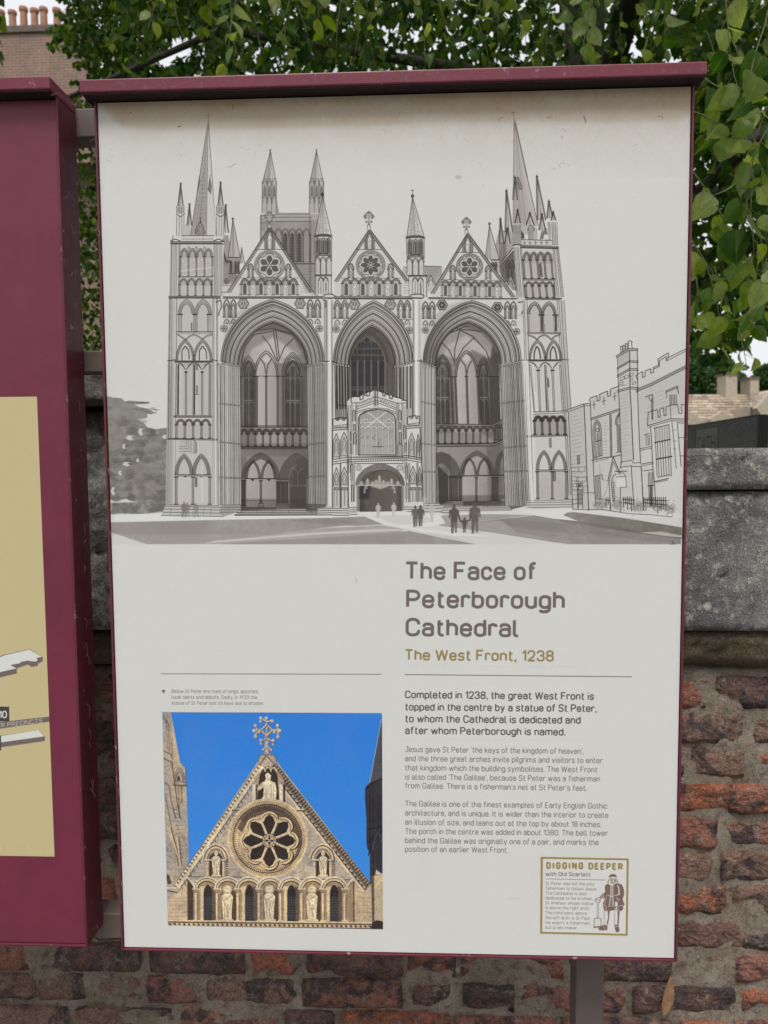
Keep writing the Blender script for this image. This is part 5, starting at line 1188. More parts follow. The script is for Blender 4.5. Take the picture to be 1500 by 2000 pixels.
def paint_gable_photo(cv):
    F = cv.frame; L = cv.line; G = cv.fill
    rnd = random.Random(8)
    F()
    box = [(317, 1391), (746, 1393), (748, 1815), (328, 1808)]
    G(box, (44, 118, 205), 1, g=(400, 1391, 400, 1700, (54, 130, 214)), tex=.03)
    ST = (186, 168, 144); ST2 = (168, 152, 134); LT = (208, 194, 172); SH = (108, 88, 72); DK = (50, 42, 38); LINE = (74, 58, 46)
    # flank walls
    F(310, 1370, 3.333)
    G([(24,66),(78,66),(140,400),(172,432),(180,560),(190,800),(196,1030),(60,1400),(45,760)], ST2, 1, tex=.15)
    G([(78,66),(140,400),(160,430),(130,430),(100,300)], (184,160,136), 1)
    for p, w in (([(26,92),(52,120),(70,170)],1.6),([(26,110),(46,130),(62,190)],1.0),([(28,320),(80,346),(88,372)],2.0),([(28,368),(84,396),(98,480),(120,650),(140,760)],2.2),([(35,525),(68,548),(80,640),(110,760)],1.8),([(50,120),(56,310)],.8),([(66,170),(70,330)],1.2),([(82,240),(92,420)],1.0),([(98,545),(178,548)],3.0),([(100,515),(178,528)],1.2),([(130,555),(136,760)],1.4),([(148,555),(152,660)],1.8),([(176,430),(180,560)],1.0)):
        L(p, w, LINE, .8)
    for o in (0,12,22): L(gothic(100+o*.6,170-o*.6,520,430+o*1.3,1.4), 1.2, LINE, .75)
    G(gothic(120,140,515,480), DK, .9)
    for k in range(34): L([(40+k*2.6,600+k*14),(46+k*2.6,606+k*14)], 2.2, LINE, .6); 
    for k in range(20): L([(36+rnd.random()*20,560+k*40),(60+k*2,575+k*40)], 1.0, LINE, .5); L([(92+k*4,700+k*26),(120+k*3,705+k*26)], 1.3, LINE, .6)
    # dark turret at the right
    G([(1450,110),(1374,528),(1345,560),(1342,625),(1352,760),(1352,920),(1358,960),(1375,980),(1378,1200),(1400,1300),(1456,1400),(1456,80)], (52,50,58), 1)
    G([(1450,110),(1374,528),(1450,498)], (78,78,90), 1)
    for k in range(8): L([(1450-k*9,150+k*50),(1452,140+k*50)], .6, (52,52,60), .7)
    L([(1374,528),(1450,115)], 1.3, (170,170,180), .9); L([(1345,580),(1380,540),(1452,500)], 1.8, (26,24,28), .9)
    for x in (1375,1395,1425,1440): L([(x,600),(x+3,1180)], 1.4, (28,26,30), .8)
    F(310, 1590, 3.333)
    for p in ([(1360,100),(1452,80)], [(1360,190),(1400,150),(1455,110)], [(1365,270),(1380,200)]): L(p, 2.2, (24,22,26), .9)
    L(gothic(1395,1460,230,125,1.3), 1.5, (110,106,108), .7); G([(1415,360),(1440,380),(1458,388),(1458,398),(1410,395)], (170,160,145), 1)
    # gable wall
    F(310, 1370, 3.333)
    tri = [(708,335),(765,385),(1380,1185),(1390,1200),(1395,1450),(60,1440),(60,1250),(100,1200),(650,385)]
    G(tri, (176,160,142), 1, tex=.12)
    F(310, 1590, 3.333)
    # ashlar joints
    for r in range(30):
        y = -290 + r * 24; hw = (y + 330) * .68
        c = 708
        x = c - hw
        while x < c + hw - 40 and y < 405:
            w = rnd.uniform(40, 80)
            if rnd.random() < .7: L([(x, y), (x + w, y + 1)], .6, (120,100,84), .5); L([(x, y), (x, y + 24)], .6, (120,100,84), .4)
            x += w
    G([(60,560),(185,430),(185,690),(60,690)], (190,168,140), 1); G([(1275,470),(1390,530),(1390,710),(1275,705)], (186,164,136), 1)
    for r in range(7):
        for x0_, x1_ in ((60,182),(1280,1388)): L([(x0_,545+r*24),(x1_,545+r*24)], .7, (120,100,84), .6); 
        for k in range(3): L([(70+k*42+(r%2)*18,545+r*24),(70+k*42+(r%2)*18,569+r*24)], .7, (120,100,84), .5); L([(1290+k*36+(r%2)*14,545+r*24),(1290+k*36+(r%2)*14,569+r*24)], .7, (120,100,84), .5)
    # moulded slopes: sunny left, shaded right
    F(310, 1370, 3.333)
    def band(p0, p1, o0, o1, c, a=1):
        dx, dy = p1[0]-p0[0], p1[1]-p0[1]; Ln = math.hypot(dx, dy); nx, ny = -dy/Ln, dx/Ln
        G([(p0[0]+nx*o0,p0[1]+ny*o0),(p1[0]+nx*o0,p1[1]+ny*o0),(p1[0]+nx*o1,p1[1]+ny*o1),(p0[0]+nx*o1,p0[1]+ny*o1)], c, a, tex=.1)
    lf = [(100,1195),(650,405)]; rt = [(765,405),(1385,1195)]
    band(lf[0], lf[1], 0, 40, LT); band(lf[0], lf[1], 14, 24, (200,172,120)); band(rt[0], rt[1], 0, 42, (120,102,88)); band(rt[0], rt[1], 0, 14, (160,142,122))
    beads(cv, lf, 26, 8, 2.6, .95, off=8, c=DK); beads(cv, rt, 21, 26, 3.0, .85, off=4, c=DK)
    sc = along(lf, 34, 46)
    for p in sc: L([(p[0]-12,p[1]+12),(p[0]+4,p[1]-2),(p[0]+14,p[1]-14),(p[0]+18,p[1]+2)], 1.6, LINE, .8)
    sc = along(rt, 34, 50)
    for p in sc: L([(p[0]-14,p[1]-14),(p[0]-4,p[1]+8),(p[0]+14,p[1]+10)], 2.8, DK, .85)
    band(rt[0], rt[1], 58, 72, (206,186,158)); L([lf[0],lf[1]], 1.0, LINE, .8); L([rt[0],rt[1]], 1.2, DK, .85)
    # niche with the seated saint
    G(gothic(612,822,560,425,1.2,10)+[(822,700),(612,700)], (166,146,124), .8)
    G(gothic(655,775,500,428,1.1)+[(790,698),(638,698)], (58,48,42), 1)
    for c in (675,712,748): L(gothic(c-18,c+18,455,430,1.1), 2.0, LT, .95)
    for x, c, w in ((622,LT,12),(640,(90,74,62),8),(800,LT,14),(818,(60,50,44),8)): G([(x-w,540),(x+w*.6,540),(x+w*.6,698),(x-w,698)], c, 1)
    pts = [(650,696),(655,650),(680,620),(684,560),(668,528),(690,520),(698,500),(692,478),(710,462),(732,480),(728,515),(760,530),(768,580),(762,640),(775,696)]
    G(pts, (218,204,174), 1); G([(668,530),(640,566),(650,582),(684,560)], (200,182,150), 1)
    for p in ([(700,560),(695,690)], [(730,540),(735,600),(715,690)], [(745,560),(750,680)], [(700,505),(724,508)], [(660,675),(765,675)], [(690,600),(740,610)], [(708,480),(712,500)]): L(p, 1.3, (140,112,84), .75)
    for k in range(6): L([(670+k*16,678),(680+k*16,694)], .9, (110,90,70), .8); L([(680+k*16,678),(670+k*16,694)], .9, (110,90,70), .8)
    L([(480,708),(700,706),(940,712)], 2.8, (84,68,56), .95); L([(480,700),(940,704)], 1.2, LT, .9)
    # cross finial
    G([(650,410),(650,370),(665,345),(708,330),(750,348),(766,372),(766,412),(740,400),(708,370),(680,400)], (166,150,134), 1); L([(650,410),(650,370),(665,345),(750,348),(766,372),(766,412)], 1.2, DK, .7); L([(665,405),(700,350),(750,405)], 1.6, DK, .8)
    def blob(x, y, r): G(circle(x+3,y+3,r,10), (84,74,68), 1); G(circle(x,y,r,10), (186,170,154), 1); G(circle(x-r*.2,y-r*.25,r*.5,8), (208,194,176), .9)
    for p, w in (([(703,335),(703,215)],26),([(703,235),(703,130)],11)): L([(q[0]+2,q[1]) for q in p], w/3.3+1, (84,74,68), 1); L(p, w/3.3, (180,164,148), 1)
    for p in ([(703,150),(740,185),(703,222),(664,185),(703,150)], [(640,186),(664,186)], [(742,186),(775,186)]): L([(q[0]+2,q[1]+2) for q in p], 4.6, (84,74,68), 1); L(p, 3.6, (184,168,152), 1)
    for p in ([(703,150),(700,108)], [(703,130),(664,108)], [(703,130),(738,126)], [(640,186),(628,156)], [(640,186),(630,228)], [(775,186),(772,156)], [(775,186),(776,230)], [(640,186),(620,190)], [(775,186),(786,190)], [(703,240),(660,262)], [(703,240),(750,264)], [(703,290),(680,312)], [(703,290),(732,316)]):
        L([(q[0]+2,q[1]+2) for q in p], 4.4, (84,74,68), 1); L(p, 3.4, (184,168,152), 1)
    for x, y, r in ((700,108,11),(664,108,11),(738,126,11),(662,130,9),(628,156,11),(620,190,12),(630,228,12),(772,156,11),(786,190,12),(776,230,12),(666,252,11),(746,254,11),(666,275,9),(744,280,9),(680,312,8),(732,316,8),(652,200,9),(752,200,9)): blob(x, y, r)
    # rose
    F(310, 1590, 3.333)
    cx_, cy_, R = 708, 160, 262
    G(circle(cx_,cy_,R,56), (206,182,144), 1); G(circle(cx_,cy_,R*.94,56), (176,152,122), 1); G(circle(cx_,cy_,R*.86,56), (92,76,64), 1)
    G([(cx_+R*.84*math.cos(t), cy_+R*.84*math.sin(t)) for t in [math.pi*(.25+k/20*.95) for k in range(21)]], (206,180,142), 1)
    G(circle(cx_+4,cy_+14,R*.76,48), (182,156,124), 1)
    beads(cv, circle(cx_,cy_,R*.86,80), 13, 17, 2.2, .8, c=(58,46,40)); beads(cv, circle(cx_,cy_,R*.83,80), 13, 8, 1.3, .6, c=(214,192,158))
    G([(cx_+R*.78*math.cos(t), cy_+R*.8*math.sin(t)) for t in [math.pi*(1.1+k/20*.95) for k in range(21)]] + [(cx_+R*.66*math.cos(t), cy_+12+R*.66*math.sin(t)) for t in [math.pi*(2.05-k/20*.95) for k in range(21)]], (80,66,56), .85)
    def lobes(r0, am, off=0):
        o = []
        for k in range(96):
            t = 2*math.pi*k/96; rr_ = r0 + am*abs(math.cos(4*(t+math.pi/8*0+math.pi/2)))**.6
            o.append((cx_+12+off+rr_*math.cos(t), cy_+80-2+off*.6-65+rr_*math.sin(t)))
        return o
    G(lobes(150,44,6), (60,48,40), 1); G(lobes(148,42), (214,190,150), 1); G(lobes(138,40), (100,82,68), 1); G(lobes(132,40), (206,180,142), 1)
    cx2, cy2 = cx_+12, cy_+13+65-2-0
    cy2 = cy_+78-65+0
    foil(cv, cx2, cy2+0, 168, 8, (42,34,34), False, 1.6, math.pi/2, .9)
    for k in range(8):
        t = math.pi/8+2*math.pi*k/8
        p0 = (cx2+40*math.cos(t), cy2+40*math.sin(t)); p1 = (cx2+138*math.cos(t), cy2+138*math.sin(t))
        L([(p0[0]+4,p0[1]+4),(p1[0]+4,p1[1]+4)], 6.4, (58,46,40), 1); L([p0,p1], 5.0, (192,168,142), 1); L([(p0[0]-2,p0[1]-3),(p1[0]-2,p1[1]-3)], 1.4, (220,200,170), .9)
        L([(p1[0]-8*math.sin(t),p1[1]+8*math.cos(t)),(p1[0]+8*math.sin(t),p1[1]-8*math.cos(t))], 5, (210,188,152), 1)
    G(circle(cx2,cy2,46,20), (190,168,140), 1); L(circle(cx2,cy2,46,20), 1.4, DK, .9, closed=True); L(circle(cx2,cy2,32,16), 1.2, LINE, .8, closed=True)
    for k in range(12):
        t = 2*math.pi*k/12; G(circle(cx2+38*math.cos(t),cy2+38*math.sin(t),4,6), DK, .8)
    foil(cv, cx2, cy2, 26, 4, DK, False, 1, 0, .8)
    G(gothic(445,475,180,120), ST, 0)
    # side niches
    def man(x, y0, y1, w, halo=False, c=(214,198,168)):
        h = y1-y0
        if halo: G(circle(x,y0+h*.12,h*.15,18), (200,178,140), 1); L(circle(x,y0+h*.12,h*.15,18), 1.2, LINE, .75, closed=True); L(circle(x,y0+h*.12,h*.12,18), .8, LINE, .5, closed=True)
        G([(x-w*.32,y1),(x-w*.42,y0+h*.6),(x-w*.5,y0+h*.32),(x-w*.2,y0+h*.22),(x+w*.22,y0+h*.22),(x+w*.52,y0+h*.34),(x+w*.42,y0+h*.62),(x+w*.38,y1)], c, 1)
        G(circle(x,y0+h*.12,h*.075,12,h*.1), c, 1)
        for p in ([(x-w*.45,y0+h*.34),(x-w*.1,y0+h*.6),(x+w*.2,y1)], [(x+w*.3,y0+h*.3),(x-w*.3,y0+h*.45)], [(x-w*.25,y0+h*.5),(x-w*.2,y1)], [(x+w*.05,y0+h*.55),(x+w*.0,y1)], [(x+w*.4,y0+h*.4),(x+w*.15,y0+h*.7)], [(x-h*.03,y0+h*.11),(x+h*.03,y0+h*.11)], [(x-w*.2,y0+h*.22),(x+w*.2,y0+h*.23)]): L(p, 1.2, (128,102,78), .75)
        L([(x+w*.52,y0+h*.34),(x+w*.44,y0+h*.62),(x+w*.4,y1)], 2.0, (70,56,46), .8)
        G([(x-w*.5,y1-6),(x+w*.5,y1-6),(x+w*.55,y1+8),(x-w*.55,y1+8)], (200,182,150), 1)
    for x in (372, 1068):
        for o, c, w in ((0,LT,3.4),(-8,(90,72,58),2.6),(-18,(206,182,146),4.0),(-30,(96,78,64),1.6)): L(gothic(x-84-o*1.0,x+84+o*1.0,300,196-o*1.0,1.15), w, c, 1)
        G(gothic(x-46,x+46,300,245,1.15)+[(x+44,405),(x-44,405)], (70,56,48), 1)
        G([(x-10,250),(x+46,290),(x+44,405),(x+20,405)], (50,40,36), .7)
        for s_ in (-1,1): G([(x+s_*52-11,300),(x+s_*52+11,300),(x+s_*52+10,405),(x+s_*52-10,405)], (202,180,148), 1); L([(x+s_*52+8,300),(x+s_*52+8,405)], 1.8, LINE, .8); L([(x+s_*52-20,298),(x+s_*52+20,298)], 3.2, LT, 1); L([(x+s_*52-20,306),(x+s_*52+20,306)], 1.4, LINE, .8)
        beads(cv, [(x+78,300),(x+78,405)], 14, 8, 2.4, .8, c=DK)
        man(x+2, 236, 400, 60)
    L([(190,408),(540,410)], 1.8, LINE, .8); L([(860,424),(1260,428)], 1.8, LINE, .8)
    # bottom arcade
    G([(185,440),(1275,440),(1275,705),(185,690)], (150,128,104), 1, tex=.15)
    cols = [245,382,517,655,795,932,1072,1212]
    wins = [(318,0),(452,1),(588,0),(726,1),(862,0),(1003,1),(1140,0)]
    G([(190,440),(225,470),(225,692),(190,690)], (60,48,42), .9)
    for c, st in wins:
        if st: G([(c-46,480),(c+50,480),(c+50,698),(c-46,696)], (120,100,84), 1); G([(c+22,500),(c+52,500),(c+52,698),(c+22,698)], (78,62,54), 1)
        else:
            G([(c-46,470),(c-12,470),(c-22,696),(c-46,696)], (204,180,142), 1); G([(c+24,470),(c+52,480),(c+52,698),(c+24,698)], (96,78,66), 1)
            G(gothic(c-26,c+30,520,460,1.2)+[(c+30,698),(c-26,696)], (50,46,52), 1)
            for k in range(5): L([(c-24+k*13,540),(c-24+k*13,694)], .7, (116,114,120), .7)
            for k in range(9): L([(c-24,540+k*17),(c+28,541+k*17)], .7, (116,114,120), .6)
    for c, st in wins:
        if st: man(c-6, 462, 690, 78, True)
    for i in range(8):
        a0 = cols[i-1] if i else 100; a1 = cols[i]
        if i == 0: L([(185,412),(215,440),(240,480)], 4, LT, 1); L([(185,425),(210,455),(228,485)], 2, DK, .8); continue
        for o, c, w in ((0,LT,3.6),(9,(92,74,60),2.0),(16,(206,182,146),3.6),(26,(60,48,40),2.0)): L(gothic(a0-16+o,a1+16-o,488,410+o*1.05,1.02), w, c, .95)
    L([(1222,480),(1240,445),(1262,425)], 4, LT, 1)
    for x in cols:
        G([(x-13,512),(x+11,512),(x+9,694),(x-11,694)], (206,186,156), 1); G([(x+3,512),(x+12,512),(x+10,694),(x+3,694)], (120,98,80), .9); L([(x-13,512),(x-11,694)], .9, LINE, .7)
        G([(x-26,486),(x+26,488),(x+20,505),(x+12,518),(x-12,518),(x-20,505)], (198,174,140), 1)
        for k in range(5): L([(x-20+k*9,492),(x-14+k*7,512)], 1.6, (74,58,48), .8)
        L([(x-26,486),(x+26,488)], 1.6, LT, 1); G([(x-18,688),(x+18,689),(x+20,700),(x-20,699)], (204,184,152), 1)
    L([(1268,440),(1272,704)], 2.6, (70,56,46), .8); L([(188,430),(190,690)], 2.0, (90,72,58), .8)
    # string course at the foot
    G([(58,690),(1410,706),(1410,748),(58,730)], (176,154,124), 1); L([(58,692),(1410,708)], 2.0, (214,192,156), 1); L([(58,702),(1410,718)], 2.0, (54,42,36), .9)
    for k in range(44):
        x = 66+k*31; y = 708+(x-58)*.012
        G([(x,y),(x+13,y+2),(x+18,y+12),(x+6,y+16)], (48,38,33), .9); G([(x+14,y+2),(x+26,y+3),(x+24,y+15),(x+17,y+14)], (214,190,152), .95)
    L([(58,729),(1410,746)], 1.6, (54,42,36), .9)
    # stone pier at the lower right, bits of the left
    G([(1400,400),(1460,395),(1460,700),(1405,705)], (178,160,132), 1); L(gothic(1415,1500,480,430,1.3), 2, LT, 1); G([(1380,400),(1402,405),(1404,700),(1390,700)], (90,74,62), .9)
    for p in ([(1390,705),(1420,690),(1462,700),(1462,752),(1380,750)],): G(p, (44,36,32), 1)
    G([(45,390),(70,400),(84,450),(60,460)], DK, .8); L([(50,480),(110,480)], 3, LT, 1); L([(60,500),(120,510)], 2.5, DK, .8)
    for p in ([(60,100),(90,180)], [(70,90),(120,260)], [(120,150),(140,330)]): L(p, 3, (206,186,150), .9); L([(q[0]+9,q[1]) for q in p], 2, LINE, .8)
    F()
    # stone is mottled, pitted and weathered; the sky is left smooth
    m = cv.mask(cv.tp(box))
    if m:
        x0, y0, c = m; h, w = c.shape; v = cv.px[y0:y0+h, x0:x0+w]
        st = np.clip((v[:, :, 0] - v[:, :, 2] + 30) / 30, 0, 1) * c
        n1 = smooth_noise(h, w, 5, 41); n2 = smooth_noise(h, w, 16, 42); n4 = smooth_noise(h, w, 44, 43); n0 = cv.speck[y0:y0+h, x0:x0+w]
        k = 1 + st * ((n1 - .5) * .20 + (n2 - .5) * .15 + (n4 - .5) * .12 + (n0 - .5) * .12)
        v *= k[:, :, None]
        pit = (n1 > .80) & (n2 > .45); v[pit] *= (1 - .2 * st[pit])[:, None]
        v += (st * (n4 - .5) * 8)[:, :, None] * np.array((0, -.1, -1.0))
    # crop to the picture's own edges
    for q in ([(300,1380),(317,1391),(328,1808),(320,1840)], [(317,1391),(300,1380),(770,1380),(746,1393)], [(328,1808),(320,1840),(760,1840),(748,1815)], [(746,1393),(770,1380),(770,1840),(748,1815)]): G(q, PAP, 1)
    L([(317,1391),(746,1393)], .6, (60,60,80), .6)
    # press screen (faint dots of the print)
    m = cv.mask(cv.tp(box))
    if m:
        x0, y0, c = m; h, w = c.shape
        v = cv.px[y0:y0+h, x0:x0+w]; v += ((cv.speck[y0:y0+h, x0:x0+w]-.5)*12*c)[:, :, None]

def paint_text(cv):
    F = cv.frame; F()
    T = lambda s, x0, y0, x1, y1, cap, wt=.15, c=(110,99,99), a=1: text(cv, s, x0, y0, x1, y1, cap, wt, c, a, lean=0.012)
    brown = (108, 96, 97); gold = (138, 122, 78); dk = (88, 80, 80); gr = (122, 115, 113)
    T('The Face of', 790, 1133, 1047, 1134, 36.5, .165, brown); T('Peterborough', 793, 1188, 1103, 1190, 36.5, .165, brown); T('Cathedral', 792, 1243, 1012, 1245, 36.5, .165, brown)
    T('The West Front, 1238', 790, 1290, 1082, 1292.5, 22.5, .165, gold)
    cv.line([(790,1317.5),(1234,1322)], 1.7, (112,103,102), .95, butt=True); cv.line([(314,1316),(745,1317)], 1.5, (112,103,102), .95, butt=True)
    for s, y0, x1, y1 in (('Completed in 1238, the great West Front is',1364,1160,1367.5), ('topped in the centre by a statue of St Peter,',1388,1165,1391), ('to whom the Cathedral is dedicated and',1411,1134,1414), ('after whom Peterborough is named.',1434,1104,1437)):
        T(s, 791, y0, x1, y1, 15.2, .155, dk)
    for s, y0, x1, y1 in (("Jesus gave St Peter `the keys of the kingdom of heaven',",1469,1140,1473), ('and the three great arches invite pilgrims and visitors to enter',1487,1177,1491), ('that kingdom which the building symbolises. The West Front',1505,1167,1509),
                          ("is also called `The Galilee', because St Peter was a fisherman",1523,1172,1527), ("from Galilee. There is a fisherman's net at St Peter's feet.",1540,1146,1545), ('The Galilee is one of the finest examples of Early English Gothic',1575,1186,1580),
                          ('architecture, and is unique. It is wider than the interior to create',1593,1188,1598), ('an illusion of size, and leans out at the top by about 18 inches.',1611,1174,1616), ('The porch in the centre was added in about 1380. The bell tower',1629,1187,1633),
                          ('behind the Galilee was originally one of a pair, and marks the',1647,1169,1651), ('position of an earlier West Front.',1664,992,1666)):
        T(s, 791, y0, x1, y1, 11.6, .125, gr)
    cv.fill([(315,1347.5),(324,1347.5),(319.5,1355)], (112,106,104), 1)
    for s, y0, x1, y1 in (('Below St Peter are rows of kings, apostles,',1353.5,505,1354), ('local saints and abbots. Sadly, in 1923 the',1365,502,1365.5), ('statue of St Peter lost its keys due to erosion.',1376.5,515,1377)):
        T(s, 335, y0, x1, y1, 7.4, .135, (134,129,126))
    cv.line([(994,1755),(1015,1755)], .7, (150,145,142), .6)

def paint_notice(cv):
    F = cv.frame; L = cv.line; G = cv.fill; F(1040, 1660, 7.5)
    gold = (142, 122, 66)
    G([(120,102),(1410,126),(1393,1256),(112,1226)], gold, 1, tex=.06); G([(152,130),(1380,152),(1365,1228),(142,1200)], (203,203,202), 1)
    T = lambda s, x0, y0, x1, y1, cap, wt=.15, c=(108,100,98), a=1: text(cv, s, x0, y0, x1, y1, cap, wt, c, a)
    text(cv, 'DIGGING', 200, 282, 745, 286, 106, .25, gold, gap=62.0); text(cv, 'DEEPER', 818, 290, 1325, 298, 106, .25, gold, gap=52.0)
    rnd = random.Random(3)
    for k in range(60):
        x = rnd.uniform(205, 1320); y = rnd.uniform(176, 290); L([(x, y), (x + rnd.uniform(-14, 14), y + rnd.uniform(4, 16))], .35, (203,203,202), .8)
    T('with Old Scarlett', 192, 382, 848, 390, 62, .15); L([(196,424),(1062,440)], 1.0, (108,100,98), .95, butt=True)
    for s, y, x1 in (('St Peter was not the only',512,905),('fisherman to follow Jesus.',584,945),('The Cathedral is also',656,793),('dedicated to his brother,',726,884),('St Andrew, whose statue',798,892),('is above the right arch.',868,833),('The third saint, above',942,796),('the left arch, is St Paul.',1014,846),("He wasn't a fisherman,",1086,848),('but a tent maker.',1158,663)):
        T(s, 190, y, x1, y + (x1-190)*.016, 48, .125, (130,123,121))
    # bearded man in a belted coat, leaning on a spade
    BR = (112, 92, 84)
    G([(1058,560),(1064,520),(1110,490),(1180,480),(1250,485),(1310,510),(1340,580),(1342,660),(1318,720),(1348,800),(1325,830),(1330,870),(1300,895),(1190,880),(1120,898),(1050,890),(1028,790),(1060,720),(1050,700),(1020,720),(985,700),(1000,660),(1065,620)], BR, 1)
    G([(1120,420),(1122,380),(1150,355),(1190,350),(1228,370),(1238,410),(1225,400),(1180,390),(1130,405)], BR, 1); G([(1118,405),(1130,400),(1230,405),(1240,440),(1245,490),(1200,500),(1170,530),(1120,510),(1100,480),(1112,440)], (196,192,188), 1)
    for p in ([(1130,425),(1160,422)], [(1185,425),(1222,428)], [(1140,440),(1155,442)], [(1195,442),(1215,444)], [(1170,430),(1160,465),(1178,470)], [(1145,485),(1200,482)], [(1112,440),(1105,480)], [(1240,430),(1248,490)]): L(p, 1.5, BR, .9)
    G([(1195,440),(1230,450),(1228,480),(1200,470)], BR, .6)
    L([(1150,520),(1145,660),(1120,830)], 1.6, (204,202,200), .9); L([(1180,520),(1175,660),(1190,830)], 1.6, (204,202,200), .9)
    for k in range(16): L([(1140,540+k*19),(1178,540+k*19)], .7, (204,202,200), .85)
    L([(1090,660),(1160,680),(1260,655)], 1.3, (204,202,200), .9); L([(1250,520),(1270,580),(1262,620),(1280,640),(1250,660)], 2.4, (204,202,200), .9); L([(1028,790),(1080,830),(1080,880)], 1.2, (204,202,200), .85); L([(1250,830),(1325,808)], 1.2, (204,202,200), .85)
    L([(1010,660),(1020,715)], 1.6, (204,202,200), .9); L([(1035,650),(1045,700)], 1.2, (204,202,200), .9); L([(1230,700),(1275,740)], 1.4, (204,202,200), .9); L([(1085,680),(1060,800)], .8, (204,202,200), .8)
    G([(1205,760),(1240,750),(1255,800),(1240,830),(1205,820)], (200,196,192), 1); L([(1205,760),(1240,750),(1255,800),(1240,830),(1205,820)], .8, BR, .9, closed=True)
    for k in range(5): L([(1225,830),(1200+16*k,885)], .9, (204,202,200), .85)
    G([(918,720),(945,705),(990,690),(995,730),(985,765),(940,770),(922,750)], (198,194,190), 1); L([(918,720),(950,705),(990,690),(995,730),(985,765),(940,770),(920,750)], 1.1, BR, .95, closed=True); L([(930,725),(980,740)], 1.2, BR, .8)
    L([(958,770),(955,1000)], 2.9, (200,198,195), 1); L([(948,770),(944,1000)], .7, BR, .95); L([(968,770),(966,1000)], .9, BR, .95)
    G([(905,1010),(925,1000),(990,998),(1005,1015),(1002,1130),(900,1138)], (200,199,196), 1); L([(905,1010),(925,1000),(990,998),(1005,1015),(1002,1130),(900,1138)], 1.3, BR, .95, closed=True); L([(898,1130),(1000,1122)], 2.2, BR, .95)
    G([(1052,898),(1110,900),(1108,1090),(1045,1092)], (203,202,199), 1); L([(1052,898),(1046,1090)], .8, BR, .9); G([(1102,900),(1132,885),(1122,1000),(1105,1090),(1085,1090),(1108,980)], BR, 1)
    G([(1202,895),(1275,895),(1262,1100),(1200,1100)], (203,202,199), 1); L([(1202,895),(1200,1095)], .8, BR, .9); G([(1245,895),(1278,890),(1268,1010),(1262,1095),(1240,1095),(1248,990)], BR, 1)
    G([(962,1150),(1040,1095),(1095,1100),(1100,1165),(1040,1178),(975,1172)], BR, 1); L([(980,1182),(1100,1180)], 1.4, (180,174,170), .9); L([(1040,1110),(1060,1150)], 1.2, (200,198,195), .8)
    G([(1200,1095),(1262,1100),(1275,1190),(1250,1206),(1222,1200),(1205,1150)], BR, 1); L([(1205,1130),(1262,1120)], 1.2, (200,198,195), .9)

def paint_map(cv):
    F = cv.frame; L = cv.line; G = cv.fill; F(0, 1100, 3.75)
    TAN = (186, 173, 132); BRN = (112, 98, 97); WH = (203, 206, 198)
    F(); G([(-700, 700), (60, 700), (200, 700), (200, 1800), (-700, 1800)], TAN, 1)
    F(0, 1100, 3.75)
    G([(-200,735),(0,685),(20,672),(45,668),(220,628),(314,688),(314,720),(280,735),(276,752),(235,760),(205,742),(124,770),(124,808),(0,836),(-200,880)], BRN, 1)
    G([(-200,735),(0,690),(20,680),(45,672),(218,632),(308,686),(268,694),(278,710),(262,720),(225,718),(205,712),(150,724),(148,732),(75,746),(122,770),(0,798),(-200,845)], WH, 1)
    G([(-200,1190),(-60,1170),(367,1122),(367,1160),(0,1212),(-200,1245)], BRN, 1)
    text(cv, 'MINSTER PRECINCTS', -165, 1224, 312, 1168, 34, .16, (176,168,160))
    G([(-120,1050),(68,1050),(70,1158),(-120,1158)], (74,66,64), 1); text(cv, '10', 0 - 8, 1136, 52, 1135, 55, .17, WH)
    G([(-100,1278),(0,1262),(285,1222),(330,1272),(330,1302),(10,1348),(-100,1366)], BRN, 1); G([(-100,1280),(0,1265),(283,1222),(324,1268),(8,1312),(-100,1328)], WH, 1)
    G([(-30,1262),(8,1262),(10,1370),(-30,1372)], (74,66,64), 1)
    G([(-420,600),(-260,560),(-200,640),(-380,690)], BRN, 1); G([(-418,596),(-260,556),(-206,628),(-382,674)], WH, 1)
# ================================================================= helpers
def link(o): scene.collection.objects.link(o); return o
def mesh_obj(name, bm_or_data, mat, parent=None, smooth=False):
    if isinstance(bm_or_data, bpy.types.Mesh): me = bm_or_data
    elif isinstance(bm_or_data, tuple):
        me = bpy.data.meshes.new(name); me.from_pydata(bm_or_data[0], [], bm_or_data[1]); me.update()
    else:
        me = bpy.data.meshes.new(name); bmesh.ops.recalc_face_normals(bm_or_data, faces=bm_or_data.faces[:]) if smooth != 'keep' else None
        bm_or_data.to_mesh(me); bm_or_data.free()
    if mat is not None and not me.materials: me.materials.append(mat)
    if smooth: me.polygons.foreach_set('use_smooth', [True] * len(me.polygons))
    o = bpy.data.objects.new(name, me); link(o)
    if parent is not None: o.parent = parent
    return o
def thing(name, label, cat, loc=(0, 0, 0), group=None):
    o = bpy.data.objects.new(name, None); link(o); o.location = loc; o.empty_display_size = 0.1
    o['label'] = label; o['category'] = cat
    if group: o['group'] = group
    return o
def tag(o, label=None, cat=None, group=None, kind=None):
    if label: o['label'] = label
    if cat: o['category'] = cat
    if group: o['group'] = group
    if kind: o['kind'] = kind
    return o
def local(o_parent, pts):   # parent empties carry only a location
    L = o_parent.location
    return [(p[0] - L[0], p[1] - L[1], p[2] - L[2]) for p in pts]
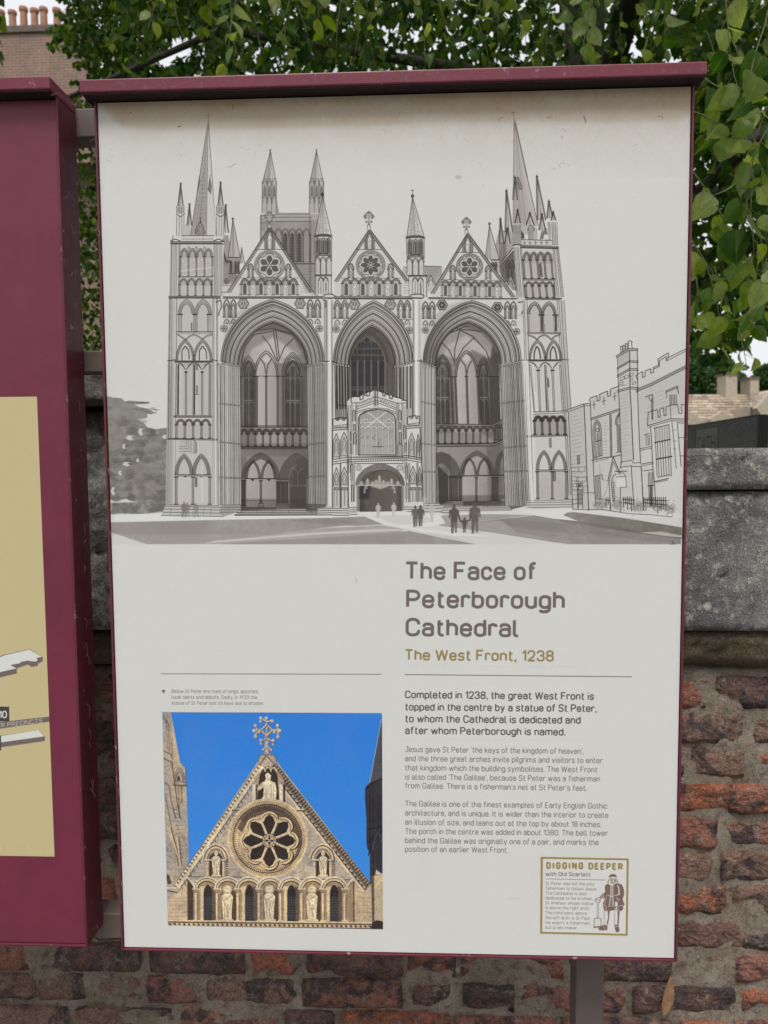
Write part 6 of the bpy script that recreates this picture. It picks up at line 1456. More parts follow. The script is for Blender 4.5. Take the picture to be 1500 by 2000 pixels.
def box(bm, x0, x1, y0, y1, z0, z1, bev=0.0):
    vs = [bm.verts.new(p) for p in ((x0, y0, z0), (x1, y0, z0), (x1, y1, z0), (x0, y1, z0), (x0, y0, z1), (x1, y0, z1), (x1, y1, z1), (x0, y1, z1))]
    fs = [bm.faces.new([vs[i] for i in f]) for f in ((0, 3, 2, 1), (4, 5, 6, 7), (0, 1, 5, 4), (1, 2, 6, 5), (2, 3, 7, 6), (3, 0, 4, 7))]
    if bev:
        es = set(e for f in fs for e in f.edges)
        bmesh.ops.bevel(bm, geom=list(es), offset=bev, segments=2, affect='EDGES', profile=0.5)
    return vs
def tube(bm, pts, r0, r1=None, n=6, cap=True):
    r1 = r0 if r1 is None else r1
    pts = [Vector(p) for p in pts]; rings = []
    for i, p in enumerate(pts):
        d = (pts[min(i + 1, len(pts) - 1)] - pts[max(i - 1, 0)]).normalized()
        a = d.orthogonal().normalized() if i == 0 else (a - d * a.dot(d)).normalized()
        b = d.cross(a); r = r0 + (r1 - r0) * i / max(len(pts) - 1, 1)
        rings.append([bm.verts.new(p + (a * math.cos(2 * math.pi * k / n) + b * math.sin(2 * math.pi * k / n)) * r) for k in range(n)])
    for u, v in zip(rings[:-1], rings[1:]):
        for k in range(n): bm.faces.new((u[k], u[(k + 1) % n], v[(k + 1) % n], v[k]))
    if cap: bm.faces.new(rings[0][::-1]); bm.faces.new(rings[-1])

# ================================================================= materials
def mat_base(name):
    m = bpy.data.materials.new(name); m.use_nodes = True
    nt = m.node_tree; b = nt.nodes['Principled BSDF']
    return m, nt, b
def node(nt, t, **kw):
    n = nt.nodes.new(t)
    for k, v in kw.items():
        if k in ('operation', 'blend_type', 'data_type', 'noise_dimensions', 'feature', 'attribute_name', 'interpolation', 'distance'): setattr(n, k, v)
        else: n.inputs[k].default_value = v
    return n
def ramp(nt, src, stops, interp='LINEAR'):
    r = nt.nodes.new('ShaderNodeValToRGB'); r.color_ramp.interpolation = interp
    e = r.color_ramp.elements
    while len(e) < len(stops): e.new(0.5)
    for i, (p, c) in enumerate(stops): e[i].position = p; e[i].color = (c[0], c[1], c[2], 1) if hasattr(c, '__len__') else (c, c, c, 1)
    nt.links.new(src, r.inputs[0]); return r.outputs[0]
def mix(nt, fac, a, b, mode='MIX'):
    n = nt.nodes.new('ShaderNodeMix'); n.data_type = 'RGBA'; n.blend_type = mode
    for s, v in ((0, fac), (6, a), (7, b)):
        if hasattr(v, 'is_output'): nt.links.new(v, n.inputs[s])
        else: n.inputs[s].default_value = v if s == 0 else (v[0], v[1], v[2], 1)
    return n.outputs[2]
def bump(nt, b, h, strength, dist):
    n = nt.nodes.new('ShaderNodeBump'); n.inputs['Strength'].default_value = strength; n.inputs['Distance'].default_value = dist
    nt.links.new(h, n.inputs['Height']); nt.links.new(n.outputs[0], b.inputs['Normal']); return n
def add(nt, a, b, op='ADD'):
    n = nt.nodes.new('ShaderNodeMath'); n.operation = op
    for i, v in enumerate((a, b)):
        if hasattr(v, 'is_output'): nt.links.new(v, n.inputs[i])
        else: n.inputs[i].default_value = v
    return n.outputs[0]
def coords(nt, objrand=True, world_=False):
    if world_: return nt.nodes.new('ShaderNodeNewGeometry').outputs['Position']
    tc = nt.nodes.new('ShaderNodeTexCoord'); oi = nt.nodes.new('ShaderNodeObjectInfo')
    sc = nt.nodes.new('ShaderNodeVectorMath'); sc.operation = 'SCALE'; sc.inputs[0].default_value = (13.0, 7.0, 29.0); nt.links.new(oi.outputs['Random'], sc.inputs['Scale'])
    ad = nt.nodes.new('ShaderNodeVectorMath'); ad.operation = 'ADD'; nt.links.new(tc.outputs['Object'], ad.inputs[0]); nt.links.new(sc.outputs[0], ad.inputs[1])
    return ad.outputs[0]
def nz(nt, vec, scale, detail=6, rough=0.6, dist=0.0):
    n = nt.nodes.new('ShaderNodeTexNoise'); n.inputs['Scale'].default_value = scale; n.inputs['Detail'].default_value = detail; n.inputs['Roughness'].default_value = rough
    n.inputs['Distortion'].default_value = dist; nt.links.new(vec, n.inputs['Vector']); return n.outputs[0]

def m_paint(name, col, rough=0.42, chips=0.0, dust=0.2):
    m, nt, b = mat_base(name); v = coords(nt)
    a = nz(nt, v, 14, 5); c = mix(nt, ramp(nt, a, ((0.35, 0.0), (0.75, 1.0))), [x * 0.9 for x in col], [min(x * 1.1, 1) for x in col])
    g = nz(nt, v, 160, 4, 0.7)
    c = mix(nt, add(nt, ramp(nt, g, ((0.56, 0.0), (0.70, 1.0))), dust, 'MULTIPLY'), c, (0.22, 0.18, 0.17))
    if chips:
        k = nz(nt, v, 55, 8, 0.75)
        c = mix(nt, ramp(nt, k, ((0.60 - chips * 0.1, 0.0), (0.66 - chips * 0.1, 0.8))), c, (0.46, 0.40, 0.40))
    nt.links.new(c, b.inputs['Base Color']); b.inputs['Roughness'].default_value = rough; b.inputs['IOR'].default_value = 1.45
    nt.links.new(ramp(nt, nz(nt, v, 30, 4), ((0.3, rough - 0.06), (0.7, rough + 0.12))), b.inputs['Roughness'])
    bump(nt, b, nz(nt, v, 900, 2), 0.06, 0.001)
    return m
M_BURG = m_paint('burgundy_paint', (0.168, 0.026, 0.054), 0.36, 0.0, 0.06)
M_EDGE = m_paint('burgundy_edge', (0.125, 0.020, 0.036), 0.42, -0.12, 0.08)
M_HOOD = m_paint('burgundy_hood', (0.170, 0.024, 0.046), 0.40, -0.2, 0.25)
M_GRIME_SHADE = m_paint('grimy_shaded_underside', (0.022, 0.010, 0.012), 0.8, 0.0, 0.1)  # grime plus the shade below the hood, put into one dark colour
M_POST = m_paint('taupe_paint', (0.140, 0.108, 0.094), 0.48, -0.3, 0.10)

def m_print(name, img):
    m, nt, b = mat_base(name)
    t = nt.nodes.new('ShaderNodeTexImage'); t.image = img; t.extension = 'EXTEND'
    uv = nt.nodes.new('ShaderNodeUVMap'); uv.uv_map = 'print'; nt.links.new(uv.outputs[0], t.inputs[0])
    v = coords(nt, world_=True)
    dirt = ramp(nt, nz(nt, v, 9, 8, 0.7), ((0.45, 0.0), (0.85, 1.0)))
    c = mix(nt, add(nt, dirt, 0.10, 'MULTIPLY'), t.outputs[0], (0.36, 0.31, 0.25), 'MIX')
    fine = ramp(nt, nz(nt, v, 420, 3, 0.6), ((0.68, 0.0), (0.76, 1.0)))
    c = mix(nt, add(nt, fine, 0.12, 'MULTIPLY'), c, (0.25, 0.21, 0.17))
    nt.links.new(c, b.inputs['Base Color'])
    nt.links.new(ramp(nt, nz(nt, v, 5, 5), ((0.3, 0.45), (0.7, 0.6))), b.inputs['Roughness']); b.inputs['Specular IOR Level'].default_value = 0.28
    bump(nt, b, nz(nt, v, 700, 2), 0.05, 0.0008)
    return m

def m_brick():
    m, nt, b = mat_base('old_brick'); v = coords(nt); oi = nt.nodes.new('ShaderNodeObjectInfo')
    base = ramp(nt, oi.outputs['Random'], ((0.0, (0.330, 0.115, 0.065)), (0.16, (0.290, 0.125, 0.092)), (0.30, (0.105, 0.062, 0.056)), (0.44, (0.220, 0.145, 0.110)), (0.56, (0.360, 0.115, 0.055)),
                                           (0.68, (0.072, 0.052, 0.050)), (0.80, (0.310, 0.140, 0.105)), (0.92, (0.170, 0.120, 0.085))), 'CONSTANT')
    big = nz(nt, v, 15, 8, 0.68, 0.6); med = nz(nt, v, 42, 8, 0.7, 0.4); fine = nz(nt, v, 260, 5, 0.7)
    c = mix(nt, ramp(nt, med, ((0.35, 0.0), (0.65, 1.0))), base, (0.190, 0.105, 0.082))
    c = mix(nt, ramp(nt, big, ((0.50, 0.0), (0.58, 0.90))), c, (0.058, 0.046, 0.046))
    c = mix(nt, ramp(nt, nz(nt, v, 24, 9, 0.75, 1.0), ((0.55, 0.0), (0.68, 0.75))), c, (0.300, 0.262, 0.225))
    c = mix(nt, ramp(nt, nz(nt, v, 11, 6, 0.7), ((0.58, 0.0), (0.70, 0.6))), c, (0.110, 0.085, 0.050))
    sp = ramp(nt, fine, ((0.30, 0.62), (0.70, 2.5)))
    c = mix(nt, 1.0, c, sp, 'MULTIPLY')
    nt.links.new(c, b.inputs['Base Color']); b.inputs['Roughness'].default_value = 0.92; b.inputs['Specular IOR Level'].default_value = 0.25
    vo = nt.nodes.new('ShaderNodeTexVoronoi'); vo.inputs['Scale'].default_value = 70; vo.inputs['Randomness'].default_value = 1.0
    wv = nt.nodes.new('ShaderNodeVectorMath'); wv.operation = 'ADD'; nt.links.new(v, wv.inputs[0])
    wn_ = nt.nodes.new('ShaderNodeTexNoise'); wn_.inputs['Scale'].default_value = 30; wn_.inputs['Detail'].default_value = 5; nt.links.new(v, wn_.inputs['Vector'])
    ws = nt.nodes.new('ShaderNodeVectorMath'); ws.operation = 'SCALE'; ws.inputs['Scale'].default_value = 0.03; nt.links.new(wn_.outputs['Color'], ws.inputs[0]); nt.links.new(ws.outputs[0], wv.inputs[1]); nt.links.new(wv.outputs[0], vo.inputs['Vector'])
    h = add(nt, add(nt, add(nt, big, 1.5, 'MULTIPLY'), add(nt, med, add(nt, fine, 0.5, 'MULTIPLY'))), add(nt, vo.outputs['Distance'], 0.9, 'MULTIPLY'))
    bump(nt, b, h, 1.0, 0.014)
    return m
M_BRICK = m_brick()
def m_mortar():
    m, nt, b = mat_base('old_mortar'); v = coords(nt, world_=True)
    a = nz(nt, v, 12, 8, 0.7); f = nz(nt, v, 330, 5, 0.75); md = nz(nt, v, 60, 7, 0.7)
    c = ramp(nt, a, ((0.3, (0.200, 0.156, 0.115)), (0.5, (0.290, 0.238, 0.185)), (0.7, (0.380, 0.330, 0.270))))
    c = mix(nt, ramp(nt, md, ((0.50, 0.0), (0.68, 0.75))), c, (0.075, 0.058, 0.046))
    c = mix(nt, 1.0, c, ramp(nt, f, ((0.28, 0.4), (0.72, 1.6))), 'MULTIPLY')
    nt.links.new(c, b.inputs['Base Color']); b.inputs['Roughness'].default_value = 0.95; b.inputs['Specular IOR Level'].default_value = 0.2
    bump(nt, b, add(nt, md, add(nt, f, 0.5, 'MULTIPLY')), 0.9, 0.008)
    return m
M_MORTAR = m_mortar()
def m_stone(name, base, light, dark, moss=0.0, warm=(0.16, 0.12, 0.08)):
    m, nt, b = mat_base(name); v = coords(nt, world_=True)
    a = nz(nt, v, 7, 9, 0.72, 0.3); md = nz(nt, v, 40, 9, 0.75); f = nz(nt, v, 300, 6, 0.8)
    c = mix(nt, ramp(nt, a, ((0.38, 0.0), (0.58, 1.0))), base, dark)
    c = mix(nt, ramp(nt, nz(nt, v, 3.5, 6, 0.8, 0.8), ((0.56, 0.0), (0.66, 0.7))), c, [x * 0.9 for x in light])
    c = mix(nt, ramp(nt, md, ((0.54, 0.0), (0.66, 0.85))), c, light)
    vo = nt.nodes.new('ShaderNodeTexVoronoi'); vo.inputs['Scale'].default_value = 26; nt.links.new(v, vo.inputs['Vector'])
    lich = add(nt, ramp(nt, add(nt, vo.outputs['Distance'], add(nt, f, 0.25, 'MULTIPLY')), ((0.26, 1.0), (0.40, 0.0))), ramp(nt, a, ((0.50, 0.0), (0.60, 0.8))), 'MULTIPLY')
    c = mix(nt, lich, c, [x * 1.25 for x in light])
    if moss: c = mix(nt, ramp(nt, nz(nt, v, 16, 8, 0.7), ((0.40, 0.0), (0.58, moss))), c, warm)
    c = mix(nt, 1.0, c, ramp(nt, f, ((0.30, 0.22), (0.50, 0.95), (0.68, 2.1))), 'MULTIPLY')
    nt.links.new(c, b.inputs['Base Color']); b.inputs['Roughness'].default_value = 0.95; b.inputs['Specular IOR Level'].default_value = 0.2
    bump(nt, b, add(nt, add(nt, md, 1.2, 'MULTIPLY'), add(nt, f, 0.5, 'MULTIPLY')), 1.0, 0.010)
    return m
M_COPE = m_stone('weathered_coping', (0.360, 0.348, 0.335), (0.68, 0.65, 0.58), (0.165, 0.160, 0.162))
M_LIP = m_stone('mossy_string_course', (0.215, 0.165, 0.112), (0.30, 0.25, 0.19), (0.12, 0.092, 0.066), 0.45, (0.150, 0.118, 0.062))
M_PALE = m_stone('pale_rough_stone', (0.26, 0.235, 0.22), (0.38, 0.355, 0.33), (0.14, 0.13, 0.125))

def m_leaf(name, cols, trans=0.35, island=False):
    m, nt, b = mat_base(name)
    if island: r = nt.nodes.new('ShaderNodeNewGeometry').outputs['Random Per Island']
    else: r = nt.nodes.new('ShaderNodeObjectInfo').outputs['Random']
    n = len(cols); c = ramp(nt, r, [(i / (n - 1), k) for i, k in enumerate(cols)])
    v = nt.nodes.new('ShaderNodeTexCoord').outputs['Object']
    if not island:
        uv = nt.nodes.new('ShaderNodeUVMap'); uv.uv_map = 'leaf'
        sp = nt.nodes.new('ShaderNodeSeparateXYZ'); nt.links.new(uv.outputs[0], sp.inputs[0])
        au = add(nt, add(nt, sp.outputs[0], 0.5, 'SUBTRACT'), 0.0, 'ABSOLUTE')
        rib = ramp(nt, au, ((0.012, 1.0), (0.03, 0.0)))
        ph = add(nt, add(nt, add(nt, sp.outputs[1], add(nt, au, 0.9, 'MULTIPLY'), 'ADD'), 6.5, 'MULTIPLY'), 0.0, 'FRACT')
        side = add(nt, ramp(nt, ph, ((0.0, 1.0), (0.09, 0.0))), ramp(nt, au, ((0.30, 0.5), (0.48, 0.0))), 'MULTIPLY')
        c = mix(nt, add(nt, add(nt, rib, 0.55, 'MULTIPLY'), add(nt, side, 0.5, 'MULTIPLY'), 'MAXIMUM'), c, (0.15, 0.19, 0.05))
    c = mix(nt, 1.0, c, ramp(nt, nz(nt, v, 30 if island else 60, 4), ((0.3, 0.75), (0.7, 1.25))), 'MULTIPLY')
    nt.links.new(c, b.inputs['Base Color']); b.inputs['Roughness'].default_value = 0.40 if not island else 0.6; b.inputs['Specular IOR Level'].default_value = 0.32 if not island else 0.12
    tr = nt.nodes.new('ShaderNodeBsdfTranslucent'); nt.links.new(mix(nt, 1.0, c, (2.0, 2.1, 0.6), 'MULTIPLY'), tr.inputs[0])
    ms = nt.nodes.new('ShaderNodeMixShader'); ms.inputs[0].default_value = trans
    nt.links.new(b.outputs[0], ms.inputs[1]); nt.links.new(tr.outputs[0], ms.inputs[2])
    nt.links.new(ms.outputs[0], nt.nodes['Material Output'].inputs['Surface'])
    return m
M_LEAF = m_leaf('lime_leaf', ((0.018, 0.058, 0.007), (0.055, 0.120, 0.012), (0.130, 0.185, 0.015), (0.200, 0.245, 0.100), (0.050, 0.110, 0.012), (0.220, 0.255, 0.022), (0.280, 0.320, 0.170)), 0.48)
M_FOL = m_leaf('lime_foliage', ((0.009, 0.028, 0.006), (0.014, 0.040, 0.008), (0.045, 0.085, 0.010), (0.024, 0.060, 0.012), (0.130, 0.165, 0.022)), 0.38, True)  # crown shade put into the colour: darker leaf greens
M_FOL2 = m_leaf('far_foliage', ((0.030, 0.070, 0.026), (0.050, 0.100, 0.036), (0.080, 0.130, 0.050)), 0.3, True)
def m_plain(name, col, rough=0.8, scale=40, var=0.25, bmp=0.3, spec=0.3):
    m, nt, b = mat_base(name); v = coords(nt, world_=True)
    c = mix(nt, 1.0, col, ramp(nt, nz(nt, v, scale, 7, 0.7), ((0.3, 1 - var), (0.7, 1 + var))), 'MULTIPLY')
    nt.links.new(c, b.inputs['Base Color']); b.inputs['Roughness'].default_value = rough; b.inputs['Specular IOR Level'].default_value = spec
    if bmp: bump(nt, b, nz(nt, v, scale * 2, 5), bmp, 0.01)
    return m
M_BARK = m_plain('lime_bark', (0.055, 0.046, 0.038), 0.9, 60, 0.5, 0.8)
M_TWIG = m_plain('green_twig', (0.115, 0.120, 0.045), 0.6, 90, 0.3, 0.1)
M_GROUND = m_plain('worn_paving', (0.17, 0.16, 0.145), 0.9, 12, 0.3, 0.3)
M_GRASS = m_plain('lawn_green', (0.055, 0.085, 0.028), 0.95, 20, 0.4, 0.6)

# ================================================================= setting: ground, lawn
def sheet(name, x0, x1, y0, y1, z, mat):
    o = mesh_obj(name, ([(x0, y0, z), (x1, y0, z), (x1, y1, z), (x0, y1, z)], [(0, 1, 2, 3)]), mat); o['kind'] = 'structure'; return o
sheet('ground', -600, 600, -600, 600, -0.004, M_GRASS)
sheet('pavement', -12, 12, -9, 0.70, 0.0, M_GROUND)

# ================================================================= the wall: bricks, mortar, stone coping
WY = 0.500                                     # face of the bricks
wall = thing('brick_wall', 'old weathered red brick wall with grey stone coping behind the boards', 'wall', (0, WY, 0))
def n3(x, y, z, s=1.0): return noise.noise(Vector((x * s, y * s, z * s)))
def brick_mesh(w, h, seed):
    r = random.Random(seed); NX, NZ = (11, 5) if w > 0.15 else (6, 5)
    vs = []; fs = []
    rough = r.choice((0.35, 0.6, 1.0, 1.5)); slope = r.uniform(-0.004, 0.004); bite = r.choice((0, 0, 1, 2))
    bx, bz = r.uniform(-w / 2, w / 2), r.choice((-h / 2, h / 2))
    for j in range(NZ + 1):
        for i in range(NX + 1):
            u = i / NX; t = j / NZ; x = -w / 2 + w * u; z = -h / 2 + h * t
            e = min(min(u, 1 - u) * w, min(t, 1 - t) * h)
            y = 0.0
            y += rough * (0.006 * n3(x + seed * 3.1, z, seed, 22) + 0.0035 * n3(x, z + seed, seed, 75)) + slope * (u - .5)
            if e < 1e-6: y += 0.006 + 0.004 * n3(x, z, seed + 9, 30)
            if bite and math.hypot((x - bx) * 0.6, z - bz) < 0.030 * bite: y += 0.010
            if e < 1e-6:
                x += 0.0035 * n3(x + 5, z, seed, 45) + (0.0015 if u in (0, 1) else 0) * (1 if u == 0 else -1) * (1 if t in (0, 1) else 0.2); z += 0.0034 * n3(x, z + 7, seed, 45) + (0.0015 if t == 0 else -0.0015 if t == 1 else 0) * (1.6 if u in (0, 1) else 0.3)
            vs.append((x, y, z))
    W = NX + 1
    for j in range(NZ):
        for i in range(NX): fs.append((j * W + i, j * W + i + 1, (j + 1) * W + i + 1, (j + 1) * W + i))
    n0 = len(vs); ring = [i for i in range(W)] + [j * W + NX for j in range(1, NZ + 1)] + [NZ * W + i for i in range(NX - 1, -1, -1)] + [j * W for j in range(NZ - 1, 0, -1)]
    for k in ring: vs.append((vs[k][0], 0.06, vs[k][2]))
    m = len(ring)
    for k in range(m): fs.append((ring[k], n0 + k, n0 + (k + 1) % m, ring[(k + 1) % m]))
    me = bpy.data.meshes.new('brick'); me.from_pydata(vs, [], fs); me.update(); me.polygons.foreach_set('use_smooth', [True] * len(me.polygons)); me.materials.append(M_BRICK)
    return me
STR = [brick_mesh(0.222, 0.064, s) for s in range(1, 15)]; HDR = [brick_mesh(0.104, 0.064, s) for s in range(31, 39)]
rb = random.Random(77)
row_h = 0.0735; z = 1.100; row = 0; recess = []
bricks = 0
while z > 0.0 and row < 15:
    x = -1.62 + (0.0 if row % 2 else 0.118) + rb.uniform(-0.02, 0.02)
    while x < 1.45 and bricks < 290:
        hd = rb.random() < 0.36
        w = 0.104 if hd else 0.222
        me = rb.choice(HDR if hd else STR)
        if z < 0.05: break
        o = bpy.data.objects.new('brick', me); link(o); o.parent = wall
        sx = rb.uniform(0.93, 1.06); sz = rb.uniform(0.90, 1.05)
        drop = rb.choice((0, 0, 0, 0.002, 0.004, 0.009)) 
        o.location = (x + w * sx / 2, rb.uniform(-0.003, 0.003) + drop, z - row_h / 2 + rb.uniform(-0.003, 0.003))
        o.rotation_euler = (0, rb.uniform(-0.016, 0.016), rb.uniform(-0.01, 0.01))
        o.scale = (sx * rb.choice((1, 1)), 1, sz * rb.choice((1, 1)))
        bricks += 1
        x += w * sx + rb.uniform(0.009, 0.020)
    z -= row_h + rb.uniform(-0.001, 0.0015); row += 1
# mortar sheet: lumpy, standing flush with or over the worn bricks
def lumpy(x0, x1, z0, z1, step, fn, y_back, name, mat, parent, cap_only=False):
    NX = max(int((x1 - x0) / step), 1); NZ = max(int((z1 - z0) / step), 1); vs = []; fs = []
    for j in range(NZ + 1):
        for i in range(NX + 1):
            x = x0 + (x1 - x0) * i / NX; z_ = z0 + (z1 - z0) * j / NZ
            vs.append((x, fn(x, z_), z_))
    W = NX + 1
    for j in range(NZ):
        for i in range(NX): fs.append((j * W + i, j * W + i + 1, (j + 1) * W + i + 1, (j + 1) * W + i))
    n0 = len(vs); ring = [i for i in range(W)] + [j * W + NX for j in range(1, NZ + 1)] + [NZ * W + i for i in range(NX - 1, -1, -1)] + [j * W for j in range(NZ - 1, 0, -1)]
    for k in ring: vs.append((vs[k][0], y_back, vs[k][2]))
    m = len(ring)
    for k in range(m): fs.append((ring[k], n0 + k, n0 + (k + 1) % m, ring[(k + 1) % m]))
    fs.append(tuple(n0 + k for k in range(m)))
    return mesh_obj(name, (vs, fs), mat, parent, True)
def mort(x, z): return 0.0130 - 0.026 * max(0, n3(x, 2, z, 7) - 0.20) + 0.0042 * n3(x, 0, z, 16) + 0.0028 * n3(x, 4, z, 55) + 0.0018 * n3(x, 9, z, 140)
lumpy(-1.70, 1.50, 0.02, 1.112, 0.0105, mort, 0.36, 'mortar', M_MORTAR, wall)
# coping stones
def stone(x0, x1, z0, z1, yf, yb, mat, seed, amp=0.006, pits=0, slope=0.0, rnd_=0.012, name='coping_stone', step=0.010):
    def f(x, z_):
        e = min(x - x0, x1 - x, z_ - z0, z1 - z_)
        y = yf + amp * n3(x, seed, z_, 9) + amp * 0.6 * n3(x, seed + 5, z_, 38) + amp * 0.35 * n3(x, seed, z_ + 3, 110) + slope * (z_ - z0)
        if e < rnd_: y += (rnd_ - e) ** 2 / rnd_ * 0.9
        for k in range(pits):
            r = random.Random(seed * 100 + k); px_, pz_, pr = r.uniform(x0, x1), r.uniform(z0, z1), r.uniform(0.006, 0.018)
            d = math.hypot((x - px_) * 0.8, z_ - pz_)
            if d < pr: y += 0.014 * (1 - d / pr)
        return y
    return lumpy(x0, x1, z0, z1, step, f, yb, name, mat, wall)
STEP = -0.10
for k, (a_, b_) in enumerate(((STEP + 0.004, 0.552), (0.560, 1.50))):
    stone(a_, b_, 1.202, 1.480, -0.040, 0.36, M_COPE, 3 + k, 0.007, 26 if k else 8, 0.02)
    stone(a_ - 0.0, b_ - 0.0 , 1.122, 1.198, -0.012, 0.36, M_LIP, 13 + k, 0.014, 14, -0.30, 0.022, name='string_course', step=0.011)
for k, (a_, b_) in enumerate(((STEP + 0.004, 0.80), (0.806, 1.50))):
    stone(a_, b_, 1.485, 1.566, -0.048, 0.39, M_COPE, 23 + k, 0.006, 12, 0.0, 0.010)
for k, (a_, b_) in enumerate(((-1.70, -0.86), (-0.854, STEP))):
    stone(a_, b_, 1.205, 1.650, -0.055, 0.37, M_COPE, 33 + k, 0.012, 20, 0.03)
    stone(a_, b_, 1.660, 1.735, -0.085, 0.40, M_PALE, 43 + k, 0.016, 10, 0.0, 0.014)
    stone(a_, b_, 1.122, 1.200, -0.010, 0.36, M_LIP, 53 + k, 0.006, 4, -0.3, name='string_course', step=0.012)

# a dry leaf caught on the wall
p = at(1300, 1945, WY - 0.012)
bm = bmesh.new()
vv = []
for i in range(9):
    t = i / 8.0; w = 0.0105 * math.sin(math.pi * t ** 0.8) + 0.0006
    zz = -0.042 + 0.084 * t; xx = 0.007 * math.sin(2.2 * t) + 0.010 * (t - .5)
    vv.append((bm.verts.new((xx - w, -0.004 * math.cos(3 * t), zz)), bm.verts.new((xx, 0.004, zz)), bm.verts.new((xx + w, -0.006 * math.sin(3 * t + 1), zz))))
for a_, b_ in zip(vv[:-1], vv[1:]):
    bm.faces.new((a_[0], a_[1], b_[1], b_[0])); bm.faces.new((a_[1], a_[2], b_[2], b_[1]))
dl = mesh_obj('dry_leaf', bm, m_plain('dry_leaf_brown', (0.30, 0.17, 0.085), 0.7, 120, 0.35, 0.2), None, True); dl.location = (p.x, WY - 0.012, p.z)
tag(dl, 'curled dry tan leaf caught on the bricks below the lower right corner of the board', 'leaf')

# ================================================================= the print textures
S_PX = 1800
def photo_to_plane(q):
    d = np.stack([(q[:, 0] - 750) / 1500.0, np.ones(len(q)), -(q[:, 1] - 1000) / 1500.0], 1) @ AX.T
    t = -CAM[1] / d[:, 1]
    return CAM[0] + d[:, 0] * t, CAM[2] + d[:, 2] * t
def make_image(name, cv):
    p0 = _lin(np.array(PAP, float)); a = _lin(cv.px) / p0.mean()
    m = a.mean(2, keepdims=True); sat = (a.max(2, keepdims=True) - a.min(2, keepdims=True)) / np.maximum(a.max(2, keepdims=True), 1e-3)
    pw = np.full((a.shape[0], 1, 1), 0.12); pw[:int(a.shape[0] * 0.506)] = 0.24
    grey = np.clip(1 - sat * 2.2, 0, 1)                     # ink and wash stay near neutral
    a = a * (1 - 0.45 * grey) + m * 0.45 * grey
    a = np.where(m < 1, a * np.power(np.clip(m, 1e-3, 1), pw * grey), a) * 0.672 * np.array((1.006, 1.0, 0.982))
    a = _srgb(a)
    h, w = a.shape[:2]
    g = np.random.RandomState(3).rand(h, w)[:, :, None]
    a = a * (1 + (g - 0.5) * 0.035)
    img = bpy.data.images.new(name, w, h, alpha=False)
    buf = np.ones((h, w, 4), np.float32); buf[:, :, :3] = np.clip(a[::-1], 0, 1)
    img.pixels.foreach_set(buf.ravel()); img.update(); img.pack()
    return img
HW, HH = 0.400, 0.603
cv = Canvas(1440, 2171, lambda q: (lambda X, Z: np.stack([(X + HW) * S_PX, (PZ + HH - Z) * S_PX], 1))(*photo_to_plane(q)), 1.29, PAP)
paint_front(cv); paint_gable_photo(cv); paint_text(cv); paint_notice(cv)
cv.frame(); cv.fill([(150, 140), (1390, 110), (1370, 345), (170, 375)], (162, 142, 118), 0.40, g=(750, 200, 745, 372, (190, 182, 168)), ga=0.0, tex=0.4)  # faint brown stain, also painting the hood's soft shade further down
# brown grime band with the hood's shade painted in, threads and fly specks
cv.frame(); rd = random.Random(31)
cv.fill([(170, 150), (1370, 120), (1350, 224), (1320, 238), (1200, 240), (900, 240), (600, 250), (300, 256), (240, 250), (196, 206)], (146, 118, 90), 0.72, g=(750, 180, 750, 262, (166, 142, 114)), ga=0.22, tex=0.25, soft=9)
for k in range(46):
    x = rd.uniform(195, 1345); y = rd.uniform(185, 330) if k < 32 else rd.uniform(200, 1000); t = rd.uniform(0, 6.3); q = [(x, y)]; w_ = rd.choice((.35, .5, .9)); tw = rd.uniform(-.5, .5)
    for j in range(rd.randint(2, 9)):
        t += tw + rd.gauss(0, .5); q.append((q[-1][0] + 2.2 * math.cos(t), q[-1][1] + 2.2 * math.sin(t)))
    cv.line(q, w_, (110, 84, 64), rd.uniform(.2, .55))
for k in range(120): cv.fill(circle(rd.uniform(195, 1345), 185 + abs(rd.gauss(0, 70)), rd.uniform(.4, 1.1), 6), (100, 76, 56), rd.uniform(.2, .6))
for x, y in ((258, 219), (983, 228), (1285, 227), (1068, 229), (347, 247), (455, 215), (1140, 227)):
    t = rd.uniform(0, 6.3); q = [(x, y)]
    for j in range(rd.randint(2, 4)): t += rd.gauss(0, .7); q.append((q[-1][0] + 3.4 * math.cos(t), q[-1][1] + 3.4 * math.sin(t)))
    cv.line(q, rd.uniform(1.0, 2.0), (74, 54, 40), rd.uniform(.5, .85))
cv.fill(circle(895, 346, 7, 8, 4), (168, 162, 146), .6, soft=1.5)
cv.line([(694, 1128), (697, 1134), (695, 1139)], .8, (110, 104, 98), .7)
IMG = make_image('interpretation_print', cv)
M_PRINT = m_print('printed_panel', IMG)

LZ = 0.006                                   # the left board hangs 6 mm higher
lx_edge = at(126, 700, 0.0).x
cvm = Canvas(1000, 1900, lambda q: (lambda X, Z: np.stack([(X - (lx_edge - 0.5)) * 2000, (PZ + 0.5 - Z) * 2000], 1))(*photo_to_plane(q)), 1.4, (120, 52, 72))
paint_map(cvm)
IMG2 = make_image('map_print', cvm)
M_MAP = m_print('printed_map', IMG2)

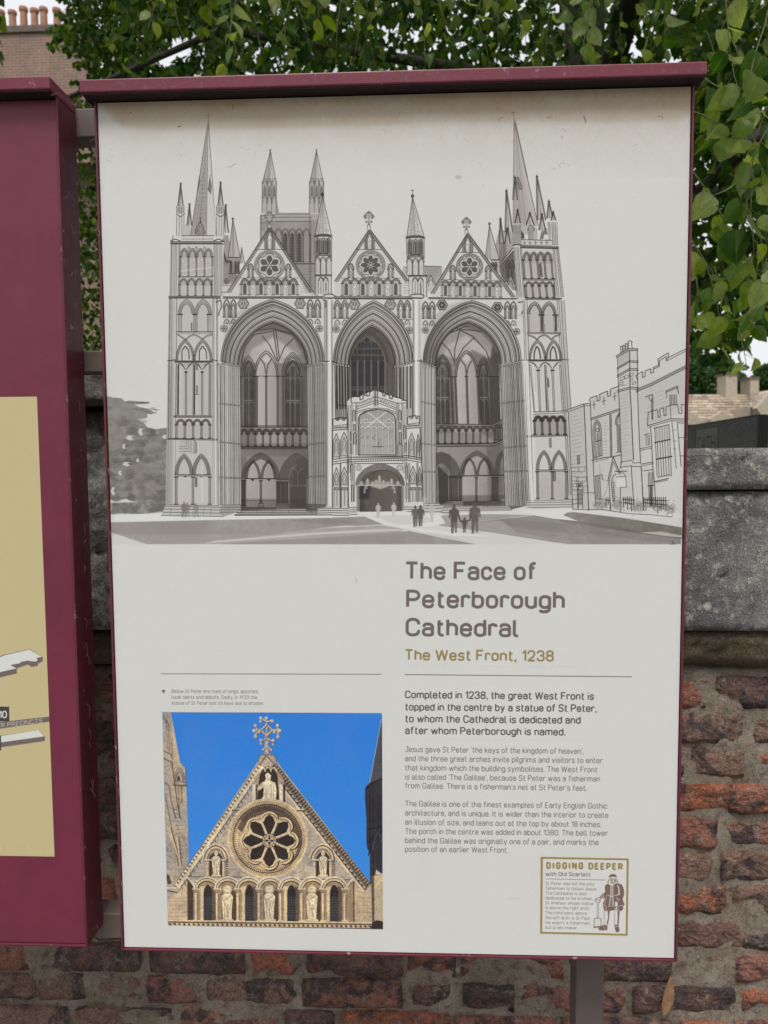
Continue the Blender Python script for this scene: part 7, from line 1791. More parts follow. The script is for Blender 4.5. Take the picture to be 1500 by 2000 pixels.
# ================================================================= the boards
def plate(name, x0, x1, z0, z1, y, thick, mat, parent, uvf):
    """thin plate; its front carries the print"""
    vs = [(x0, y, z0), (x1, y, z0), (x1, y, z1), (x0, y, z1), (x0, y + thick, z0), (x1, y + thick, z0), (x1, y + thick, z1), (x0, y + thick, z1)]
    fs = [(0, 1, 2, 3), (5, 4, 7, 6), (1, 5, 6, 2), (4, 0, 3, 7), (3, 2, 6, 7), (4, 5, 1, 0)]
    me = bpy.data.meshes.new(name); me.from_pydata(local(parent, vs), [], fs); me.update()
    uv = me.uv_layers.new(name='print')
    for lp in me.loops:
        v = vs[lp.vertex_index]; uv.data[lp.index].uv = uvf(v[0], v[2])
    me.materials.append(mat)
    return mesh_obj(name, me, None, parent)
def bxo(name, dims, mat, parent, bev=0.0008):
    bm = bmesh.new(); L = parent.location
    box(bm, dims[0] - L[0], dims[1] - L[0], dims[2] - L[1], dims[3] - L[1], dims[4] - L[2], dims[5] - L[2], bev)
    return mesh_obj(name, bm, mat, parent)
def board_body(t, x0, x1, z0, z1, hood_l, hood_r):
    e = 0.0042
    # folded tray: four thin sides 54 mm deep and a back
    bxo('side', (x0 - e, x0 - 0.0012, -0.003, 0.054, z0 - e, z1 + 0.002), M_EDGE, t)
    bxo('side', (x1 + 0.0012, x1 + e, -0.003, 0.054, z0 - e, z1 + 0.002), M_EDGE, t)
    bxo('bottom_rim', (x0 - 0.0011, x1 + 0.0011, -0.003, 0.054, z0 - e, z0 - 0.0012), M_EDGE, t)
    bxo('back_plate', (x0 - 0.0011, x1 + 0.0011, 0.046, 0.052, z0 - 0.0011, z1 + 0.002), M_BURG, t, 0.0)
    bxo('soffit', (hood_l + 0.002, hood_r - 0.002, -0.0205, 0.060, z1 + 0.0021, z1 + 0.0045), M_GRIME_SHADE, t, 0.0)
    bxo('hood', (hood_l, hood_r, -0.0225, 0.062, z1 + 0.0040, z1 + 0.0215), M_HOOD, t, 0.0020)
main = thing('information_board', 'cream board with grey cathedral drawing, blue-sky photograph and text under a burgundy hood', 'information board', (0, 0, PZ))
X0, X1, Z0, Z1 = -HW, HW, PZ - HH, PZ + HH
hl = at(155, 175, -0.0225); hr = at(1382, 137, -0.0225)
board_body(main, X0, X1, Z0, Z1, hl.x, hr.x)
uvm = lambda x, z_: ((x + HW) / (2 * HW), (z_ - (PZ + HH - 2171 / S_PX)) / (2171 / S_PX))
def plane_rect(px0, py0, px1, py1):
    a_ = at(px0, py0, 0); b_ = at(px1, py1, 0)
    return a_.x, b_.x, b_.z, a_.z
zd = (at(220, 1063, 0).z + at(1330, 1063, 0).z) / 2
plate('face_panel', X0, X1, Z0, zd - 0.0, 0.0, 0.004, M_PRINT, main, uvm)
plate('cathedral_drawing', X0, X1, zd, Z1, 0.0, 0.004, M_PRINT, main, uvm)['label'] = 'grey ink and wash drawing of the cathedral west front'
for nm, r, lb in (('heading', (780, 1085, 1125, 1302), 'brown heading and gold line with the year'), ('intro_text', (780, 1342, 1180, 1446), 'four lines of larger grey text'),
                  ('body_text', (780, 1452, 1205, 1674), 'two paragraphs of small grey text'), ('caption', (310, 1342, 530, 1382), 'tiny grey caption with a triangle'),
                  ('gable_photograph', (316, 1390.5, 748.5, 1814), 'colour photograph of a stone gable against blue sky'), ('boxed_notice', (1054, 1672, 1230, 1829), 'gold framed notice with a bearded man and spade')):
    a0, a1, b0, b1 = plane_rect(*r)
    plate(nm, a0, a1, b0, b1, -0.00008, 0.00006, M_PRINT, main, uvm)['label'] = lb
# left board
lz0, lz1 = at(100, 1841, 0).z, Z1 + LZ
lx1 = lx_edge; lx0 = lx1 - 0.80
lb = thing('map_board', 'burgundy board with a tan street map, cut off by the left edge', 'information board', (lx1 - 0.4, 0, PZ))
lhr = at(97, 172, -0.0225)
board_body(lb, lx0, lx1, lz0, lz1, lx0 - 0.025, lhr.x)
uvl = lambda x, z_: ((x - (lx_edge - 0.5)) / 0.5, (z_ - (PZ + 0.5 - 0.95)) / 0.95)
plate('face_panel', lx0, lx1, lz0, lz1, 0.0, 0.004, M_BURG, lb, uvl)
ma = at(72, 775, 0); mb_ = at(107, 1673, 0); mx = (ma.x + mb_.x) / 2
plate('map', mx - 0.66, mx, at(50, 1672, 0).z, at(40, 775, 0).z, -0.0003, 0.0002, M_MAP, lb, uvl)['label'] = 'tan street map with white building blocks'
# rails and posts that carry them
frame = thing('support_frame', 'taupe painted steel rails and posts holding the boards', 'frame', (0, 0.08, 0))
rl = [(at(160, 211, 0.056).z, at(160, 268, 0.056).z), (at(190, 685, 0.056).z, at(190, 727, 0.056).z), (at(220, 1785, 0.056).z, at(220, 1833, 0.056).z)]
for zt, zb in rl: bxo('rail', (-1.30, 0.352, 0.0560, 0.0960, zb, zt), M_POST, frame, 0.002)
pl, pr_ = at(1125, 1930, 0.098), at(1180, 1930, 0.098)
bxo('post', (pl.x, pr_.x, 0.098, 0.148, 0.0, rl[0][0] - 0.002), M_POST, frame, 0.003)
bxo('post', (-1.20, -1.157, 0.098, 0.148, 0.0, rl[0][0] - 0.002), M_POST, frame, 0.003)
for px_ in ((pl.x + pr_.x) / 2, -1.178):
    bxo('foot_plate', (px_ - 0.06, px_ + 0.06, 0.062, 0.184, 0.0, 0.010), M_POST, frame, 0.002)

# cobweb strands strung between the boards
web_m = m_plain('cobweb_silk', (0.34, 0.27, 0.22), 0.8, 100, 0.2, 0)
rw = random.Random(6)
strands = [[(100, 186, -.02), (112, 182, -.01), (125, 192, .0), (140, 203, .01), (152, 206, .0), (158, 196, -.02)], [(150, 205, 0), (156, 190, -.02)], [(186, 270, 0), (176, 276, .02), (180, 286, .03), (187, 294, 0)]]
for k in range(16):
    y = rw.uniform(300, 1840); xr = 130 + (y - 200) * .0325; x = xr + rw.uniform(2, 8)
    strands.append([(x, y, .001), (x + rw.uniform(1, 6), y + rw.uniform(4, 12), .012), (x + rw.uniform(2, 9), y + rw.uniform(12, 26), .022)])
for k in range(10):
    y = rw.uniform(300, 1840); xr = 190 + (y - 200) * .0321
    strands.append([(xr - 1, y, -.004), (xr + rw.uniform(-4, 3), y + rw.uniform(3, 8), -.005), (xr, y + rw.uniform(8, 14), -.004)])
wb = thing('cobweb', 'thin dusty cobweb strands strung between the two boards', 'cobweb', at(130, 400, .01))
for s_ in strands:
    bm = bmesh.new(); tube(bm, [at(a_, b_, c_) - wb.location for a_, b_, c_ in s_], 0.00028, 0.00020, 4); mesh_obj('strand', bm, web_m, wb)
# ================================================================= trees
def leaf_mesh(w, l, seed, fold=0.35, droop=0.3, name='leaf'):
    """heart-shaped lime leaf: base at the origin, tip along -Z, face towards -Y"""
    r = random.Random(seed)
    prof = [(0.0, 0.05), (0.06, 0.30), (0.20, 0.47), (0.38, 0.50), (0.56, 0.43), (0.73, 0.29), (0.88, 0.11), (1.0, 0.0)]
    vs = []; uvs = []; L = []; Rr = []; C_ = []
    asy = r.uniform(0.88, 1.12)
    for t, q in prof:
        z = -l * t; yy = droop * l * (t * t) * 0.5
        wob = 1 + r.uniform(-.05, .05)
        C_.append(len(vs)); vs.append((0.02 * l * math.sin(3 * t), yy, z)); uvs.append((0.5, t))
        if q > 0:
            for sg, lst in ((-1, L), (1, Rr)):
                ww = w * q * wob * (asy if sg > 0 else 1 / asy); lift = -abs(ww) * fold
                back = 0.06 * l if t < 0.1 else 0
                lst.append(len(vs)); vs.append((sg * ww, yy + lift + r.uniform(-.02, .02) * l, z + back)); uvs.append((0.5 + sg * q, t))
    fs = []
    for k in range(len(L) - 1):
        fs.append((C_[k], L[k], L[k + 1], C_[k + 1])); fs.append((C_[k + 1], Rr[k + 1], Rr[k], C_[k]))
    k = len(L) - 1
    fs.append((C_[k], L[k], C_[k + 1])); fs.append((C_[k + 1], Rr[k], C_[k]))
    me = bpy.data.meshes.new(name); me.from_pydata(vs, [], fs); me.update()
    uv = me.uv_layers.new(name='leaf')
    for lp in me.loops: uv.data[lp.index].uv = uvs[lp.vertex_index]
    me.polygons.foreach_set('use_smooth', [True] * len(me.polygons)); me.materials.append(M_LEAF)
    return me
LEAVES = [leaf_mesh(w, l, s, f, d) for s, f, d, w, l in ((1, .20, .5, .062, .070), (2, .75, .2, .058, .070), (3, .1, 1.3, .066, .068), (4, .95, .6, .060, .074), (5, .3, -.9, .056, .070), (6, .25, .3, .068, .064), (7, .5, 1.7, .060, .072), (8, -.35, .4, .052, .066), (9, -.7, -.5, .062, .074), (10, .15, .1, .050, .058))]
BRACT = [leaf_mesh(0.020, 0.072, s, .3, .8, 'seed_bract') for s in (11, 12)]

def basis(tipdir, normal):
    z = -tipdir.normalized(); y = -(normal - z * normal.dot(z)).normalized(); x = y.cross(z)
    return Matrix(((x.x, y.x, z.x), (x.y, y.y, z.y), (x.z, y.z, z.z)))

class Soup:
    """many small leaves joined into one crown"""
    def __init__(s): s.v = []; s.f = []; s.n = 0
    def leaf(s, p, R, w, l, full=True):
        if full: loc = ((0, 0, 0), (-.5, -.18, -.28), (-.36, -.12, -.68), (0, .14, -1), (.36, -.12, -.68), (.5, -.18, -.28), (0, .03, -.5)); fc = ((0, 1, 6), (1, 2, 6), (2, 3, 6), (3, 4, 6), (4, 5, 6), (5, 0, 6))
        else: loc = ((0, 0, 0), (-.5, -.1, -.4), (0, .08, -1), (.5, -.1, -.4)); fc = ((0, 1, 2), (0, 2, 3))
        R = np.array(R)
        q = np.array([(a * w, b * w, c * l) for a, b, c in loc]) @ R.T + np.array(p)
        s.v.extend(map(tuple, q)); s.f.extend(tuple(i + s.n for i in f) for f in fc); s.n += len(loc)
    def build(s, name, mat, parent):
        me = bpy.data.meshes.new(name); L = np.array(parent.location)
        me.from_pydata([tuple(x) for x in (np.array(s.v) - L)], [], s.f); me.update(); me.materials.append(mat)
        o = bpy.data.objects.new(name, me); link(o); o.parent = parent; o['kind'] = 'stuff'; return o
rl_ = random.Random(404)
def rdir(r, bias, k):
    v = Vector((r.gauss(0, 1), r.gauss(0, 1), r.gauss(0, 1))).normalized()
    return (v + Vector(bias) * k).normalized()
def pixel(P):
    q = (np.array(P) - np.array(CAM)) @ AX
    return 750 + 1500 * q[0] / q[1], 1000 - 1500 * q[2] / q[1]

tree = thing('lime_tree', 'large lime tree hanging its broad leaves over the wall and boards', 'tree', (1.0, 4.9, 0))
TL = tree.location
bmk = bmesh.new()
def limb(bm, pts, r0, r1, n=8): tube(bm, [Vector(p) - TL for p in pts], r0, r1, n)
limb(bmk, [(1.0, 4.9, 0), (1.02, 4.85, 1.2), (1.05, 4.8, 2.4), (1.2, 4.6, 3.6), (1.2, 4.4, 5.0), (1.1, 4.3, 6.5)], 0.22, 0.10, 12)
trunk = mesh_obj('trunk', bmk, M_BARK, tree, True)
bml = bmesh.new()
for pts, r0, r1 in ((((1.05, 4.8, 2.2), (0.9, 4.1, 3.0), (0.4, 3.4, 3.5), (-0.5, 3.0, 3.5)), .05, .012), (((1.1, 4.75, 2.6), (1.7, 3.9, 3.1), (1.7, 2.8, 3.1), (1.3, 2.2, 2.8)), .06, .015), (((1.15, 4.6, 3.3), (0.4, 4.2, 4.1), (-1.2, 4.0, 4.3), (-2.4, 4.1, 3.9)), .05, .012),
                    (((1.15, 4.6, 3.0), (2.2, 4.0, 3.3), (2.9, 3.2, 3.2)), .06, .02), (((1.2, 4.5, 3.6), (1.2, 2.6, 4.2), (0.9, 0.9, 4.2), (0.6, -0.2, 4.0)), .08, .02), (((1.1, 4.75, 2.3), (1.7, 4.0, 2.6), (1.9, 3.2, 2.7), (1.75, 2.6, 2.4)), .03, .008)):
    limb(bml, pts, r0, r1)
mesh_obj('branch', bml, M_BARK, tree, True)

bt = bmesh.new(); nleaf = 0
def spray(start, dirn, length, n, size, soup=None, parts=True):
    """a drooping shoot with leaves set alternately along it"""
    global nleaf
    r = rl_; d = Vector(dirn).normalized(); p = Vector(start); pts = [p.copy()]
    side = d.cross(Vector((0, 0, 1))); side = side.normalized() if side.length > .1 else Vector((1, 0, 0))
    step = length / n; sg = 1
    for k in range(n):
        d = (d + Vector((0, 0, -0.10)) + Vector((r.gauss(0, .08), r.gauss(0, .08), r.gauss(0, .08)))).normalized()
        p = p + d * step; pts.append(p.copy()); sg = -sg
        out = (side * sg * 0.8 + d * 0.4 + Vector((0, 0, -0.35)) + Vector((r.gauss(0, .2), r.gauss(0, .2), r.gauss(0, .2)))).normalized()
        q = p + out * r.uniform(.018, .035) * size / 0.07
        tip = (out * 0.5 + Vector((0, 0, -0.62)) + Vector((r.gauss(0, .55), r.gauss(0, .5), r.gauss(0, .35)))).normalized()
        nrm = (Vector((0.1, -0.75, 0.55)) + Vector((r.gauss(0, .75), r.gauss(0, .6), r.gauss(0, .7)))).normalized()
        try: Rm = basis(tip, nrm)
        except Exception: continue
        sc = size / 0.07 * r.uniform(.5, 1.25)
        X, Y = pixel(q)
        vis = -60 < X < 1560 and -60 < Y < 2060 and not (190 < X < 1345 and Y > 165)
        if parts and vis and nleaf < 298:
            o = bpy.data.objects.new('leaf', r.choice(LEAVES)); link(o); o.parent = tree; nleaf += 1
            o.matrix_local = Matrix.Translation(q - TL) @ Rm.to_4x4() @ Matrix.Scale(sc, 4)
            tube(bt, [p - TL, q - TL], 0.0011, 0.0009, 4, False)
        else: soup.leaf(q, Rm, 0.062 * sc, 0.07 * sc, True)
        if r.random() < 0.12:
            tipb = (Vector((r.gauss(0, .3), r.gauss(0, .3), -1))).normalized()
            soup.leaf(p, basis(tipb, nrm), 0.018 * sc, 0.075 * sc, False)
    tube(bt, [a - TL for a in pts], 0.0024, 0.0010, 5, False)

near = Soup()
# shoots hanging at the right of the board, closest to the camera
for x, y, Y, dx, dz, ln, n in ((1420,-30,1.25,-.2,-1,.34,7),(1500,20,1.2,-.35,-.8,.36,7),(1370,150,1.25,.5,-.5,.22,5),(1345,215,1.3,.8,-.35,.26,6),(1500,250,1.15,-.4,-.8,.28,6),(1470,330,1.2,-.1,-1,.30,7),(1430,60,1.5,.1,-1,.3,6),
                               (1350,330,1.5,.6,-.7,.30,6),(1400,400,1.4,.4,-.8,.30,6),(1520,150,1.5,-.3,-.9,.35,7),(1480,430,1.2,.1,-1,.22,5),(1340,450,1.7,.5,-.8,.34,6),(1380,520,1.9,.4,-.9,.30,5),(1450,480,2.0,.1,-1,.30,6),(1500,480,1.8,-.2,-1,.30,5),
                               (1442,640,1.7,.05,-1,.13,4),(1350,480,2.2,.2,-1,.30,5),(1440,180,1.9,.2,-1,.4,7),(1380,60,2.0,.3,-1,.4,7),(1360,540,2.4,.1,-1,.26,5),(1500,530,1.9,-.2,-1,.20,4),(1395,520,2.1,.1,-1,.24,5)):
    spray(at(x, y, Y), (dx, -0.25, dz), ln, n, 0.078, near)
# shoots along the top
for k in range(26):
    x = 315 + k * 43 + rl_.uniform(-20, 20); y = rl_.uniform(-150, -20); Y = rl_.uniform(1.7, 2.5)
    spray(at(x, y, Y), (rl_.uniform(-.6, .6), -0.3, -1), rl_.uniform(.26, .44), rl_.randint(5, 8), 0.062, near)
for k in range(40):
    x = rl_.uniform(280, 1500); y = rl_.uniform(-160, 40); Y = rl_.uniform(2.4, 3.4)
    spray(at(x, y, Y), (rl_.uniform(-.6, .6), -0.3, -1), rl_.uniform(.25, .45), rl_.randint(5, 8), 0.060, near, parts=nleaf < 298)
# mass of the crown further in
mass = Soup()
def hole(X, Y):
    for cx_, cy_, r_ in ((352, 88, 30), (325, 112, 22), (380, 75, 14), (1315, 108, 26), (1232, 90, 14), (1302, 88, 10), (1245, 98, 10), (720, 60, 9), (840, 20, 8), (560, 120, 9), (1440, 240, 7), (1455, 162, 7), (1398, 398, 6), (1418, 470, 7), (1100, 40, 8)):
        if math.hypot(X - cx_, (Y - cy_) * 1.1) < r_ * 0.85: return True
    return False
def right_edge_low(X):   # lower outline of the crown at the right of the board, photo px
    return 690 + 22 * math.sin(X * .055) + (-44 if 1455 < X else 0) + 18 * math.sin(X * .17)
def scatter(n, xr, yr, Yr, size, soup, rnd, full=True, low=None, left=None):
    c = 0; tries = 0
    while c < n and tries < n * 6:
        tries += 1
        x = rnd.uniform(*xr); y = rnd.uniform(*yr); Y = rnd.uniform(*Yr)
        if hole(x, y): continue
        if x > 1330 and y > right_edge_low(x): continue
        if left is not None and x < left(y): continue
        p = at(x, y, Y)
        if n3(p.x, p.y, p.z, 2.1) < -0.18 + (0.0 if full else -.1): continue
        tip = rdir(rnd, (0, -.1, -1), 1.1); nrm = rdir(rnd, (0, -.7, .6), .8)
        if abs(tip.dot(nrm)) > .95: continue
        s_ = size * rnd.uniform(.65, 1.2); soup.leaf(p, basis(tip, nrm), s_ * .9, s_, full); c += 1
edge_l = lambda y: 118 + 62 * max(0, (y - 60) / 140.0) + 26 * math.sin(y * .06) + 12 * math.sin(y * .21) if y < 210 else (188 + (y - 200) * .01 - 60 if y < 700 else 165)
r1 = random.Random(55)
scatter(3800, (235, 1620), (-260, 210), (3.0, 4.4), 0.062, mass, r1, left=edge_l)
scatter(1500, (1325, 1700), (0, 760), (2.6, 4.2), 0.064, mass, r1)
scatter(9000, (215, 1750), (-420, 700), (4.4, 6.5), 0.070, mass, r1, False, left=edge_l)
scatter(2600, (1325, 1750), (0, 760), (4.2, 6.2), 0.068, mass, r1, False)
scatter(9000, (215, 1800), (-420, 300), (6.5, 7.8), 0.14, mass, r1, False, left=edge_l)
scatter(2400, (1325, 1800), (100, 700), (6.2, 7.6), 0.13, mass, r1, False)
# unseen crown over the boards and the path, made dense for its shade
for k in range(9500):
    p = Vector((r1.uniform(-3.5, 3.8), r1.uniform(0.1, 5.6), r1.uniform(3.3, 5.6)))
    X, Y = pixel(p)
    if Y > -40 and 0 < X < 1500: continue
    if n3(p.x, p.y, p.z, 1.3) < -0.12: continue
    s_ = r1.uniform(.08, .13); mass.leaf(p, basis(rdir(r1, (0, 0, -1), 1.0), rdir(r1, (0, -.2, 1), .8)), s_ * .9, s_, False)
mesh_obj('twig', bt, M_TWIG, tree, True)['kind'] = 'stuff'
near.build('near_foliage', M_FOL, tree); mass.build('crown', M_FOL, tree)  # crown includes the unseen overhead part made dense for shade

# smaller-leaved tree further left, in front of the brick house
t2 = thing('lime_tree', 'more distant lime tree seen left of the boards against the brick chimney stack', 'tree', (-1.2, 8.6, 0))
bm = bmesh.new(); tube(bm, [(0, 0, 0), (0.05, 0, 1.6), (-0.05, 0.05, 3.2), (0.0, 0, 5.2), (0.1, 0, 7.0)], 0.20, 0.06, 10); mesh_obj('trunk', bm, M_BARK, t2, True)
bm = bmesh.new()
for a_ in ((-1.0, -.3, 4.6), (-1.7, -.4, 5.6), (.9, -.3, 5.0), (-.6, -.2, 6.5), (1.2, .2, 6.3), (-1.3, .2, 3.6)): tube(bm, [(0, 0, a_[2] - 1.5), (a_[0] * .5, a_[1] * .5, a_[2] - .6), a_], 0.05, 0.012, 6)
mesh_obj('branch', bm, M_BARK, t2, True)
far = Soup(); r2 = random.Random(91)
edge2 = lambda y: 108 + 52 * max(0, (y - 40) / 150.0) + 24 * math.sin(y * .052 + 1) + 14 * math.sin(y * .19) if y < 215 else 120
scatter(7000, (85, 470), (-60, 240), (7.2, 9.0), 0.070, far, r2, True, left=edge2)
scatter(6500, (110, 420), (200, 720), (7.4, 9.4), 0.075, far, r2, False)
scatter(3000, (160, 600), (-200, 60), (7.4, 9.4), 0.075, far, r2, False)
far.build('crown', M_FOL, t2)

# ================================================================= brick house with its row of chimney pots, far left
def m_far_brick():
    m, nt, b = mat_base('far_brickwork')
    br = nt.nodes.new('ShaderNodeTexBrick'); br.inputs['Scale'].default_value = 1.0
    br.inputs['Brick Width'].default_value = 0.235; br.inputs['Row Height'].default_value = 0.075; br.inputs['Mortar Size'].default_value = 0.010; br.inputs['Bias'].default_value = 0.0
    br.inputs['Color1'].default_value = (0.33, 0.175, 0.130, 1); br.inputs['Color2'].default_value = (0.25, 0.150, 0.120, 1); br.inputs['Mortar'].default_value = (0.36, 0.30, 0.24, 1)
    sep = nt.nodes.new('ShaderNodeSeparateXYZ'); cmb = nt.nodes.new('ShaderNodeCombineXYZ'); tc = nt.nodes.new('ShaderNodeTexCoord')
    nt.links.new(tc.outputs['Object'], sep.inputs[0]); nt.links.new(add(nt, sep.outputs[0], sep.outputs[1]), cmb.inputs[0]); nt.links.new(sep.outputs[2], cmb.inputs[1]); nt.links.new(cmb.outputs[0], br.inputs['Vector'])
    v = tc.outputs['Object']
    c = mix(nt, ramp(nt, nz(nt, v, 1.6, 8, .7), ((.35, 0.0), (.65, .55))), br.outputs['Color'], (0.15, 0.11, 0.095))
    c = mix(nt, ramp(nt, nz(nt, v, 5, 5, .7), ((.55, 0.0), (.7, .6))), c, (0.42, 0.26, 0.18))
    nt.links.new(c, b.inputs['Base Color']); b.inputs['Roughness'].default_value = .9
    bump(nt, b, br.outputs['Fac'], -0.3, 0.01)
    return m
M_FB = m_far_brick(); M_POT = m_plain('terracotta', (0.42, 0.215, 0.135), 0.8, 6, 0.2, 0.1); M_CAPS = m_plain('sooty_stone', (0.16, 0.13, 0.115), .9, 8, .3, .3); M_SLATE = m_plain('dark_slate', (.07, .07, .08), .7, 6, .3, .2)
HY = 20.0
pa = at(168, 60, HY); pb = at(0, 60, HY)
house = thing('brick_house', 'old red brick house whose long chimney stack carries a row of clay pots', 'house', (pa.x - 4, HY + 2, 0))
def hb(name, x0, x1, y0, y1, z0, z1, mat, par, bev=0.0):
    L = house.location; bm = bmesh.new(); box(bm, x0 - L.x, x1 - L.x, y0 - L.y, y1 - L.y, z0 - L.z, z1 - L.z, bev); return mesh_obj(name, bm, mat, par)
ztop = at(80, 50, HY).z
hb('wall', pa.x - 9, pa.x + .6, HY + 0.9, HY + 6, 0, ztop - 3.2, M_FB, house)
st = hb('chimney_stack', pa.x - 6, pa.x, HY, HY + 0.9, ztop - 3.6, ztop - 0.18, M_FB, house)
hb('stack_cap', pa.x - 6.06, pa.x + .06, HY - 0.06, HY + 0.96, ztop - 0.178, ztop, M_CAPS, house, 0.01)
L = house.location; bm = bmesh.new()
vs = [bm.verts.new(p) for p in ((pa.x - 9.3 - L.x, -1.3, ztop - 3.2), (pa.x + .9 - L.x, -1.3, ztop - 3.2), (pa.x + .9 - L.x, 1.5, ztop - 1.2), (pa.x - 9.3 - L.x, 1.5, ztop - 1.2), (pa.x - 9.3 - L.x, 4.2, ztop - 3.2), (pa.x + .9 - L.x, 4.2, ztop - 3.2))]
for f in ((0, 1, 2, 3), (3, 2, 5, 4), (0, 3, 4), (1, 5, 2), (0, 4, 5, 1)): bm.faces.new([vs[i] for i in f])
mesh_obj('roof', bm, M_SLATE, house)
def pot_mesh():
    bm = bmesh.new(); pr = ((.118, 0), (.112, .06), (.10, .10), (.092, .52), (.098, .55), (.118, .57), (.122, .62), (.112, .66), (.085, .66), (.080, .3)); n = 12; rings = []
    for r_, z_ in pr: rings.append([bm.verts.new((r_ * math.cos(2 * math.pi * k / n), r_ * math.sin(2 * math.pi * k / n), z_)) for k in range(n)])
    for u, v in zip(rings[:-1], rings[1:]):
        for k in range(n): bm.faces.new((u[k], u[(k + 1) % n], v[(k + 1) % n], v[k]))
    bm.faces.new(rings[-1]); me = bpy.data.meshes.new('chimney_pot'); bm.to_mesh(me); bm.free(); me.materials.append(M_POT); return me
PM = pot_mesh()
for k, px_ in enumerate((-22, 2, 25, 47, 68, 86, 112, 137, 160)):
    q = at(px_, 48, HY + .42)
    o = bpy.data.objects.new('chimney_pot', PM); link(o); o.parent = house; o.location = (q.x - L.x, .42 - 2.0, ztop - 0.003); o.scale = (1, 1, (1.06, 1.0, .97, 1.1, 1.02)[k % 5])

# ================================================================= stone house beyond the wall at the right
M_COTS = m_plain('limestone_wall', (0.46, 0.40, 0.31), .85, 9, .18, .3); M_STSL = None
def m_slate():
    m, nt, b = mat_base('stone_slates'); g = nt.nodes.new('ShaderNodeNewGeometry')
    c = ramp(nt, g.outputs['Random Per Island'], ((0, (.30, .23, .165)), (.3, (.46, .37, .27)), (.55, (.24, .19, .155)), (.75, (.55, .47, .36)), (1, (.38, .29, .20))))
    c = mix(nt, 1.0, c, ramp(nt, nz(nt, g.outputs['Position'], 12, 5), ((.3, .7), (.7, 1.3))), 'MULTIPLY')
    nt.links.new(c, b.inputs['Base Color']); b.inputs['Roughness'].default_value = .9; return m
M_STSL = m_slate()
RY = 30.0
sh = thing('stone_house', 'pale stone house with stone slate roof and two square chimneys beyond the wall', 'house', (at(1420, 860, RY).x, RY, 0))
SL = sh.location
def P(x, y, Y=RY): return at(x, y, Y) - SL
def prism(name, front, depth, mat, par=sh, Y=RY):
    bm = bmesh.new(); a_ = [bm.verts.new(P(x, y, Y)) for x, y in front]; b_ = [bm.verts.new(P(x, y, Y) + Vector((0, depth, 0))) for x, y in front]
    bm.faces.new(a_); bm.faces.new(b_[::-1]); n = len(front)
    for k in range(n): bm.faces.new((a_[k], b_[k], b_[(k + 1) % n], a_[(k + 1) % n]))
    return mesh_obj(name, bm, mat, par)
def slate_roof(name, tl, tr, br, bl, n_rows, w, seed, Ytop, Ybot):
    """rows of overlapping slates between the ridge (tl-tr) and the eaves (bl-br)"""
    A, B, C2, D = P(*tl, Ytop), P(*tr, Ytop), P(*br, Ybot), P(*bl, Ybot); r = random.Random(seed); vs = []; fs = []
    nrm = (B - A).cross(D - A).normalized()
    if nrm.y > 0: nrm = -nrm
    for i in range(n_rows):
        t0, t1 = i / n_rows, (i + 1.25) / n_rows; t1 = min(t1, 1.02)
        l0, r0 = A.lerp(D, t0), B.lerp(C2, t0); l1, r1_ = A.lerp(D, t1), B.lerp(C2, t1); Ln = (r0 - l0).length; x = -r.uniform(0, w)
        while x < Ln:
            ww = w * r.uniform(.5, 1.4); u0, u1 = max(x, 0) / Ln, min(x + ww - .012, Ln) / Ln
            if u1 > u0:
                h = .030 + r.uniform(0, .02); k = len(vs)
                a_, b_, c_, d_ = l0.lerp(r0, u0) + nrm * .004, l0.lerp(r0, u1) + nrm * .004, l1.lerp(r1_, u1) + nrm * h, l1.lerp(r1_, u0) + nrm * h
                vs += [tuple(a_), tuple(b_), tuple(c_), tuple(d_), tuple(c_ - nrm * .035), tuple(d_ - nrm * .035)]; fs += [(k, k + 1, k + 2, k + 3), (k + 3, k + 2, k + 4, k + 5)]
            x += ww
    o = mesh_obj(name, (vs, fs), M_STSL, sh); o['kind'] = 'stuff'
    und = mesh_obj('roof_deck', ([tuple(A - nrm * .04), tuple(B - nrm * .04), tuple(C2 - nrm * .04), tuple(D - nrm * .04)], [(0, 1, 2, 3)]), M_SLATE, sh)
    return o
prism('wall', [(1290, 826), (1480, 826), (1480, 922), (1290, 922)], 6.0, M_COTS)
slate_roof('roof', (1290, 771), (1476, 770), (1482, 829), (1285, 829), 11, .34, 5, RY + 3.2, RY - .25)
for gx in (1345, 1411):
    prism('gable', [(gx - 24, 818), (gx, 803), (gx + 24, 818), (gx + 24, 829), (gx - 24, 829)], .35, M_COTS, Y=RY - .5)
slate_roof('roof', (1476, 766), (1540, 758), (1540, 800), (1466, 796), 8, .34, 6, RY + 2.2, RY - 1.2)
prism('wall', [(1468, 796), (1560, 796), (1560, 925), (1468, 925)], 5, M_COTS, Y=RY - 1.0)
prism('gable', [(1488, 812), (1478, 797), (1500, 773), (1545, 722), (1600, 790), (1600, 925), (1488, 925)], .4, M_COTS, Y=RY - 3.0)
prism('lead_band', [(1470, 796), (1486, 795), (1486, 812), (1470, 813)], .2, M_CAPS, Y=RY - 1.25)
for cx_, w_, yt, yb_ in ((1429, 11, 728, 788), (1474, 8.5, 736, 788)):
    c_ = prism('chimney', [(cx_ - w_, yt + 3.5), (cx_ + w_, yt + 3.5), (cx_ + w_, yb_), (cx_ - w_, yb_)], 1.0, M_COTS, Y=RY + 2.6)
    prism('chimney_cap', [(cx_ - w_ - 1.5, yt), (cx_ + w_ + 1.5, yt), (cx_ + w_ + 1.5, yt + 3.4), (cx_ - w_ - 1.5, yt + 3.4)], 1.15, M_CAPS, Y=RY + 2.55)

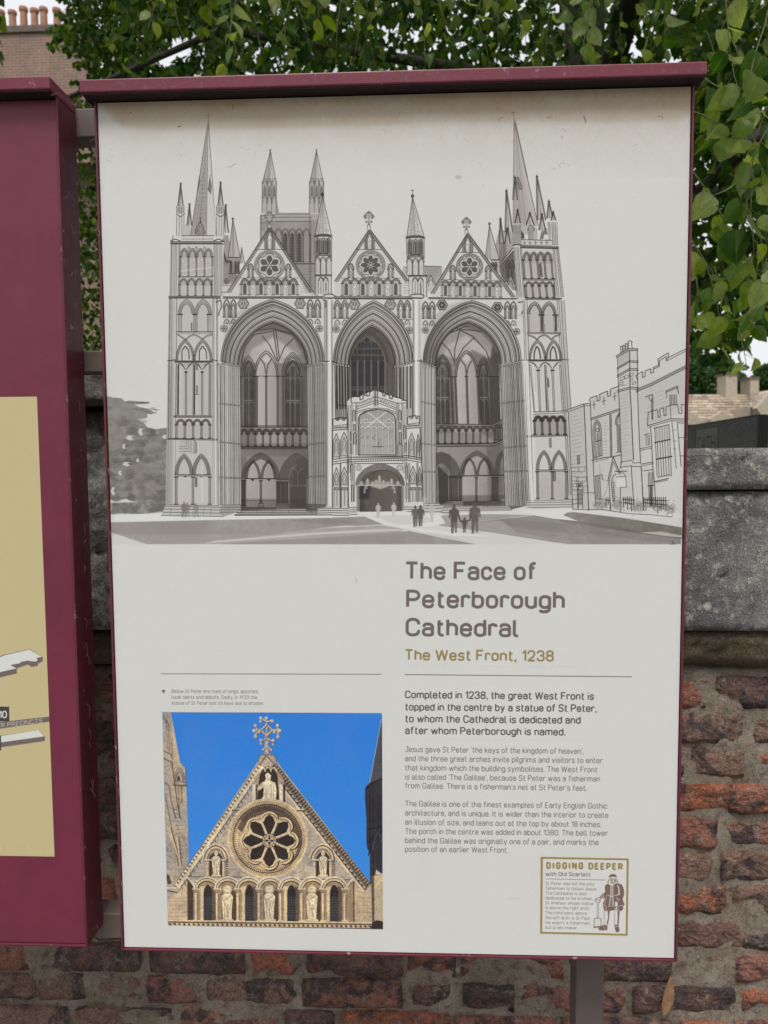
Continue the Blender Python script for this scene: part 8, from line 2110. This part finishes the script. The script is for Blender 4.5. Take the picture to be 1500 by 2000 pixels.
# trees behind the stone house
for k, (x, y, Y, rx, rz, lab) in enumerate(((1385, 742, 44, 62, 34, 'round green tree behind the slate roof, just right of the board'), (1335, 728, 50, 40, 40, 'pale green tree mostly hidden behind the right edge of the board'), (1500, 742, 47, 26, 24, 'small green tree behind the right chimney at the picture edge'))):
    c0 = at(x, y, Y); tt = thing('background_tree', lab, 'tree', (c0.x, Y, 0), 'trees behind the stone house')
    bm = bmesh.new(); tube(bm, [(0, 0, 0), (.1, 0, c0.z * .6), (0, 0, c0.z)], .3, .1, 8); mesh_obj('trunk', bm, M_BARK, tt, True)
    sp_ = Soup(); rk = random.Random(60 + k); RX, RZ = rx * Y / 1500, rz * Y / 1500
    for j in range(3600):
        v = Vector((rk.gauss(0, 1), rk.gauss(0, 1), rk.gauss(0, 1))).normalized() * rk.uniform(.55, 1.0) ** .5
        v *= 1 + .3 * noise.noise(v * 3.1 + Vector((k * 7, 0, 0)))
        p = Vector((c0.x + v.x * RX, Y + v.y * RX, c0.z + v.z * RZ * 1.3))
        sp_.leaf(p, basis(rdir(rk, (0, 0, -1), .5), rdir(rk, (0, -.5, .7), .7)), .22, .26, False)
    sp_.build('crown', M_FOL2, tt)

# dark lettered board standing just beyond the wall, seen at an angle
nb = thing('dark_sign_board', 'dark weathered sign board with framed letters CATH beyond the wall, right of the main board', 'sign', (0.9, 2.0, 0))
M_DARK = m_plain('dark_sign_face', (0.105, 0.100, 0.093), .8, 60, .45, .3); M_BLK = m_plain('black_edge', (.008, .008, .009), .5, 20, .2, 0); M_SIGNIN = m_plain('sign_inset', (.165, .160, .148), .7, 50, .3, .2)
# plane through two upright lines: near right edge and far left
zt = CAM[2] + 0.160
def on_z(x, y, z_):   # point where the ray through a pixel reaches height z_
    d = ray(x, y); t = (z_ - CAM[2]) / d[2]; return Vector((CAM[0] + d[0] * t, CAM[1] + d[1] * t, z_))
A = on_z(1479, 811, zt); Bp = on_z(1342, 832.5, zt); u = (A - Bp); u.z = 0; Lw = u.length; u.normalize(); nn = Vector((u.y, -u.x, 0))
if nn.dot(Vector(CAM) - Bp) < 0: nn = -nn
NL = nb.location
def slab(name, s0, s1, z0, z1, off, th, mat, par=nb):
    bm = bmesh.new(); o = Bp + nn * off
    q = [o + u * s0, o + u * s1, o + u * s1 - nn * th, o + u * s0 - nn * th]
    vs = [bm.verts.new(Vector((p.x, p.y, z_)) - NL) for z_ in (z0, z1) for p in q]
    for f in ((0, 3, 2, 1), (4, 5, 6, 7), (0, 1, 5, 4), (1, 2, 6, 5), (2, 3, 7, 6), (3, 0, 4, 7)): bm.faces.new([vs[i] for i in f])
    return mesh_obj(name, bm, mat, par)
slab('panel', -0.5, Lw - .002, .35, zt - .002, 0.0, .03, M_DARK)
slab('top_edge', -0.502, Lw + .003, zt - .0018, zt + .003, 0.002, .040, M_BLK)
slab('edge', Lw, Lw + .02, 0.0, zt - .002, 0.001, .038, M_BLK); slab('edge', -.53, -.502, 0, zt - .002, 0.001, .038, M_BLK)
def s_of(px_):   # distance along the board for a photo column
    d = ray(px_, 860); dd = Vector((d[0], d[1])); o = Vector((CAM[0], CAM[1])); b2 = Vector((Bp.x, Bp.y)); u2 = Vector((u.x, u.y))
    den = dd.x * u2.y - dd.y * u2.x; t = ((b2.x - o.x) * u2.y - (b2.y - o.y) * u2.x) / den; return ((o + dd * t) - b2).dot(u2)
f0, f1 = s_of(1359), s_of(1403); fz = zt - .022; fb = zt - .022 - (f1 - f0) * .9
slab('inset', f0, f1, fb, fz, .0015, .0015, M_SIGNIN)
for a_, b_, c_, d_ in ((f0, f1, fz - .003, fz), (f0, f0 + .006, fb, fz - .0031), (f1 - .006, f1, fb, fz - .0031), (f0 + .0061, f1 - .0061, fb, fb + .003)): slab('inset_border', a_, b_, c_, d_, .003, .0015, M_BLK)
l0, l1 = s_of(1364), s_of(1398); gl = 0.0
def cut(ch, sx, wx, zb, hh):
    bm = bmesh.new(); g = GLY[ch]; W_ = max(g[0], 1); h_ = .0048
    for st_ in g[1]:
        q = fillet(st_)
        for (x0, y0), (x1, y1) in zip(q[:-1], q[1:]):
            a_ = Vector((x0 / W_ * wx, y0 / 100 * hh)); b_ = Vector((x1 / W_ * wx, y1 / 100 * hh)); d = (b_ - a_)
            if d.length < 1e-6: continue
            d.normalize(); e = Vector((-d.y, d.x)) * h_; a_ -= d * h_ * .5; b_ += d * h_ * .5; o = Bp + nn * (.0022 + rl_.uniform(0, .0004))
            vs = [bm.verts.new(Vector((o.x + u.x * (sx + p.x), o.y + u.y * (sx + p.x), zb + p.y)) - NL) for p in (a_ - e, b_ - e, b_ + e, a_ + e)]
            bm.faces.new(vs)
    return mesh_obj('letter', bm, M_BLK, nb)
wl = (l1 - l0 - 3 * .018) / 4
zl0 = at(1380, 880, (Bp + u * (f0 + f1) / 2).y).z; zl1 = at(1380, 853, (Bp + u * (f0 + f1) / 2).y).z
for k, ch in enumerate('CATH'): cut(ch, l0 + k * (wl + .018), wl, zl0, zl1 - zl0)
